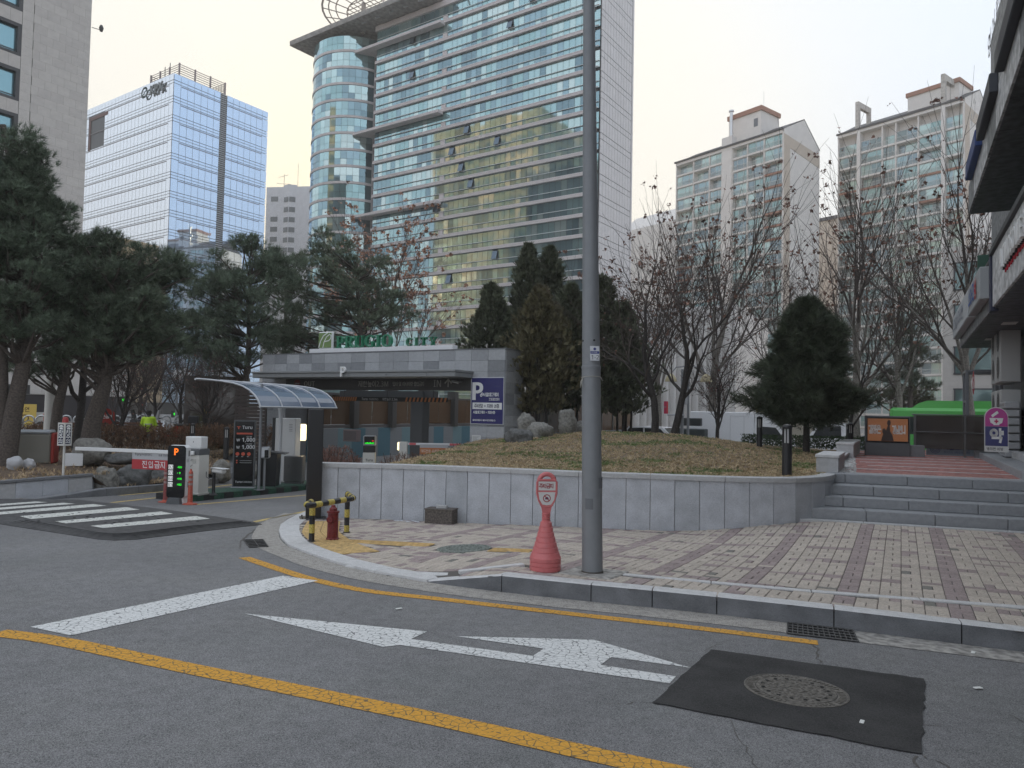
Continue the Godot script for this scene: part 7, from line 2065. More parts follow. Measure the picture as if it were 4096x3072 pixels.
# ------------------------------------------------------------------ barrier island
func build_island() -> void:
	var a := Vector2(-7.18, -16.55); var b := Vector2(-5.55, -22.6)
	var d := (b - a).normalized(); var lf := Vector2(d.y, -d.x)      # to the left
	if lf.x > 0: lf = -lf
	var t := thing("barrier_island", "raised traffic island with green and black painted kerb blocks", "traffic island")
	var n := 17
	var len := (b - a).length()
	var cols := [C(0.02, 0.085, 0.05), C(0.02, 0.02, 0.022)]
	var quadbox := func(p: Vector2, q: Vector2, r: Vector2, s: Vector2, h: float, col: Color, called: String) -> void:
		var m := MB.new(); m.col = col
		var bot := []; var top := []
		for c in [p, q, r, s]:
			bot.append(V(c.x, gy(c.x, c.y) - 0.1, c.y)); top.append(V(c.x, gy(c.x, c.y) + h, c.y))
		hexa(m, bot, top)
		obj(called, m, M.island_paint, t)
	for i in n:
		var p := a + d * (len * i / n + 0.003); var q := a + d * (len * (i + 1) / n - 0.003)
		quadbox.call(p, q, q + lf * 0.14, p + lf * 0.14, 0.14, cols[i % 2], "kerb_block")
		quadbox.call(p + lf * 0.86, q + lf * 0.86, q + lf * 1.0, p + lf * 1.0, 0.14, cols[(i + 1) % 2], "kerb_block")
	for i in 3:
		var p := a + lf * (0.14 + i * 0.24); var q := a + lf * (0.14 + (i + 1) * 0.24)
		quadbox.call(p, q, q + d * 0.14, p + d * 0.14, 0.14, cols[(i + 1) % 2], "kerb_block")
	quadbox.call(a + lf * 0.14 + d * 0.14, b + lf * 0.14, b + lf * 0.86, a + lf * 0.86 + d * 0.14, 0.128, C(0.05, 0.12, 0.085), "top_slab")
	var isl := func(x: float, z: float) -> float: return gy(x, z) + 0.13
	var m := MB.new()
	# P display
	var k := thing("parking_display", "white and black display pillar with an orange P and four lit level rows", "display", V(-7.26, gy(-7.26, -16.0), -16.0), -9.0)
	m = MB.new(); m.bbox(V(0, 0.70, 0), V(0.44, 1.15, 0.22), 0.05); m.bbox(V(0.0, 0.07, 0), V(0.36, 0.2, 0.2), 0.02); obj("case", m, M.white_plastic, k)
	var rr := PackedVector2Array()
	for c in [[0.14, 0.5, 0.0], [-0.14, 0.5, PI / 2], [-0.14, -0.5, PI], [0.14, -0.5, 1.5 * PI]]:
		for s in 6: rr.append(Vector2(c[0] + 0.07 * cos(c[2] + s * PI / 10), 0.70 + c[1] + 0.07 * sin(c[2] + s * PI / 10)))
	m = MB.new(); m.ext(rr, 0.10, 0.118); obj("face", m, M.black_gloss, k)
	m = MB.new(); m.ext(pv([-0.17, 0.0, 0.17, 0.0, 0.14, 0.14, -0.12, 0.14]), 0.10, 0.2); obj("foot", m, M.grey_plastic, k)
	m = MB.new(); latin(m, "P", 0.15, V(-0.055, 1.06, 0.12), 0.003); obj("letter", m, M.led_orange, k)
	for i in 4:
		var y := 0.80 - i * 0.125
		m = MB.new(); m.bbox(V(-0.125, y, 0.121), V(0.11, 0.1, 0.006), 0.002); var ro := obj("level_plate", m, M.led_white, k)
		m = ink(0.02, 0.02, 0.02); latin(m, "B%d" % (i + 2), 0.07, V(-0.168, y - 0.035, 0.1255), 0.002, "Droid Sans", 400); obj("lettering", m, M.plain, ro)
		m = MB.new()
		var dig: String = ["101", " 9", "118", "102"][i]
		latin(m, dig, 0.042, V(0.05 + (0.03 if i == 1 else 0.0), y - 0.02, 0.12), 0.002); m.tri(V(0.035, y, 0.122), V(0.05, y - 0.014, 0.122), V(0.05, y + 0.014, 0.122)); obj("digits", m, M.led_green, k)
	m = ink(0.03, 0.03, 0.03); m.bbox(V(0.222, 1.1, 0.0), V(0.006, 0.12, 0.03), 0.002); m.bbox(V(0.222, 0.42, 0.0), V(0.006, 0.12, 0.03), 0.002); obj("hinge", m, M.plain, k)
	m = ink(0.25, 0.25, 0.25)
	for i in 4: m.box(V(0.222, 0.98 - i * 0.02, 0.03), V(0.004, 0.006, 0.07))
	obj("vent", m, M.plain, k)
	# rubber lane posts
	for q in [[-7.61, -16.15, "worn dark red rubber lane post left of the parking display"], [-6.94, -15.86, "bright orange rubber lane post right of the parking display"]]:
		var l := thing("lane_post", q[2], "lane post", V(q[0], gy(q[0], q[1]), q[1]), 0, "rubber lane posts")
		m = MB.new(); m.lathe(Vector3.ZERO, [Vector2(0.15, 0), Vector2(0.15, 0.02), Vector2(0.07, 0.035), Vector2(0.055, 0.06)], 18); obj("foot", m, M.orange_rubber, l)
		m = MB.new(); m.lathe(Vector3.ZERO, [Vector2(0.052, 0.03), Vector2(0.045, 0.7), Vector2(0.03, 0.73), Vector2(0.02, 0.74), Vector2(0.02, 0.77), Vector2(0.0, 0.775)], 16); obj("post", m, M.orange_rubber if q[0] > -7.2 else M.red_worn, l)
		for i in 3:
			m = ink(0.32, 0.22, 0.2); m.lathe(Vector3.ZERO, [Vector2(0.0515, 0.42 + i * 0.1), Vector2(0.0505, 0.47 + i * 0.1)], 16); obj("reflective_band", m, M.plain, l)
	# barrier cabinet and arm
	var cb := thing("barrier_gate", "off-white barrier cabinet with its long white arm lowered across the exit lane", "barrier", V(-7.30, isl.call(-7.3, -16.95), -16.95), -14)
	m = MB.new(); m.bbox(V(0, 0.47, 0), V(0.42, 0.90, 0.36), 0.012); obj("cabinet", m, M.off_white, cb)
	m = MB.new(); m.bbox(V(0, 0.99, 0), V(0.43, 0.14, 0.37), 0.012); obj("hood", m, M.grey_plastic, cb)
	m = ink(0.45, 0.44, 0.4); m.bbox(V(0, 0.02, 0), V(0.46, 0.06, 0.4), 0.01); m.bbox(V(0.08, 0.78, 0.185), V(0.09, 0.1, 0.012), 0.004); obj("fittings", m, M.plain, cb)
	m = MB.new(); m.bbox(V(-1.55, 0.97, 0.22), V(3.3, 0.085, 0.04), 0.008); var arm := obj("arm", m, M.white_plastic, cb)
	m = MB.new(); m.bbox(V(-1.0, 0.85, 0.222), V(1.15, 0.15, 0.006), 0.002); obj("grey_strip", m, M.banner_grey, arm)
	m = ink(0.42, 0.035, 0.04); m.bbox(V(-1.0, 0.665, 0.222), V(1.15, 0.23, 0.006), 0.002); obj("banner", m, M.plain, arm)
	m = ink(0.72, 0.7, 0.7); hangul(m, "진입금지", 0.15, V(-1.28, 0.59, 0.227), 0.12, 1.08); obj("banner_lettering", m, M.plain, arm)
	m = ink(0.08, 0.08, 0.08); latin(m, "Turu", 0.06, V(-1.5, 0.865, 0.227), 0.001); latin(m, "PARKING", 0.05, V(-1.3, 0.865, 0.227), 0.001, "Droid Sans", 400); hangul(m, "유료 주차장", 0.05, V(-0.85, 0.86, 0.227)); obj("strip_lettering", m, M.plain, arm)
	m = ink(0.05, 0.05, 0.05)
	m.tube([V(0.04, 0.82, 0.19), V(-0.06, 0.78, 0.21), V(-0.1, 0.7, 0.21), V(-0.02, 0.64, 0.21), V(0.05, 0.7, 0.2)], [0.006, 0.006, 0.006, 0.006, 0.006], 5); obj("cable", m, M.plain, cb)
	var bx := thing("meter_box", "small white steel box with a black lock on top of the barrier cabinet", "box", V(-7.32, isl.call(-7.3, -16.95) + 1.06, -16.98), -14)
	m = MB.new(); m.bbox(V(0, 0.14, 0), V(0.42, 0.28, 0.24), 0.012); obj("case", m, M.white_plastic, bx)
	m = ink(0.03, 0.03, 0.03); m.disc(V(0, 0.19, 0.1215), 0.022, 14); m.bbox(V(0, 0.16, 0.122), V(0.012, 0.04, 0.004), 0.001); obj("lock", m, M.plain, bx)
	m = ink(0.5, 0.5, 0.5); m.bbox(V(0, 0.14, 0.1195), V(0.38, 0.24, 0.006), 0.003); obj("door", m, M.white_door, bx)
	# number plate camera
	var lc := thing("plate_camera", "white bullet camera on a short black post at the island's edge", "camera", V(-6.86, isl.call(-6.86, -16.9), -16.9), -20)
	m = MB.new(); m.lathe(Vector3.ZERO, [Vector2(0.09, 0), Vector2(0.09, 0.012), Vector2(0.045, 0.05), Vector2(0.038, 0.08), Vector2(0.038, 0.52)], 14); obj("post", m, M.black_metal, lc)
	m = MB.new(); m.bbox(V(0.02, 0.57, 0.1), V(0.14, 0.10, 0.44), 0.03); obj("housing", m, M.white_plastic, lc)
	m = MB.new(); m.bbox(V(0.02, 0.63, 0.13), V(0.18, 0.015, 0.55), 0.006); obj("sun_hood", m, M.white_plastic, lc)
	place(lc.get_node("housing"), Transform3D(Basis(UP, 1.25), V(0.05, 0, 0))); place(lc.get_node("sun_hood"), Transform3D(Basis(UP, 1.25), V(0.05, 0, 0)))
	m = ink(0.08, 0.08, 0.08); m.tube([V(-0.18, 0.54, 0.05), V(-0.18, 0.42, 0.05), V(-0.06, 0.36, 0.04), V(0, 0.4, 0)], [0.01, 0.01, 0.01, 0.01], 5); obj("cable", m, M.plain, lc)
	# price board
	var tt := thing("price_board", "tall black price board with white figures and orange dots", "sign", V(-7.05, isl.call(-7.05, -19.3), -19.3), 8)
	m = MB.new(); m.bbox(V(0, 0.92, 0), V(0.56, 1.78, 0.09), 0.01); obj("case", m, M.grey_plastic, tt)
	m = MB.new(); m.bbox(V(0, 0.92, 0.045), V(0.49, 1.70, 0.012), 0.003); obj("face", m, M.black_gloss, tt)
	m = ink(0.3, 0.31, 0.32); m.bbox(V(0, 0.02, 0), V(0.6, 0.05, 0.24), 0.01); obj("foot", m, M.plain, tt)
	m = ink(0.55, 0.55, 0.55)
	latin(m, "Turu", 0.085, V(-0.06, 1.575, 0.053), 0.001); latin(m, "1,000", 0.1, V(-0.06, 1.24, 0.053), 0.001, "Droid Sans", 700); latin(m, "W", 0.07, V(-0.2, 1.245, 0.053), 0.001); latin(m, "1,000", 0.1, V(-0.06, 1.05, 0.053), 0.001); latin(m, "W", 0.07, V(-0.2, 1.055, 0.053), 0.001)
	hangul(m, "최초 10분", 0.03, V(0.05, 1.355, 0.0535)); hangul(m, "초과 10분당", 0.03, V(0.03, 1.165, 0.0535)); latin(m, "Turu", 0.055, V(-0.2, 0.155, 0.053), 0.001); latin(m, "PARKING", 0.045, V(-0.02, 0.155, 0.053), 0.001, "Droid Sans", 400)
	for i in 2: m.span(V(-0.1, 0.735 - i * 0.055, 0.05), V(0.2, 0.741 - i * 0.055, 0.0535))
	for i in 3: hangul(m, "할인", 0.024, V(-0.2 + i * 0.14, 0.835, 0.0535))
	obj("lettering", m, M.plain, tt)
	m = ink(0.5, 0.09, 0.05); m.span(V(-0.2, 1.43, 0.05), V(0.2, 1.475, 0.0532))
	for i in 3: m.disc(V(-0.165 + i * 0.145, 0.915, 0.0532), 0.048, 18)
	for i in 2: m.disc(V(-0.175, 0.74 - i * 0.055, 0.0532), 0.02, 12)
	m.ext(pv([-0.2, 1.64, -0.11, 1.64, -0.11, 1.62, -0.14, 1.62, -0.14, 1.57, -0.165, 1.57, -0.165, 1.62, -0.2, 1.62]), 0.051, 0.0535)
	obj("orange_print", m, M.plain, tt)
	# canopy over the pay machine
	var c0 := Vector2(-6.20, -17.95); var ax := Vector2(0.245, -0.9695); var pl := Vector2(-0.9695, -0.245)
	var sh := thing("pay_canopy", "arched blue sheet canopy on white curved posts over the pay machine", "canopy")
	var prof := [[0.0, 1.57], [0.07, 1.72], [0.17, 1.85], [0.32, 1.97], [0.52, 2.07], [0.78, 2.14], [1.15, 2.19], [1.5, 2.22], [1.87, 2.24]]
	var pt := func(i: int, s: float) -> Vector3:
		var w: Array = prof[i]; var q: Vector2 = c0 + ax * s + pl * w[0]
		return V(q.x, w[1], q.y)
	for bay in 4:
		m = MB.new()
		for i in prof.size() - 1:
			var q := [pt.call(i, bay * 0.98), pt.call(i, (bay + 1) * 0.98), pt.call(i + 1, (bay + 1) * 0.98), pt.call(i + 1, bay * 0.98)]
			m.quad(q[0], q[1], q[2], q[3])
		obj("sheet", m, M.blue_sheet, sh)
	for r in 5:
		m = MB.new(); var ps := []; var rs := []
		for i in prof.size(): ps.append(pt.call(i, r * 0.98) + V(0, 0.012, 0)); rs.append(0.024)
		m.tube(ps, rs, 6); obj("rib", m, M.galv, sh)
	m = MB.new()
	for i in [0, 8]: m.tube([pt.call(i, -0.03), pt.call(i, 3.95)], [0.028, 0.028], 6)
	obj("edge_rail", m, M.galv, sh)
	for q in [[-6.65, -21.0, 3.05, 0.055], [-6.54, -19.0, 1.0, 0.035]]:
		m = MB.new(); var y0: float = isl.call(q[0], q[1])
		var tp: Vector3 = pt.call(5 if q[3] > 0.04 else 7, q[2])
		var path := [V(q[0], y0, q[1])]; var rad := [q[3]]
		if q[3] > 0.04:
			path += [V(q[0], 1.1, q[1]), V(q[0] - 0.02, 1.45, q[1]), V(q[0] - 0.1, 1.75, q[1]), V(q[0] - 0.28, 2.1, q[1])]; rad += [q[3], q[3], q[3], q[3]]
		else:
			path += [V(q[0], 2.17, q[1])]; rad += [q[3]]
		m.tube(path, rad, 12); m.lathe(V(q[0], y0, q[1]), [Vector2(0.13, 0), Vector2(0.13, 0.015), Vector2(0.07, 0.02)], 14)
		obj("post", m, M.post_white if q[3] > 0.04 else M.pole_grey, sh)
	# machines under it
	var mc := thing("ticket_reader", "small silver ticket reader with a black slot on a thin post", "ticket machine", V(-6.42, isl.call(-6.42, -19.1), -19.1), 8)
	m = MB.new(); m.bbox(V(0, 0.98, 0), V(0.22, 0.3, 0.2), 0.03); obj("case", m, M.galv, mc)
	m = MB.new(); m.bbox(V(0.04, 0.95, 0.1), V(0.1, 0.2, 0.03), 0.02); obj("slot", m, M.black_gloss, mc)
	m = MB.new(); m.cyl(V(-0.02, 0, -0.02), V(-0.02, 0.84, -0.02), 0.03, -1, 8); obj("post", m, M.pole_grey, mc)
	var bn := thing("black_cabinet", "black sloped top cabinet behind the canopy post", "cabinet", V(-6.72, isl.call(-6.72, -20.3), -20.3), 6)
	m = MB.new(); m.ext(pv([-0.27, 0, 0.24, 0, 0.27, 0.92, -0.27, 0.98]), -0.25, 0.25); obj("body", m, M.black_metal, bn)
	m = MB.new(); m.bbox(V(0, 0.965, 0), V(0.57, 0.03, 0.54), 0.008); place(obj("lid", m, M.grey_plastic, bn), Transform3D(Basis(Vector3.BACK, -0.11), V(0.1, 0, 0)))
	var wc := thing("pay_machine", "tall white machine with a black side panel and louvres", "pay machine", V(-6.82, isl.call(-6.8, -22.1), -22.1), -2)
	m = MB.new(); m.bbox(V(0.05, 0.98, 0), V(0.62, 1.9, 0.5), 0.02); obj("case", m, M.white_plastic, wc)
	m = MB.new(); m.bbox(V(-0.30, 0.98, 0), V(0.08, 1.92, 0.52), 0.01); obj("side_panel", m, M.black_metal, wc)
	m = ink(0.25, 0.25, 0.25)
	for i in 5: m.box(V(0.22, 1.75 - i * 0.05, 0.252), V(0.1, 0.015, 0.006))
	obj("louvre", m, M.plain, wc)
	var gb := thing("junction_box", "dull steel junction box in front of the pay machine", "box", V(-6.36, isl.call(-6.36, -21.5), -21.5), -2)
	m = MB.new(); m.bbox(V(0, 0.46, 0), V(0.55, 0.74, 0.3), 0.015); obj("case", m, M.steel_dull, gb)
	m = ink(0.1, 0.1, 0.1); m.bbox(V(0, 0.05, 0), V(0.5, 0.1, 0.26), 0.01)
	for i in 3: m.box(V(-0.12, 0.56 - i * 0.03, 0.152), V(0.09, 0.008, 0.004))
	obj("vent", m, M.plain, gb)
	wall_lamp(px_far(1186, 1729, 23.8), "lit square lamp above the white pay machine", 0.62, 0.52)
	# second machine and arm in the entry lane
	var m2p := px_far(1478, 1800, 28.0)
	var sm := thing("ticket_machine", "grey ticket machine with a green display and dark head in the entry lane", "ticket machine", V(m2p.x, -1.0, m2p.z), 6)
	m = MB.new(); m.bbox(V(0, 0.46, 0), V(0.46, 0.92, 0.4), 0.02); obj("cabinet", m, M.off_white, sm)
	m = MB.new(); m.bbox(V(0, 1.05, 0), V(0.44, 0.24, 0.38), 0.02); obj("neck", m, M.black_metal, sm)
	m = MB.new(); m.bbox(V(0, 1.36, 0), V(0.46, 0.4, 0.36), 0.04); obj("head", m, M.galv, sm)
	m = MB.new(); m.bbox(V(0, 1.38, 0.18), V(0.38, 0.3, 0.02), 0.01); obj("screen", m, M.black_gloss, sm)
	m = MB.new()
	for i in 9: m.span(V(-0.16 + i * 0.038, 1.25, 0.19), V(-0.13 + i * 0.038, 1.29 + 0.01 * (i % 3), 0.194))
	obj("display", m, M.led_green, sm)
	m = MB.new(); m.span(V(0.1, 1.35, 0.19), V(0.17, 1.38, 0.194)); obj("indicator", m, M.led_red, sm)
	m = ink(0.08, 0.08, 0.08); latin(m, "Turu", 0.09, V(-0.12, 0.6, 0.203), 0.001); obj("lettering", m, M.plain, sm)
	var ep := px_far(1730, 1805, 26.5)
	var ea := thing("entry_barrier", "barrier arm with red tips and an orange banner in the entry lane", "barrier", V(ep.x, 0, ep.z), 4)
	m = MB.new(); m.bbox(V(0, 0.33, 0), V(2.1, 0.08, 0.04), 0.008); var ar := obj("arm", m, M.white_plastic, ea)
	m = ink(0.6, 0.12, 0.13); m.bbox(V(-0.72, 0.33, 0.022), V(0.24, 0.075, 0.006), 0.001); m.bbox(V(0.82, 0.33, 0.022), V(0.42, 0.075, 0.006), 0.001); obj("red_band", m, M.plain, ar)
	m = MB.new(); m.bbox(V(0.05, 0.26, 0.022), V(1.02, 0.12, 0.006), 0.001); obj("grey_strip", m, M.banner_grey, ar)
	m = ink(0.48, 0.17, 0.06); m.bbox(V(0.05, 0.08, 0.022), V(1.02, 0.24, 0.006), 0.001); obj("banner", m, M.plain, ar)
	m = ink(0.7, 0.6, 0.5); hangul(m, "카드전용 유료주차장", 0.1, V(-0.42, 0.03, 0.027), 0.12, 0.88, 0.9); obj("banner_lettering", m, M.plain, ar)
	m = MB.new(); m.bbox(V(-1.05, -0.25, -0.1), V(0.3, 1.3, 0.3), 0.02); obj("cabinet", m, M.off_white, ea)
	wall_lamp(px_far(1608, 1785, 28.6), "lit square lamp above the entry barrier arm", 0.36, 0.32)
	var pb := thing("wall_box", "small pinkish box fixed to the striped wall", "box", px_far(1408, 1742, 31.5), -20)
	m = ink(0.26, 0.2, 0.2); m.bbox(Vector3.ZERO, V(0.7, 0.5, 0.3), 0.02); obj("case", m, M.plain, pb)
	m = ink(0.18, 0.15, 0.15); m.bbox(V(0, 0, 0.152), V(0.6, 0.4, 0.01), 0.004); obj("door", m, M.plain, pb)

func wall_lamp(p: Vector3, label: String, w: float, h: float) -> void:
	var t := thing("lit_lamp", label, "lamp", p, -4)
	var m := MB.new(); m.bbox(V(0, 0, 0), V(w, h, 0.1), 0.03); obj("lens", m, M.glow_panel, t)
	m = MB.new(); m.bbox(V(0, 0, -0.08), V(w * 0.9, h * 0.9, 0.06), 0.01); obj("back", m, M.grey_plastic, t)
	m = MB.new(); m.cyl(V(0, -h * 0.4, -0.09), V(0, -1.6, -0.09), 0.04, -1, 8); obj("post", m, M.pole_grey, t)
	var l := AreaLight3D.new()
	l.name = "light"; t.add_child(l); l.position = V(0, 0, 0.07); l.rotation.y = PI
	l.set("area_size", Vector2(w, h)); l.light_energy = 0.5; l.light_color = C(1.0, 0.9, 0.7); l.shadow_enabled = true
	l.set("area_range", 20.0)

# ------------------------------------------------------------------ on the pavement
func build_street_objects() -> void:
	var m := MB.new()
	# lamp post, leaning a little
	var bp := V(0.95, sw(0.95, -8.28) + 0.006, -8.28)
	var t := thing("street_light_pole", "tall tapered grey steel pole with a small number plate", "pole", bp)
	t.rotation = V(0.0, 0, deg_to_rad(1.25))
	m = MB.new(); m.lathe(Vector3.ZERO, [Vector2(0.118, 0), Vector2(0.107, 2.32)], 28); obj("lower_tube", m, M.pole_grey, t)
	m = MB.new(); m.lathe(Vector3.ZERO, [Vector2(0.112, 2.30), Vector2(0.112, 2.33), Vector2(0.103, 2.335), Vector2(0.058, 7.6), Vector2(0.055, 8.4), Vector2(0, 8.42)], 28); obj("upper_tube", m, M.pole_grey, t)
	m = MB.new(); m.lathe(Vector3.ZERO, [Vector2(0.125, -0.01), Vector2(0.124, 0.02), Vector2(0.118, 0.024)], 28); obj("collar", m, M.iron, t)
	m = ink(0.62, 0.63, 0.65); m.xf = Transform3D(Basis(UP, 0.10), V(0.03, 2.47, 0.106)); m.bbox(V(0.0, 0, 0), V(0.105, 0.165, 0.006), 0.001); var pn := obj("number_plate", m, M.plain, t)
	m = ink(0.03, 0.05, 0.22); m.xf = Transform3D(Basis(UP, 0.10), V(0.03, 2.47, 0.1095)); m.span(V(-0.05, -0.004, 0), V(0.05, 0.024, 0.0008)); m.col = C(0.02, 0.02, 0.03); latin(m, "1-2", 0.048, V(-0.038, -0.068, 0.0), 0.001, "Droid Sans", 400)
	m.col = C(0.05, 0.06, 0.2); m.disc(V(0, 0.05, 0.001), 0.016, 12); m.col = C(0.6, 0.6, 0.65); hangul(m, "서초구역삼동", 0.013, V(-0.045, 0.004, 0.0012), 0.14, 0.9); obj("plate_print", m, M.plain, pn)
	m = ink(0.45, 0.43, 0.38)
	var ring := []; var rr := []
	for k in 25: ring.append(V(0.112 * cos(TAU * k / 24), 2.2 + 0.012 * sin(TAU * k / 24 * 1.0), 0.112 * sin(TAU * k / 24))); rr.append(0.0035)
	m.tube(ring, rr, 4, false); m.tube([V(-0.1, 2.2, 0.06), V(-0.125, 2.15, 0.07), V(-0.13, 2.08, 0.07)], [0.004, 0.006, 0.002], 4); m.tube([V(-0.1, 2.2, 0.06), V(-0.115, 2.14, 0.075), V(-0.112, 2.09, 0.08)], [0.004, 0.005, 0.002], 4); m.tube([V(0.105, 2.2, 0.04), V(0.125, 2.16, 0.04)], [0.004, 0.002], 4); obj("string", m, M.matt, t)
	m = ink(0.015, 0.015, 0.015)
	for q in [[0.25, 2.62], [-1.2, 2.62]]:
		m.xf = Transform3D(Basis(UP, q[0]), Vector3.ZERO); m.cyl(V(0, q[1], 0.09), V(0, q[1], 0.104), 0.012, -1, 10)
	m.xf = Transform3D.IDENTITY; obj("bolt_hole", m, M.plain, t)
	m = MB.new()
	for q in [[-0.8, 0.72, 0.16, 0.12], [0.6, 0.95, 0.2, 0.12]]:
		for k in 5:
			var a0: float = q[0] + k * q[2]; var a1: float = q[0] + (k + 1) * q[2]
			m.quad(V(sin(a0), 0, cos(a0)) * 0.117 + V(0, q[1], 0), V(sin(a1), 0, cos(a1)) * 0.117 + V(0, q[1], 0), V(sin(a1), 0, cos(a1)) * 0.117 + V(0, q[1] + q[3], 0), V(sin(a0), 0, cos(a0)) * 0.117 + V(0, q[1] + q[3], 0))
	obj("old_tape", m, M.tape, t)
	# no-parking stand
	var cp := V(0.42, sw(0.42, -8.36), -8.36)
	var c := thing("no_parking_stand", "faded red plastic no parking stand with a round topped face", "traffic stand", cp, 6)
	m = MB.new()
	var prof := [Vector2(0.0, 0.0), Vector2(0.172, 0.0), Vector2(0.178, 0.012), Vector2(0.178, 0.05), Vector2(0.172, 0.053), Vector2(0.172, 0.057), Vector2(0.178, 0.06), Vector2(0.178, 0.1), Vector2(0.172, 0.103), Vector2(0.172, 0.107), Vector2(0.178, 0.11), Vector2(0.178, 0.15), Vector2(0.172, 0.158)]
	var y := 0.158
	for k in 7:
		var r0: float = lerp(0.172, 0.058, pow(k / 7.0, 0.82)); var r1: float = lerp(0.172, 0.058, pow((k + 1) / 7.0, 0.82))
		prof += [Vector2(r0, y), Vector2(r1 + 0.007, y + 0.048), Vector2(r1 - 0.003, y + 0.052), Vector2(r1 - 0.003, y + 0.056)]; y += 0.056
	for k in 4: prof += [Vector2(0.05, y + 0.004), Vector2(0.05, y + 0.018), Vector2(0.043, y + 0.02), Vector2(0.043, y + 0.026)]; y += 0.026
	m.lathe(Vector3.ZERO, prof, 32); obj("base", m, M.pink_plastic, c)
	var out := PackedVector2Array()
	for k in 25:
		var a := PI * k / 24.0
		out.append(Vector2(0.112 * cos(a) * (1.0 - 0.15 * sin(a)), 0.95 + 0.165 * sin(a)))
	out.append_array(pv([-0.112, 0.86, -0.095, 0.80, -0.062, 0.73, -0.046, 0.66, -0.042, 0.64, 0.042, 0.64, 0.046, 0.66, 0.062, 0.73, 0.095, 0.80, 0.112, 0.86]))
	m = MB.new(); m.ext(out, -0.03, 0.03)
	m = MB.new()
	# plate with a handle opening at the top
	var low := pv([0.112, 0.86, 0.112, 1.0, -0.112, 1.0, -0.112, 0.86, -0.095, 0.80, -0.062, 0.73, -0.046, 0.66, -0.042, 0.62, 0.042, 0.62, 0.046, 0.66, 0.062, 0.73, 0.095, 0.80])
	m.ext(low, -0.028, 0.028)
	var arc := []; var rr2 := []
	for k in 15:
		var a := PI * k / 14.0
		arc.append(V(0.088 * cos(a), 1.0 + 0.088 * sin(a), 0)); rr2.append(0.027)
	m.tube(arc, rr2, 10)
	for k in 10:
		var a0 := PI * k / 10; var a1 := PI * (k + 1) / 10
		m.ext(PackedVector2Array([Vector2(0.045 * cos(a0), 1.0), Vector2(0.112 * cos(a0), 1.0 + 0.01), Vector2(0.112 * cos(a1), 1.0 + 0.01), Vector2(0.045 * cos(a1), 1.0)]) if false else pv([-0.112, 0.995, 0.112, 0.995, 0.106, 1.03, -0.106, 1.03]), -0.026, 0.026)
		break
	obj("head", m, M.pink_plastic, c)
	m = MB.new(); m.tube([V(0.113, 0.87, 0.02), V(0.113, 1.0, 0.02), V(0.09, 1.02, 0.022), V(-0.09, 1.02, 0.022), V(-0.113, 1.0, 0.02), V(-0.113, 0.87, 0.02), V(-0.09, 0.79, 0.02), V(-0.06, 0.73, 0.02), V(0, 0.715, 0.024), V(0.06, 0.73, 0.02), V(0.09, 0.79, 0.02), V(0.113, 0.87, 0.02)], [0.012, 0.012, 0.012, 0.012, 0.012, 0.012, 0.012, 0.012, 0.012, 0.012, 0.012, 0.012], 8); obj("rim", m, M.pink_plastic, c)
	m = ink(0.62, 0.60, 0.58); m.ext(pv([-0.098, 0.905, 0.098, 0.905, 0.098, 1.005, -0.098, 1.005]), 0.028, 0.031); m.ext(pv([-0.098, 0.885, -0.085, 0.80, -0.05, 0.745, 0, 0.735, 0.05, 0.745, 0.085, 0.80, 0.098, 0.885]), 0.028, 0.031); var fc := obj("face_label", m, M.plain, c)
	m = ink(0.32, 0.03, 0.04); hangul(m, "주차금지", 0.05, V(-0.09, 0.93, 0.0325), 0.15, 0.82, 0.88); m.disc(V(0, 0.815, 0.0325), 0.045, 22, 0.035); m.stroke(pv([-0.028, 0.843, 0.028, 0.787]), 0.01, 0.0328)
	m.col = C(0.06, 0.03, 0.1); m.span(V(-0.02, 0.803, 0.031), V(0.02, 0.819, 0.0326)); m.span(V(-0.013, 0.819, 0.031), V(0.013, 0.831, 0.0326)); obj("print", m, M.plain, fc)
	# fire hydrant
	var hp := V(-2.70, sw(-2.70, -11.2), -11.2)
	var h := thing("fire_hydrant", "dark red fire hydrant with a domed cap behind the striped rail", "hydrant", hp, 20)
	m = MB.new(); m.lathe(Vector3.ZERO, [Vector2(0.10, 0.0), Vector2(0.10, 0.02), Vector2(0.085, 0.03), Vector2(0.08, 0.40), Vector2(0.095, 0.405), Vector2(0.095, 0.43), Vector2(0.06, 0.435), Vector2(0.058, 0.47), Vector2(0.035, 0.495), Vector2(0.03, 0.52), Vector2(0.0, 0.525)], 22); obj("barrel", m, M.hydrant_red, h)
	m = MB.new(); m.xf = Transform3D(Basis(UP, -0.5), Vector3.ZERO); m.cyl(V(0, 0.31, 0.05), V(0, 0.31, 0.12), 0.05, -1, 16); m.cyl(V(0, 0.31, 0.12), V(0, 0.31, 0.135), 0.058, 0.045, 16); obj("outlet", m, M.hydrant_red, h)
	m = MB.new(); m.xf = Transform3D(Basis(UP, PI - 0.5), Vector3.ZERO); m.cyl(V(0, 0.31, 0.05), V(0, 0.31, 0.12), 0.04, -1, 16); obj("outlet", m, M.hydrant_red, h)
	# striped guard rail
	var p1 := V(-2.94, 0, -10.9); var p2 := V(-2.67, 0, -12.02)
	p1.y = sw(p1.x, p1.z); p2.y = sw(p2.x, p2.z)
	var g := thing("guard_rail", "black and yellow striped pipe rail round the hydrant", "guard rail")
	var hh := p1.y + 0.60
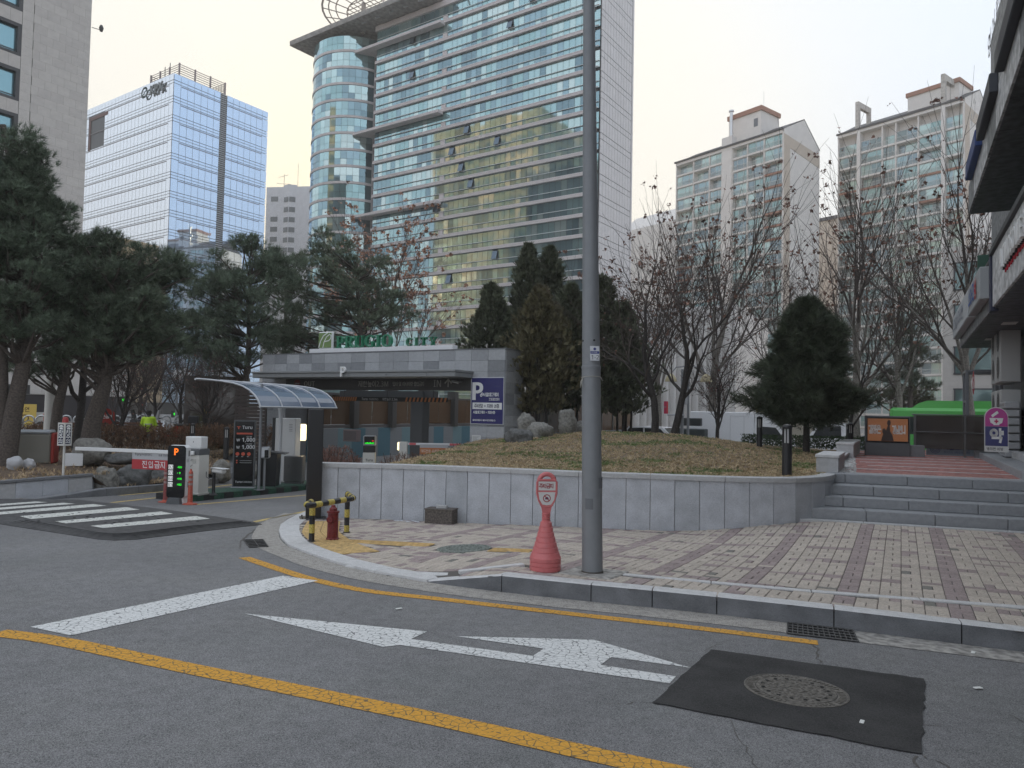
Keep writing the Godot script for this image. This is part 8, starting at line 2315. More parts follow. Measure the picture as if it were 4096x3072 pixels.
	var path := [p1, V(p1.x, hh - 0.06, p1.z), V(p1.x + 0.0, hh, p1.z + 0.07), V(-2.92, hh, -10.50), V(-2.89, hh - 0.005, -10.44), V(-2.84, hh - 0.01, -10.52), V(-2.44, hh + 0.0, -11.28), V(-2.43, hh, -11.36), V(-2.47, hh, -11.44), V(p2.x + 0.02, hh, p2.z + 0.1), V(p2.x, hh - 0.06, p2.z), p2]
	var rad := []
	for q in path: rad.append(0.042)
	m = MB.new(); m.tube(path, rad, 14); obj("pipe", m, M.black_metal, g)
	var total := 0.0
	for i in path.size() - 1: total += path[i].distance_to(path[i + 1])
	var s := 0.13
	while s < total - 0.1:
		var pa := on_path(path, s); var pc := on_path(path, s + 0.065); var pb := on_path(path, s + 0.13)
		m = MB.new(); m.tube([pa, pc, pb], [0.0432, 0.0432, 0.0432], 14, false); obj("yellow_band", m, M.band_yellow, g)
		s += 0.26
	for q in [p1, p2]:
		m = MB.new(); m.lathe(q, [Vector2(0.06, 0), Vector2(0.058, 0.012), Vector2(0.044, 0.014)], 14); obj("foot", m, M.iron, g)
	# black square post at the wall's end
	var kp := V(-3.74, sw(-3.74, -14.0) - 0.02, -13.93)
	var k := thing("gantry_post", "tall black square steel post at the end of the curved wall", "post", kp, 18)
	m = MB.new(); m.bbox(V(0, 1.05, 0), V(0.28, 2.1, 0.2), 0.012); obj("column", m, M.black_gloss2, k)
	m = MB.new(); m.bbox(V(0, 0.02, 0), V(0.5, 0.045, 0.4), 0.008); obj("base_plate", m, M.black_metal, k)
	for q in [[-0.2, 0.15], [0.2, 0.15], [-0.2, -0.15], [0.2, -0.15]]:
		m = MB.new(); m.cyl(V(q[0], 0.04, q[1]), V(q[0], 0.07, q[1]), 0.016, -1, 6); obj("bolt", m, M.iron, k)
	# stone box with a small block on it
	var xp := V(-1.27, sw(-1.27, -13.6) - 0.004, -13.62)
	var b := thing("stone_box", "brown grey stone box against the curved wall", "box", xp, -16)
	m = MB.new(); m.bbox(V(0, 0.13, 0), V(0.54, 0.26, 0.3), 0.006); obj("body", m, M.stone_brown, b)
	m = MB.new(); m.bbox(V(0, 0.268, 0), V(0.56, 0.02, 0.32), 0.004); obj("lid", m, M.stone_brown, b)
	m = MB.new(); m.bbox(V(0, 0.03, 0), V(0.2, 0.06, 0.11), 0.006); var sb := obj("concrete_block", m, M.granite); sb.position = xp + V(0.01, 0.278, 0.0); sb.rotation_degrees.y = -8; tag(sb, "small grey block lying on the stone box", "block")
	for q in 9:
		m = ink(0.66, 0.67, 0.69); var wx := rng.randf_range(0.06, 0.13); m.bbox(Vector3.ZERO, V(wx, 0.004, 0.05), 0.001)
		var o := obj("paint_flake", m, M.matt); var xx := -2.15 + q * 0.055; var zz := -13.72 + rng.randf_range(-0.1, 0.1); o.position = V(xx, sw(xx, zz) + 0.003, zz); o.rotation.y = rng.randf() * 3.0; tag(o, "white paper scrap on the bricks left of the stone box", "litter", "white scraps by the wall")
	# manholes and gullies
	manhole(V(1.966, gy(1.966, -5.002) + 0.0085, -5.002), 0.326, "round iron manhole cover in the fresh asphalt square", M.cast_iron, true)
	manhole(V(-0.63, sw(-0.63, -10.3) + 0.0, -10.3), 0.37, "round greenish manhole cover among the pavement bricks", M.cast_green, false)
	grate([Vector2(2.66, -6.96), Vector2(3.18, -6.76), Vector2(3.04, -6.36), Vector2(2.50, -6.56)], 13, 4, "rusty grid gully by the kerb near the asphalt patch")
	grate([Vector2(-3.70, -11.02), Vector2(-3.40, -10.35), Vector2(-3.62, -10.22), Vector2(-3.95, -10.9)], 5, 2, "small gully grid in the gutter at the corner")
func on_path(path: Array, s: float) -> Vector3:
	for i in path.size() - 1:
		var l: float = path[i].distance_to(path[i + 1])
		if s <= l: return path[i].lerp(path[i + 1], s / l)
		s -= l
	return path[path.size() - 1]
func manhole(p: Vector3, r: float, label: String, material: Material, big: bool) -> void:
	var t := thing("manhole_cover", label, "manhole cover", p)
	t.transform = on_surface(gy if big else sw, p.x, p.z, N3, 0.0085 if big else 0.001)
	var m := MB.new(); m.lathe(Vector3.ZERO, [Vector2(r * 1.03, -0.03), Vector2(r * 1.03, 0.004), Vector2(r * 1.0, 0.006), Vector2(r * 0.985, 0.002), Vector2(r * 0.80, 0.002), Vector2(r * 0.80, -0.004), Vector2(r * 0.785, -0.004)], 48); obj("frame", m, material, t)
	m = MB.new(); m.lathe(Vector3.ZERO, [Vector2(r * 0.785, -0.02), Vector2(r * 0.785, 0.003), Vector2(r * 0.77, 0.004), Vector2(0, 0.004)], 48); obj("cover", m, material, t)
	m = MB.new()      # raised lettering-like ribs on the frame
	for k in 60:
		if k % 10 == 0: continue
		m.xf = Transform3D(Basis(UP, TAU * k / 60), Vector3.ZERO); m.box(V(0, 0.004, r * 0.9), V(0.012, 0.005, r * 0.12))
		if k % 3 == 0: m.box(V(0.008, 0.004, r * 0.86), V(0.02, 0.005, 0.008))
	obj("rib", m, material, t)
	m = MB.new()      # tread pattern
	var st := 0.042
	for i in range(-7, 8):
		for j in range(-7, 8):
			var q := Vector2(i, j) * st
			if q.length() > r * 0.7 or q.length() < r * 0.22: continue
			m.xf = Transform3D(Basis(UP, PI / 2 if (i + j) % 2 else 0.0), V(q.x, 0.0055, q.y)); m.box(Vector3.ZERO, V(0.036, 0.005, 0.013))
	m.xf = Transform3D.IDENTITY
	m.lathe(Vector3.ZERO, [Vector2(r * 0.19, 0.004), Vector2(r * 0.19, 0.008), Vector2(r * 0.16, 0.008), Vector2(r * 0.16, 0.004)], 24); m.box(V(0, 0.006, 0), V(0.06, 0.004, 0.012)); m.box(V(0, 0.006, 0.02), V(0.03, 0.004, 0.012))
	obj("tread", m, material, t)
	m = MB.new()
	for k in 16: m.lathe(V(cos(TAU * k / 16) * r * 0.66, 0.0, sin(TAU * k / 16) * r * 0.66), [Vector2(0.014, 0.0082), Vector2(0.0, 0.0082)], 8)
	obj("pick_hole", m, M.black_hole, t)
func grate(c: Array, nx: int, nz: int, label: String) -> void:
	var t := thing("gully_grate", label, "drain grate")
	var pt := func(u: float, v: float, l: float) -> Vector3:
		var q: Vector2 = c[0].lerp(c[1], u).lerp(c[3].lerp(c[2], u), v)
		return V(q.x, gy(q.x, q.y) + l, q.y)
	var m := MB.new()
	m.quad(pt.call(0, 1, 0.0052), pt.call(1, 1, 0.0052), pt.call(1, 0, 0.0052), pt.call(0, 0, 0.0052)); obj("pit", m, M.black_hole, t)
	for i in nx + 1:
		m = MB.new(); m.tube([pt.call(float(i) / nx, 0, 0.012), pt.call(float(i) / nx, 1, 0.012)], [0.0065, 0.0065], 4); obj("bar", m, M.grate_iron, t)
	for j in nz + 1:
		m = MB.new(); m.tube([pt.call(0, float(j) / nz, 0.012), pt.call(1, float(j) / nz, 0.012)], [0.0075, 0.0075], 4); obj("bar", m, M.grate_iron, t)

# ------------------------------------------------------------------ on the lawn and plaza
func build_lawn_objects() -> void:
	for q in [[5.14, -13.55, 0.97, "black lamp bollard at the front of the lawn above the curved wall"], [7.75, -22.7, 0.97, "black lamp bollard left of the cone shaped yew"], [11.2, -24.0, 0.95, "black lamp bollard right of the yew by the granite seat"], [12.3, -26.5, 0.9, "black lamp bollard beyond the granite seat, by the hedge"]]:
		bollard(V(q[0], lawn_y(q[0], q[1]) - 0.01, q[1]), q[2], q[3], "black lamp bollards")
	var rk := [[2105, 1772, 24.3, 0.62, 0.80, "boulder", "upright grey stone beside the blue sign pillar"], [2160, 1780, 23.2, 0.85, 0.52, "boulder", "slanted grey boulder between the upright stones"], [2268, 1750, 25.2, 0.72, 0.85, "boulder", "tall rounded pale stone on the lawn"], [2073, 1818, 21.6, 0.95, 0.42, "boulder_dark", "low dark boulder in the grass below the slanted one"], [2320, 1722, 26.3, 0.5, 0.4, "boulder", "small stone half hidden behind the steel pole"]]
	for i in rk.size():
		var r: Array = rk[i]; var p := px_far(r[0], r[1], r[2]); p.y = lawn_y(p.x, p.z) - 0.07
		rock("boulder", r[6], p, V(r[3], r[4] * 1.25, r[3] * 0.85), 400 + i, M[r[5]], "boulders on the lawn", i * 35.0)
	# advertising screen
	var a := thing("advertising_screen", "low grey cabinet with a bright orange advertising screen", "screen", V(10.85, 0.5, -21.0), -22)
	a.scale = V(0.56, 1, 1)
	var m := MB.new(); m.bbox(V(0, 0.58, 0), V(2.05, 1.16, 0.3), 0.015); obj("cabinet", m, M.grey_plastic, a)
	m = MB.new(); m.bbox(V(0, 0.76, 0.14), V(1.96, 0.74, 0.04), 0.01); obj("bezel", m, M.black_gloss, a)
	m = MB.new(); m.bbox(V(0, 0.76, 0.16), V(1.84, 0.64, 0.012), 0.002); obj("screen", m, M.screen_orange, a)
	m = ink(0.75, 0.72, 0.68); hangul(m, "결정은", 0.22, V(-0.86, 0.66, 0.169), 0.2, 0.84, 0.85); hangul(m, "강남언니", 0.22, V(0.22, 0.66, 0.169), 0.2, 0.72, 0.78); obj("lettering", m, M.plain, a)
	m = MB.new(); m.col = C(0.05, 0.035, 0.03)      # plain stand-in shapes for the picture
	m.ext(pv([-0.3, 0.445, 0.28, 0.445, 0.22, 0.62, 0.12, 0.72, 0.1, 0.86, 0.02, 0.9, -0.04, 0.8, -0.1, 0.7, -0.22, 0.62]), 0.166, 0.1685); m.disc(V(0.06, 0.96, 0.1685), 0.085, 16); m.disc(V(-0.16, 0.72, 0.1686), 0.085, 16); obj("picture", m, M.plain, a)
	m = ink(0.06, 0.062, 0.065); m.span(V(-0.003, 0.05, 0.15), V(0.003, 0.38, 0.153)); obj("seam", m, M.plain, a)
	# glass balustrade
	var g := thing("glass_balustrade", "smoked glass balustrade with steel posts at the plaza edge", "balustrade", V(11.62, 0.5, -21.2), -22)
	for i in 3:
		m = MB.new(); m.bbox(V(0.75 + i * 1.25, 0.72, 0), V(1.2, 0.95, 0.015), 0.002); obj("pane", m, M.smoke_glass, g)
		m = MB.new(); m.bbox(V(0.13 + i * 1.25, 0.62, 0), V(0.06, 1.24, 0.06), 0.006); obj("post", m, M.steel_dull, g)
	m = MB.new(); m.bbox(V(2.0, 1.22, 0), V(3.9, 0.04, 0.06), 0.008); m.cyl(V(0.1, 0.72, 0.06), V(3.9, 0.72, 0.06), 0.018, -1, 8); obj("rail", m, M.steel_dull, g)
	for i in 2:
		m = MB.new(); m.bbox(V(0.0 if i == 0 else 3.4, 0.17, 0.35), V(0.62 if i == 0 else 1.6, 0.34, 0.4), 0.01); var so := obj("stone_base", m, M.granite_dark, g)
	g = thing("glass_balustrade", "second smoked glass balustrade set forward beside the pharmacy sign", "balustrade", V(13.7, 0.5, -20.6), -28)
	for i in 2:
		m = MB.new(); m.bbox(V(0.62 + i * 1.25, 0.85, 0), V(1.2, 1.1, 0.015), 0.002); obj("pane", m, M.smoke_glass, g)
		m = MB.new(); m.bbox(V(0.0 + i * 1.25, 0.7, 0), V(0.06, 1.4, 0.06), 0.006); obj("post", m, M.steel_dull, g)
	m = MB.new(); m.bbox(V(1.2, 1.42, 0), V(2.6, 0.04, 0.06), 0.008); m.cyl(V(0.0, 0.8, 0.06), V(2.5, 0.8, 0.06), 0.018, -1, 8); obj("rail", m, M.steel_dull, g)
	m = MB.new(); m.bbox(V(1.0, 0.15, 0.0), V(3.0, 0.3, 0.35), 0.01); obj("stone_base", m, M.granite_dark, g)
	var cs := thing("clinic_sign", "pale blue clinic sign standing low between the stone bases", "sign", V(12.95, 0.5, -21.2), -22)
	m = ink(0.32, 0.40, 0.47); m.bbox(V(0, 0.22, 0), V(1.5, 0.36, 0.04), 0.004); obj("panel", m, M.plain, cs)
	m = ink(0.02, 0.05, 0.2); hangul(m, "서울메디케어", 0.14, V(-0.3, 0.21, 0.0225), 0.14, 0.92, 0.9); latin(m, "SEOUL MEDICARE", 0.06, V(-0.3, 0.11, 0.021), 0.001, "Droid Sans", 400)
	for k in 3: m.disc(V(-0.52, 0.22, 0.0225), 0.05 + k * 0.04, 18, 0.038 + k * 0.04)
	obj("lettering", m, M.plain, cs)

# ------------------------------------------------------------------ street beyond
func wheel_pair(t: Node3D, x: float, r: float, w: float) -> void:
	for z in [-w, w]:
		var m := ink(0.015, 0.015, 0.015); m.cyl(V(x, r, z - 0.1), V(x, r, z + 0.1), r, -1, 18); var o := obj("wheel", m, M.plain, t)
		m = ink(0.35, 0.35, 0.36); m.cyl(V(x, r, z - 0.105), V(x, r, z + 0.105), r * 0.6, -1, 14); obj("rim", m, M.metal_paint, o)
func car(p: Vector3, turn: float, label: String, suv: bool) -> void:
	var t := thing("parked_car", label, "car", p, turn)
	var hh := 1.66 if suv else 1.44
	var m := ink(0.80, 0.80, 0.81)
	m.ext(pv([-2.15, 0.3, 2.2, 0.3, 2.25, 0.55, 2.1, 0.78, 1.2, 0.92, 0.45, hh - 0.03, -0.2, hh, -1.3, hh - 0.04, -2.0, 0.98, -2.2, 0.9, -2.25, 0.5]), -0.84, 0.84); obj("body", m, M.gloss, t)
	for s in [-1.0, 1.0]:
		m = ink(0.02, 0.024, 0.028); m.ext(pv([-1.75, 0.98, 0.98, 0.96, 0.42, hh - 0.1, -0.2, hh - 0.07, -1.2, hh - 0.11]), s * 0.846 - 0.004, s * 0.846 + 0.004); var wo := obj("side_window", m, M.gloss, t)
		m = ink(0.5, 0.5, 0.5); m.box(V(-0.35, (hh + 0.9) * 0.5, s * 0.853), V(0.08, hh - 1.0, 0.01)); obj("pillar", m, M.plain, wo)
		m = ink(0.45, 0.02, 0.02); m.bbox(V(-2.17, 0.85, s * 0.65), V(0.14, 0.2, 0.3), 0.02); obj("tail_light", m, M.gloss, t)
		m = ink(0.7, 0.7, 0.7); m.bbox(V(2.12, 0.66, s * 0.62), V(0.16, 0.14, 0.34), 0.02); obj("headlight", m, M.gloss, t)
	m = ink(0.02, 0.024, 0.028); m.quad(V(-1.99, 1.0, -0.72), V(-1.99, 1.0, 0.72), V(-1.36, hh - 0.07, 0.68), V(-1.36, hh - 0.07, -0.68)); m.quad(V(1.16, 0.95, 0.75), V(1.16, 0.95, -0.75), V(0.5, hh - 0.06, -0.7), V(0.5, hh - 0.06, 0.7)); m.xf.origin = V(0.0, 0.006, 0); obj("windscreen", m, M.gloss, t)
	wheel_pair(t, -1.35, 0.33, 0.76); wheel_pair(t, 1.35, 0.33, 0.76)
func build_street() -> void:
	var y := -0.72
	car(px_far(2570, 1730, 38.5) * V(1, 0, 1) + V(0, y, 0), TURN + 180, "white car with lit red tail lights behind the bare tree", true)
	car(px_far(3500, 1730, 47.0) * V(1, 0, 1) + V(0, y, 0), TURN + 180, "white car partly hidden by the lamp bollards", false)
	var tp := px_far(2985, 1730, 40.5) * V(1, 0, 1) + V(0, y, 0)
	var t := thing("box_truck", "white box truck with a rounded cab behind the lawn", "truck", tp, TURN)
	var m := ink(0.80, 0.80, 0.81); m.bbox(V(-1.1, 1.55, 0), V(3.3, 1.85, 1.8), 0.03); obj("cargo_box", m, M.plain, t)
	for s in [-1.0, 1.0]:
		m = ink(0.62, 0.62, 0.63)
		for q in [[-0.35, 1.5, 0.03, 1.55], [0.35, 1.5, 0.03, 1.55], [0.0, 2.28, 0.7, 0.03]]: m.bbox(V(q[0] - 0.3, q[1], s * 0.905), V(q[2], q[3], 0.02), 0.004)
		obj("door_trim", m, M.plain, t)
	m = ink(0.82, 0.82, 0.82); m.ext(pv([0.56, 0.45, 2.35, 0.45, 2.4, 0.75, 2.3, 1.1, 1.75, 1.75, 1.5, 1.92, 0.56, 1.95]), -0.83, 0.83); obj("cab", m, M.gloss, t)
	m = ink(0.82, 0.82, 0.82)
	var fair := pv([0.58, 1.94])
	for k in 9: fair.append(Vector2(0.58 + 1.15 * (1.0 - cos(PI * 0.5 * (1.0 - k / 8.0))), 1.94 + 0.56 * sin(PI * 0.5 * (1.0 - k / 8.0))) if false else Vector2(0.58 + 1.1 * sin(PI * 0.5 * k / 8.0), 1.94 + 0.56 * cos(PI * 0.5 * k / 8.0)))
	m.ext(fair, -0.78, 0.78); obj("wind_deflector", m, M.gloss, t)
	for s in [-1.0, 1.0]:
		m = ink(0.02, 0.024, 0.03); m.ext(pv([0.8, 1.15, 2.05, 1.1, 1.6, 1.72, 0.85, 1.76]), s * 0.836 - 0.004, s * 0.836 + 0.004); obj("side_window", m, M.gloss, t)
	m = ink(0.02, 0.024, 0.03); m.quad(V(2.27, 1.16, 0.74), V(2.27, 1.16, -0.74), V(1.77, 1.76, -0.7), V(1.77, 1.76, 0.7)); obj("windscreen", m, M.gloss, t)
	m = ink(0.05, 0.05, 0.05); m.span(V(-2.7, 0.4, -0.7), V(0.6, 0.62, 0.7)); obj("chassis", m, M.plain, t)
	wheel_pair(t, -1.6, 0.33, 0.7); wheel_pair(t, 1.65, 0.33, 0.7)
	tp = px_far(3370, 1730, 43.0) * V(1, 0, 1) + V(0, y, 0)
	t = thing("pickup_truck", "small white truck with an open bed behind the yew", "truck", tp, TURN + 180)
	m = ink(0.80, 0.80, 0.81); m.ext(pv([-0.2, 0.45, 1.75, 0.45, 1.8, 0.8, 1.68, 1.15, 1.2, 1.92, 0.9, 2.0, -0.2, 2.0]), -0.8, 0.8); obj("cab", m, M.gloss, t)
	for s in [-1.0, 1.0]:
		m = ink(0.02, 0.024, 0.03); m.ext(pv([0.0, 1.22, 1.48, 1.15, 1.12, 1.8, 0.02, 1.84]), s * 0.806 - 0.004, s * 0.806 + 0.004); obj("side_window", m, M.gloss, t)
	m = ink(0.3, 0.31, 0.33); m.bbox(V(-1.6, 0.85, 0), V(2.7, 0.5, 1.6), 0.02); obj("bed", m, M.plain, t)
	wheel_pair(t, -1.7, 0.33, 0.68); wheel_pair(t, 1.05, 0.33, 0.68)
	# bus
	tp = px_far(3600, 1640, 46.0) * V(1, 0, 1) + V(0, y, 0)
	t = thing("city_bus", "bright green city bus with a roof tank fairing", "bus", tp, TURN)
	m = ink(0.12, 0.48, 0.11); m.bbox(V(4.8, 1.95, 0), V(10.6, 1.9, 2.45), 0.15); m.bbox(V(4.8, 0.7, 0), V(10.6, 0.9, 2.45), 0.06); obj("body", m, M.gloss, t)
	m = ink(0.13, 0.5, 0.12); m.xf.origin = V(0, 2.88, 0); m.ext(pv([0.55, 0.0, 5.3, 0.0, 5.35, 0.2, 5.2, 0.42, 1.3, 0.42, 0.9, 0.28]), -0.95, 0.95); obj("roof_fairing", m, M.gloss, t)
	for s in [-1.0, 1.0]:
		for k in 7:
			m = ink(0.015, 0.02, 0.02); m.bbox(V(0.4 + k * 1.45, 1.95, s * 1.222), V(1.32, 0.95, 0.02), 0.006); obj("side_window", m, M.gloss, t)
	m = ink(0.015, 0.02, 0.02); m.bbox(V(-0.5, 2.0, 0), V(0.03, 1.2, 2.2), 0.01); obj("rear_window", m, M.gloss, t)
	for z in [-0.9, 0.9]:
		m = ink(0.6, 0.12, 0.02); m.bbox(V(-0.5, 2.75, z), V(0.05, 0.1, 0.25), 0.01); obj("marker_light", m, M.gloss, t)
	wheel_pair(t, 2.0, 0.5, 1.1); wheel_pair(t, 7.6, 0.5, 1.1)
	# twin-headed street lamps
	var lp := px_far(2752, 1700, 37.0)
	t = thing("twin_street_lamp", "street lamp with two yellowish bell heads among the bare trees", "street lamp", V(lp.x, -0.7, lp.z), -10)
	m = MB.new(); m.tube([Vector3.ZERO, V(0, 1.0, 0), V(0, 4.6, 0)], [0.1, 0.07, 0.05], 10); obj("post", m, M.pole_grey, t)
	m = MB.new(); m.tube([V(-0.85, 4.3, 0), V(-0.6, 4.62, 0), V(0, 4.68, 0), V(0.6, 4.62, 0), V(0.85, 4.3, 0)], [0.025, 0.03, 0.03, 0.03, 0.025], 8); obj("arm", m, M.pole_grey, t)
	for s in [-0.85, 0.85]:
		m = ink(0.42, 0.36, 0.22); m.lathe(V(s, 3.9, 0), [Vector2(0.3, 0), Vector2(0.28, 0.12), Vector2(0.2, 0.28), Vector2(0.08, 0.38), Vector2(0, 0.42)], 16); obj("lamp_head", m, M.plain, t)
	lp = px_far(2015 * 1.0 + 700.0, 1750, 34.0)
	t = thing("sign_pole", "grey pole with small grey signs behind the lawn", "pole", V(px_far(2728, 1700, 35).x, -0.7, px_far(2728, 1700, 35).z), -8)
	m = MB.new(); m.cyl(Vector3.ZERO, V(0, 4.4, 0), 0.09, 0.07, 10); obj("post", m, M.pole_grey, t)
	m = MB.new(); m.bbox(V(-0.3, 2.25, 0.1), V(0.8, 0.06, 0.3), 0.01); m.bbox(V(0.1, 3.0, 0.05), V(0.25, 0.5, 0.1), 0.02); obj("box", m, M.galv, t)
	t = thing("control_cabinet", "dark green street cabinet behind the lawn beside the box truck", "cabinet", V(px_far(2740, 1730, 39).x, -0.7, px_far(2740, 1730, 39).z), TURN)
	m = ink(0.035, 0.045, 0.045); m.bbox(V(0, 0.8, 0), V(2.2, 1.5, 0.8), 0.04); obj("body", m, M.plain, t)
	m = ink(0.03, 0.032, 0.035); m.bbox(V(0.4, 1.9, 0), V(0.9, 0.4, 0.4), 0.03); obj("screen", m, M.plain, t)
	# small street signs
	flat_sign("red_vertical_sign", "red vertical sign beside the bare tree trunks", px_far(2664, 1630, 45.0), -8, 0.25, 0.75, C(0.4, 0.01, 0.06), "", Color.WHITE, 0.1)
	flat_sign("blue_road_sign", "small blue road sign right of the yew", px_far(3322, 1672, 50.0), -15, 0.55, 0.75, C(0.02, 0.08, 0.35), "", Color.WHITE, 0.1)
	# yellow machine and hoarding beyond the truck
	t = thing("yellow_awning", "yellow awning glimpsed between the truck and the yew", "awning", px_far(3120, 1640, 60.0), TURN)
	m = ink(0.5, 0.33, 0.02); m.bbox(Vector3.ZERO, V(3.4, 0.9, 1.4), 0.1); obj("sheet", m, M.plain, t)
	m = ink(0.2, 0.2, 0.2); m.cyl(V(-1.5, -0.4, 0), V(-1.5, -3.2, 0), 0.05, -1, 6); m.cyl(V(1.5, -0.4, 0), V(1.5, -3.2, 0), 0.05, -1, 6); obj("post", m, M.plain, t)
	t = thing("stone_planter", "curved beige stone planter wall across the street", "planter", px_far(3250, 1700, 52.0) * V(1, 0, 1) + V(0, -0.7, 0), TURN)
	m = ink(0.40, 0.36, 0.29); m.bbox(V(0, 1.3, 0), V(4.2, 2.6, 1.0), 0.1); obj("body", m, M.plain, t)
	m = ink(0.45, 0.42, 0.36); m.bbox(V(0, 2.65, 0), V(4.3, 0.1, 1.1), 0.03); obj("coping", m, M.plain, t)
	for q in [[2300, 1780, 26.5]]: pass
	t = thing("low_hedge", "low dark green clipped hedge behind the yew", "hedge", V(10.6, 0.45, -26.2), -8)
	var xs := []; var cs := []
	var lm := MB.new(); lm.tri(V(-0.3, 0, 0), V(0.3, 0, 0.1), V(0, 0.9, 0.3)); lm.tri(V(0, 0, -0.3), V(0.1, 0, 0.3), V(0.5, 0.7, 0)); lm.tri(V(0, 0.2, 0.3), V(-0.1, 0.1, -0.3), V(-0.6, 0.6, 0))
	for k in 2600:
		var q := V(rng.randf_range(-2.2, 2.2), 0, rng.randf_range(-0.4, 0.4)); q.y = rng.randf_range(0.0, 0.45)
		xs.append(Transform3D(Basis.from_euler(V(rng.randfn(0, 0.7), rng.randf() * TAU, rng.randfn(0, 0.7))).scaled(Vector3.ONE * rng.randf_range(0.05, 0.09)), q)); cs.append(C(0.035, 0.06, 0.022) * rng.randf_range(0.6, 1.6))
	bake("foliage", lm.mesh(), M.leaf, xs, cs, t)

# ------------------------------------------------------------------ trees
var needle_mesh: Mesh
var scale_mesh: Mesh
var leaf_mesh: Mesh
func tree_meshes() -> void:
	var r := RandomNumberGenerator.new(); r.seed = 11
	var m := MB.new()
	for k in 24:       # brush of pine needles round a shoot pointing up
		var a := r.randf() * TAU; var t := r.randf_range(0.15, 1.25)
		var d := V(cos(a) * sin(t), cos(t), sin(a) * sin(t)); var s := d.cross(V(r.randf() - 0.5, r.randf() - 0.5, r.randf() - 0.5)).normalized() * 0.028
		var o := V(0, r.randf_range(-0.1, 0.45), 0)
		m.tri(o - s, o + s, o + d * r.randf_range(0.65, 1.0))
	needle_mesh = m.mesh()
	m = MB.new()
	for k in 18:       # flat scaly spray
		var a := r.randfn(0, 0.55); var d := V(sin(a), cos(a), r.randfn(0, 0.22)).normalized(); var s := d.cross(V(r.randfn(0, 0.4), 0, 1)).normalized() * 0.06
		var o := V(0, r.randf_range(0.0, 0.5), 0)
		m.tri(o - s, o + s, o + d * r.randf_range(0.3, 0.6))
	scale_mesh = m.mesh()
	m = MB.new()
	m.tri(V(0, 0, 0), V(0.45, 0.35, 0.12), V(0.1, 0.9, -0.08)); m.tri(V(0, 0, 0), V(0.1, 0.9, -0.08), V(-0.4, 0.5, 0.15)); m.tri(V(0.2, 0.3, 0.0), V(0.62, 0.62, 0.2), V(0.15, 0.6, 0.0)); m.tri(V(-0.05, 0.3, 0), V(-0.2, 0.8, 0.1), V(-0.5, 0.75, 0.25))
	leaf_mesh = m.mesh()
func aim(d: Vector3) -> Basis:       # y axis along d, random turn
	d = d.normalized()
	var x := d.cross(V(rng.randfn(0, 1), rng.randfn(0, 1), rng.randfn(0, 1))).normalized()
	return Basis(x, d, x.cross(d))

func grow(mb: MB, tips: Array, p: Vector3, d: Vector3, len: float, r: float, lvl: int, top: int, o: Dictionary) -> void:
	var n := 4 if lvl < 2 else 3
	var pts := [p]; var rad := [r]
	var q := p; var e := d
	var r1: float = r * (o.taper if lvl > 0 else o.taper0)
	for i in n:
		e = (e + V(rng.randfn(0, o.bend), rng.randfn(0, o.bend) + o.lift * (0.5 if lvl == 0 else 1.0), rng.randfn(0, o.bend)) * (0.5 if lvl == 0 else 1.0)).normalized()
		q += e * len / n; pts.append(q); rad.append(lerp(r, r1, float(i + 1) / n))
	(mb if lvl < 2 else o.twigs).tube(pts, rad, [8, 6, 5, 4, 3, 3, 3][lvl], false)
	if lvl >= top:
		tips.append([pts[n], e]); tips.append([pts[n - 1], e]); return
	var kids: int = o.kids[lvl]
	var ph := rng.randf() * TAU
	for k in kids:
		var f: float = lerp(o.start if lvl > 0 else o.start0, 1.0, (k + rng.randf() * 0.7) / kids)
		var at: Vector3 = pts[0]
		var idx: int = clamp(int(f * n), 0, n - 1)
		at = pts[idx].lerp(pts[idx + 1], clamp(f * n - idx, 0.0, 1.0))
		ph += 2.4
		var side := Basis(e, ph) * (e.cross(UP if abs(e.y) < 0.95 else Vector3.RIGHT).normalized())
		var spread: float = o.spread * rng.randf_range(0.7, 1.25)
		var nd := (e * cos(spread) + side * sin(spread)).normalized()
		var rr: float = lerp(r, r1, f) * rng.randf_range(0.5, 0.68)
		grow(mb, tips, at, nd, len * o.shrink * rng.randf_range(0.75, 1.2) * (1.0 if lvl > 0 else o.first), max(rr, o.min_r), lvl + 1, top, o)
	if lvl > 0 or o.leader:
		grow(mb, tips, pts[n], e, len * o.shrink, max(r1 * 0.9, o.min_r), lvl + 1, top, o)

func bare_tree(called: String, label: String, base: Vector3, h: float, r: float, o: Dictionary, top: int, bark: Material, leaves: int, lc: Color, ls: float, lean := Vector3.ZERO, group := "") -> void:
	var def := {"taper": 0.5, "taper0": 0.7, "bend": 0.13, "lift": 0.06, "kids": [5, 4, 4, 3, 3], "start": 0.25, "start0": 0.6, "spread": 0.65, "shrink": 0.66, "first": 1.0, "min_r": 0.006, "leader": true}
	def.merge(o, true)
	var t := thing(called, label, "tree", base, 0, group)
	var mb := MB.new(); var tips := []
	def.twigs = MB.new()
	grow(mb, tips, V(0, -0.15, 0), (UP + lean).normalized(), h, r, 0, top, def)
	obj("trunk", mb, bark, t)
	obj("branches", def.twigs, M.twig, t)
	if leaves > 0:
		var xs := []; var cs := []
		for k in leaves:
			var tp: Array = tips[(rng.randi() % max(1, tips.size() / 3)) * 3 % tips.size()]
			var s := ls * rng.randf_range(0.4, 1.25)
			xs.append(Transform3D(aim(V(rng.randfn(0, 1), rng.randfn(-0.6, 0.8), rng.randfn(0, 1))).scaled(Vector3.ONE * s), tp[0] + V(rng.randfn(0, 0.05), -0.05 + rng.randfn(0, 0.05), rng.randfn(0, 0.05)) * (ls / 0.16)))
			cs.append(lc * rng.randf_range(0.45, 1.5))
		bake("crown", leaf_mesh, M.leaf, xs, cs, t)

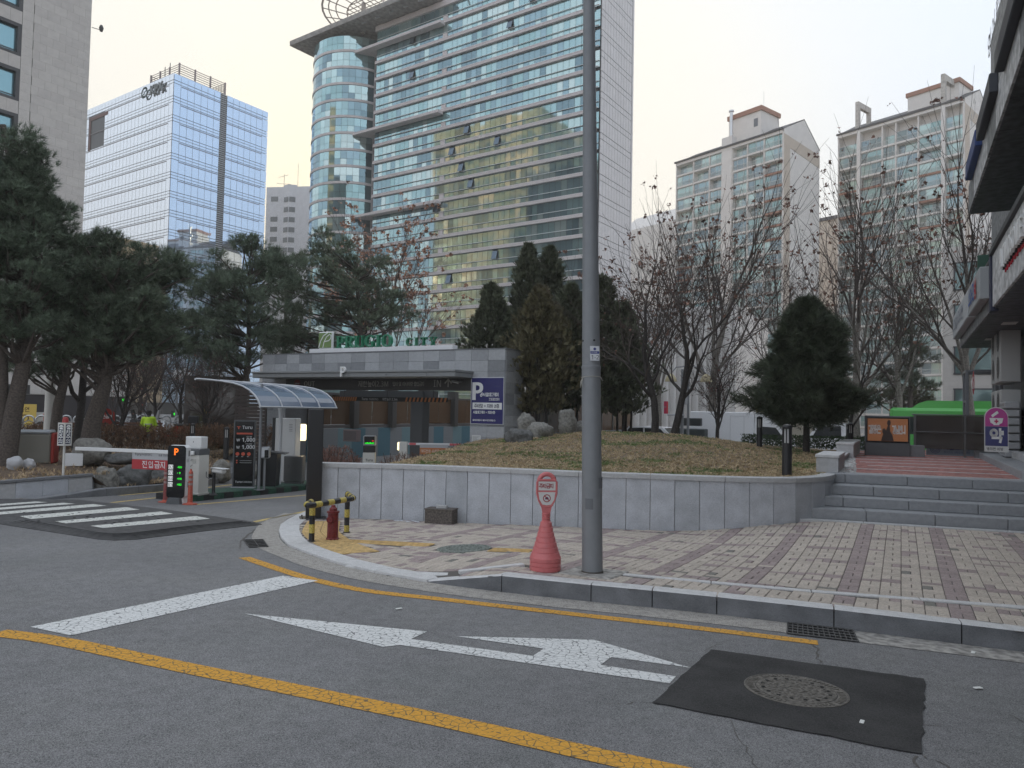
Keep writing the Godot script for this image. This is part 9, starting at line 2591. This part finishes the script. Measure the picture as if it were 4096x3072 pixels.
func pine(label: String, base: Vector3, stem: Array, r: float, clumps: Array, per: int, ts: float, col: Color, group: String) -> void:   # stem: points from the base; clumps: [centre, radii]
	var t := thing("pine_tree", label, "tree", base, 0, group)
	var mb := MB.new()
	var rad := []
	for i in stem.size(): rad.append(lerp(r, r * 0.35, float(i) / (stem.size() - 1)))
	mb.tube(stem, rad, 10, false)
	var xs := []; var cs := []
	for c in clumps:
		# limb from the stem to the clump
		var best: Vector3 = stem[stem.size() - 1]; var bd := 1e9
		for i in range(1, stem.size() * 4):
			var q := on_path(stem, total_len(stem) * i / (stem.size() * 4.0))
			var dd: float = q.distance_to(c[0] - V(0, 0.8, 0)) + (2.0 if q.y > c[0].y else 0.0) + (3.0 if q.y < 1.5 else 0.0)
			if dd < bd: bd = dd; best = q
		var mid: Vector3 = best.lerp(c[0], 0.5) + V(rng.randfn(0, 0.12), -0.12, rng.randfn(0, 0.12))
		mb.tube([best, mid, c[0]], [r * 0.26, r * 0.18, 0.02], 5, false)
		for k in per:
			var d := V(rng.randfn(0, 1), rng.randfn(0, 1), rng.randfn(0, 1)).normalized()
			var q: Vector3 = c[0] + d * c[1] * pow(rng.randf(), 0.45)
			if rng.randf() < 0.05: mb.tube([c[0], q], [0.016, 0.005], 3, false)
			var dir := (d * 0.8 + UP * 0.75 + V(rng.randfn(0, 0.35), rng.randfn(0, 0.3), rng.randfn(0, 0.35))).normalized()
			xs.append(Transform3D(aim(dir).scaled(Vector3.ONE * ts * rng.randf_range(0.75, 1.25)), q))
			cs.append(col * rng.randf_range(0.55, 1.5))
	obj("trunk", mb, M.bark_pine, t)
	bake("crown", needle_mesh, M.needle, xs, cs, t)
func total_len(p: Array) -> float:
	var s := 0.0
	for i in p.size() - 1: s += p[i].distance_to(p[i + 1])
	return s
func px_clumps(base: Vector3, list: Array, dist: float, count: int, size: float) -> Array:    # list of [x, y, rx, ry] in photo pixels
	var out := []
	for l in list:
		var c := px_far(l[0], l[1], dist)
		var k := -c.z / 2906.1
		var n := int(count * l[2] * l[3] / 30000.0) + 3
		for i in n:
			var d := V(rng.randfn(0, 1), rng.randfn(0, 1), rng.randfn(0, 1)).normalized() * pow(rng.randf(), 0.33)
			out.append([c + V(d.x * l[2] * k, d.y * l[3] * k, d.z * min(l[2], 260.0) * k) - base, V(size, size * 0.55, size) * rng.randf_range(0.7, 1.25)])
	return out

func cone_tree(called: String, label: String, base: Vector3, h: float, w: float, low: float, n: int, s: float, col: Color, mesh: Mesh, up: float, trunks: int, widest: float, group := "") -> void:
	var t := thing(called, label, "tree", base, 0, group)
	var m := MB.new()
	for k in trunks:
		var o := V(rng.randf_range(-1, 1), 0, rng.randf_range(-1, 1)) * w * 0.28 * (1.0 if trunks > 1 else 0.0)
		m.tube([o + V(0, -0.2, 0), o * 1.1 + V(0, low, 0), o * 0.7 + V(0, h * 0.75, 0)], [0.11 if trunks == 1 else 0.06, 0.09 if trunks == 1 else 0.05, 0.015], 7, false)
	var f := noise(int(base.x * 100.0) + 17, 0.55, 2)
	var xs := []; var cs := []
	for k in n:
		var v := pow(rng.randf(), 0.8)
		var y: float = lerp(low, h, v)
		var a := rng.randf() * TAU
		var env: float = smoothstep(0.0, widest, v) * 0.35 + 0.65 if v < widest else pow(1.0 - (v - widest) / (1.0 - widest), 0.6)
		var rr: float = w * env * (0.86 + 0.95 * f.get_noise_3d(cos(a) * 2.6, y * 1.7, sin(a) * 2.6))
		var q := pow(rng.randf(), 0.35)
		var d := V(cos(a), 0, sin(a))
		var p := d * rr * q + V(0, y + rng.randfn(0, 0.06), 0)
		var dir := (d * (1.0 - up) + UP * up + V(rng.randfn(0, 0.25), rng.randfn(0, 0.2), rng.randfn(0, 0.25))).normalized()
		xs.append(Transform3D(aim(dir).scaled(Vector3.ONE * s * rng.randf_range(0.7, 1.3)), p))
		cs.append(col * rng.randf_range(0.5, 1.5))
		if rng.randf() < 0.012: m.tube([V(0, y - 0.25, 0), p], [0.02, 0.006], 3, false)
	obj("trunk", m, M.bark_dark, t)
	bake("crown", mesh, M.needle, xs, cs, t)

func build_trees() -> void:
	tree_meshes()
	var green := C(0.105, 0.140, 0.092); var green2 := C(0.098, 0.128, 0.082)
	var gp := "pines in the garden"
	var ground := func(x: float, dist: float, y: float) -> Vector3:
		var p := px_far(x, 1750, dist); return V(p.x, y, p.z)
	# pine with two stems at the left edge
	var b: Vector3 = ground.call(30, 23.0, -0.1)
	pine("tall pine with a forked trunk at the left edge of the garden", b, [Vector3.ZERO, px_far(55, 1640, 23) - b, px_far(95, 1450, 23) - b, px_far(90, 1150, 23.2) - b, px_far(60, 700, 23.4) - b, px_far(10, 500, 23.4) - b], 0.24,
		px_clumps(b, [[40, 640, 120, 150], [30, 900, 220, 150], [120, 1080, 200, 130], [60, 1260, 230, 110], [150, 780, 90, 70], [-120, 900, 180, 300], [215, 900, 70, 90]], 23.2, 34, 0.42), 46, 0.19, green, gp)
	var b2: Vector3 = ground.call(22, 23.2, -0.1)
	bare_tree("old_pine", "second bare stem of the forked pine at the left edge", b2, 4.2, 0.17, {"kids": [2, 2, 2, 2, 2], "spread": 0.5, "start0": 0.8, "shrink": 0.35, "leader": false, "bend": 0.1}, 1, M.bark_pine, 0, green, 0.1, V(-0.04, 0, 0))
	# leaning pine
	b = ground.call(352, 24.0, -0.1)
	pine("leaning pine with a wide dark crown beside the warning sign", b, [Vector3.ZERO, px_far(370, 1690, 24) - b, px_far(412, 1560, 24) - b, px_far(432, 1470, 24) - b, px_far(470, 1300, 24.2) - b, px_far(480, 1050, 24.2) - b], 0.27,
		px_clumps(b, [[420, 1060, 190, 110], [540, 1220, 230, 140], [350, 1260, 180, 130], [640, 1080, 130, 90], [420, 1390, 230, 60], [650, 1330, 150, 90], [395, 960, 60, 50], [480, 1330, 160, 90]], 24.2, 36, 0.42), 46, 0.19, green2, gp)
	b = ground.call(215, 28.5, -0.1)
	pine("slender pine between the two large garden pines", b, [Vector3.ZERO, V(0.1, 1.6, 0), V(0.35, 2.8, 0), V(0.25, 4.2, 0), V(0.3, 6.2, 0)], 0.19, px_clumps(b, [[230, 1180, 170, 190], [140, 1450, 120, 60], [260, 1420, 110, 70]], 28.5, 30, 0.42), 40, 0.19, green2, gp)
	b = ground.call(300, 29.5, -0.1)
	bare_tree("old_pine", "curved bare lower stem behind the warning sign", b, 3.4, 0.15, {"kids": [4, 3, 2, 2, 2], "spread": 0.75, "start0": 0.45, "bend": 0.16}, 3, M.bark_dark, 0, green, 0.1, V(0.15, 0, 0))
	b = ground.call(960, 34.0, -0.1)
	pine("pine behind the slatted screen, left of the entrance", b, [Vector3.ZERO, V(0.1, 2.0, 0), V(0.25, 4.0, 0), V(0.2, 7.5, 0)], 0.2, px_clumps(b, [[880, 1130, 130, 150], [1010, 1200, 170, 170], [1100, 1060, 90, 110], [960, 1400, 190, 90], [830, 1330, 120, 100], [1010, 960, 50, 60]], 34.0, 32, 0.5), 46, 0.23, green, gp)
	b = ground.call(1430, 37.0, -0.7)
	pine("broad pine standing behind the roof lettering", b, [Vector3.ZERO, V(0.0, 3.0, 0), V(0.1, 5.2, 0), V(-0.1, 7.0, 0), V(-0.3, 9.6, 0)], 0.2, px_clumps(b, [[1330, 1060, 130, 110], [1240, 1180, 120, 100], [1440, 1130, 150, 110], [1560, 1240, 120, 80], [1420, 1280, 210, 70], [1250, 1320, 150, 80], [1290, 980, 60, 60], [1150, 1380, 120, 90]], 37.0, 26, 0.55), 44, 0.24, C(0.12, 0.15, 0.095), gp)
	b = ground.call(1120, 40.0, -0.7)
	pine("pine with long bare shoots between the office blocks", b, [Vector3.ZERO, V(0.0, 3.0, 0), V(0.1, 6.2, 0), V(0.1, 9.6, 0)], 0.18, px_clumps(b, [[1120, 1150, 110, 120], [1200, 1020, 60, 60], [1060, 1050, 50, 60], [1110, 1330, 130, 120]], 40.0, 22, 0.5), 34, 0.26, C(0.125, 0.155, 0.1), gp)
	# small leafless trees under the pines
	var mo := {"kids": [5, 4, 4, 4, 3], "spread": 0.6, "start0": 0.3, "shrink": 0.68, "bend": 0.14, "lift": 0.09, "min_r": 0.008}
	var ma := ["dark leafless maple in front of the seated person", "dark leafless maple right of the hedge", "leafless maple in front of the dark wall", "leafless maple behind the red scooter", "leafless maple far behind the benches"]
	var mp := [[478, 31.5, 1.9], [640, 38.0, 2.3], [806, 32.5, 1.7], [720, 40.0, 2.4], [560, 43.0, 2.6]]
	for i in 5:
		b = ground.call(mp[i][0], mp[i][1], -0.1)
		bare_tree("maple_tree", ma[i], b, mp[i][2], 0.10, mo, 4, M.bark_dark, 260, C(0.16, 0.07, 0.055), 0.075, V(rng.randfn(0, 0.12), 0, 0), "small leafless maples")
	# tree with rusty leaves behind the entrance
	var po := {"kids": [5, 4, 4, 4, 3], "spread": 0.5, "start0": 0.5, "shrink": 0.66, "bend": 0.1, "lift": 0.1, "min_r": 0.010}
	b = ground.call(1600, 47.0, -0.7)
	bare_tree("plane_tree", "tree with dense rusty leaves behind the roof lettering", b, 6.8, 0.18, po, 4, M.bark_plane, 4200, C(0.36, 0.195, 0.13), 0.2, V(-0.04, 0, 0), "street trees with brown leaves")
	b = ground.call(2290, 52.0, -0.7)
	bare_tree("plane_tree", "thin tree with few reddish leaves behind the steel pole", b, 4.6, 0.13, po, 4, M.bark_plane, 700, C(0.22, 0.09, 0.06), 0.16, Vector3.ZERO, "street trees with brown leaves")
	# evergreens right of the entrance
	var jl := [[2150, 1165, 1655, 112, 26.6, "bushy brownish cedar beside the blue sign", 0.4], [1955, 1150, 1560, 90, 30.5, "dark cedar behind the blue sign pillar", 0.5], [2100, 990, 1560, 80, 31.5, "tall cedar with a thin pointed top", 0.5], [2190, 1000, 1560, 85, 32.5, "second tall cedar with a pointed top, right of the first", 0.5], [2275, 1150, 1650, 100, 28.5, "cedar just left of the steel pole", 0.4], [2400, 1120, 1650, 125, 29.0, "broad cedar right of the steel pole", 0.4], [2490, 1230, 1660, 90, 30.0, "cedar at the right end of the evergreen row", 0.4]]
	for i in jl.size():
		var j: Array = jl[i]
		b = px_far(j[0], 1740, j[4]); b.y = 0.6
		var top := px_far(j[0], j[1], j[4]).y - b.y; var low := px_far(j[0], j[2], j[4]).y - b.y; var k := -b.z / 2906.1
		cone_tree("cedar_tree", j[5], b, top, j[3] * k * 1.4, low, 3800, 0.26, C(0.13, 0.115, 0.06) if i == 0 else C(0.088, 0.10, 0.06), scale_mesh, 0.62, 4, 0.28, "evergreens beside the entrance")
	# yew
	b = V(8.93, lawn_y(8.93, -22.0) - 0.05, -22.0)
	cone_tree("yew_tree", "dense dark cone shaped yew on the lawn", b, 4.55, 1.45, 0.9, 10500, 0.28, C(0.066, 0.082, 0.05), needle_mesh, 0.3, 1, 0.22)
	# leafless trees at the back of the lawn
	var lo := {"kids": [4, 3, 3, 3, 2], "spread": 0.62, "start0": 0.5, "start": 0.3, "shrink": 0.80, "bend": 0.16, "lift": 0.03, "min_r": 0.006}
	b = V(4.85, lawn_y(4.85, -24.4), -24.6)
	bare_tree("lawn_tree", "dark leafless tree at the back of the lawn, nearer the cedars", b, 2.5, 0.135, lo, 4, M.bark_dark, 120, C(0.10, 0.05, 0.035), 0.1, V(-0.08, 0, 0), "leafless trees on the lawn")
	b = V(5.5, lawn_y(5.5, -24.4), -24.7)
	bare_tree("lawn_tree", "dark leafless tree at the back of the lawn, nearer the box truck", b, 2.5, 0.135, lo, 4, M.bark_dark, 160, C(0.12, 0.055, 0.04), 0.1, V(0.08, 0, 0), "leafless trees on the lawn")
	b = px_far(2872, 1738, 30.0); b.y = 0.2
	bare_tree("lawn_tree", "small reddish twigged tree in front of the box truck", b, 1.9, 0.085, {"kids": [5, 4, 4, 4, 3], "spread": 0.6, "start0": 0.4, "shrink": 0.68, "min_r": 0.006}, 4, M.bark_dark, 500, C(0.12, 0.045, 0.035), 0.07, Vector3.ZERO, "leafless trees on the lawn")
	b = px_far(3372, 1740, 29.0); b.y = 0.3
	bare_tree("lawn_tree", "slim leafless tree right of the yew", b, 2.2, 0.07, {"kids": [4, 3, 3, 3, 3], "spread": 0.6, "start0": 0.4, "shrink": 0.75, "min_r": 0.006}, 4, M.bark_dark, 40, C(0.12, 0.05, 0.04), 0.08, V(0.12, 0, 0), "leafless trees on the lawn")
	# big plane trees along the street
	var big := {"kids": [4, 3, 4, 3, 3], "spread": 0.52, "start0": 0.6, "start": 0.2, "shrink": 0.80, "bend": 0.10, "lift": 0.10, "min_r": 0.012, "first": 1.0}
	var pl := [[2838, 46.0, 6.0, 0.27, 900, "plane tree with hanging brown leaves in front of the flue block", 0.0], [3430, 46.0, 5.6, 0.28, 380, "pale trunked plane tree between the two apartment blocks", -0.03], [3905, 42.0, 5.6, 0.24, 800, "plane tree leaning out beside the shop building", -0.1], [2640, 50.0, 5.0, 0.2, 1300, "plane tree thick with brown leaves at the corner of the glass tower", -0.02], [3120, 53.0, 5.2, 0.2, 350, "thin plane tree behind the box truck", 0.03], [2480, 46.0, 3.6, 0.14, 350, "slender plane tree behind the cedars", -0.05], [3600, 50.0, 5.0, 0.2, 300, "plane tree in front of the clinic side of the street", 0.05]]
	for q in pl:
		b = ground.call(q[0], q[1], -0.7)
		bare_tree("plane_tree", q[5], b, q[2], q[3], big, 4, M.bark_plane, q[4], C(0.17, 0.085, 0.06), 0.21, V(q[6], 0, 0), "street trees with brown leaves")
	# conifer far right
	b = ground.call(3640, 56.0, -0.7)
	pine("tall conifer with layered branches before the right apartment block", b, [Vector3.ZERO, V(0, 3, 0), V(0.1, 7, 0), V(0.1, 9.8, 0)], 0.2, px_clumps(b, [[3640, 1280, 70, 60], [3650, 1400, 100, 70], [3620, 1520, 110, 50]], 56.0, 40, 0.6), 44, 0.28, C(0.085, 0.1, 0.065), "")
	b = ground.call(3560, 60.0, -0.7)
	pine("low spreading pine behind the bus", b, [Vector3.ZERO, V(0, 1, 0), V(0.1, 3, 0)], 0.16, px_clumps(b, [[3560, 1590, 130, 40], [3680, 1580, 90, 40]], 60.0, 50, 0.55), 44, 0.28, C(0.075, 0.075, 0.035), "")
	# shrubs by the ramp
	twig_bush_at("brown leafed shrub behind the black post", px_far(1350, 1850, 16.8), V(1.0, 0.55, 0.6), 420, C(0.19, 0.095, 0.07))
	twig_bush_at("low brown shrub at the lawn's end by the ramp", px_far(1640, 1850, 18.5), V(1.5, 0.4, 0.6), 420, C(0.16, 0.09, 0.06))
	twig_bush_at("small brown shrub below the notice pillar", px_far(1880, 1810, 22.5), V(1.0, 0.5, 0.5), 300, C(0.15, 0.08, 0.055))
func twig_bush_at(label: String, p: Vector3, size: Vector3, n: int, col: Color) -> void:
	var y := p.y
	twig_bush(label, p, size, 10, n, col)
	get_child(get_child_count() - 1).position.y = y - 0.1
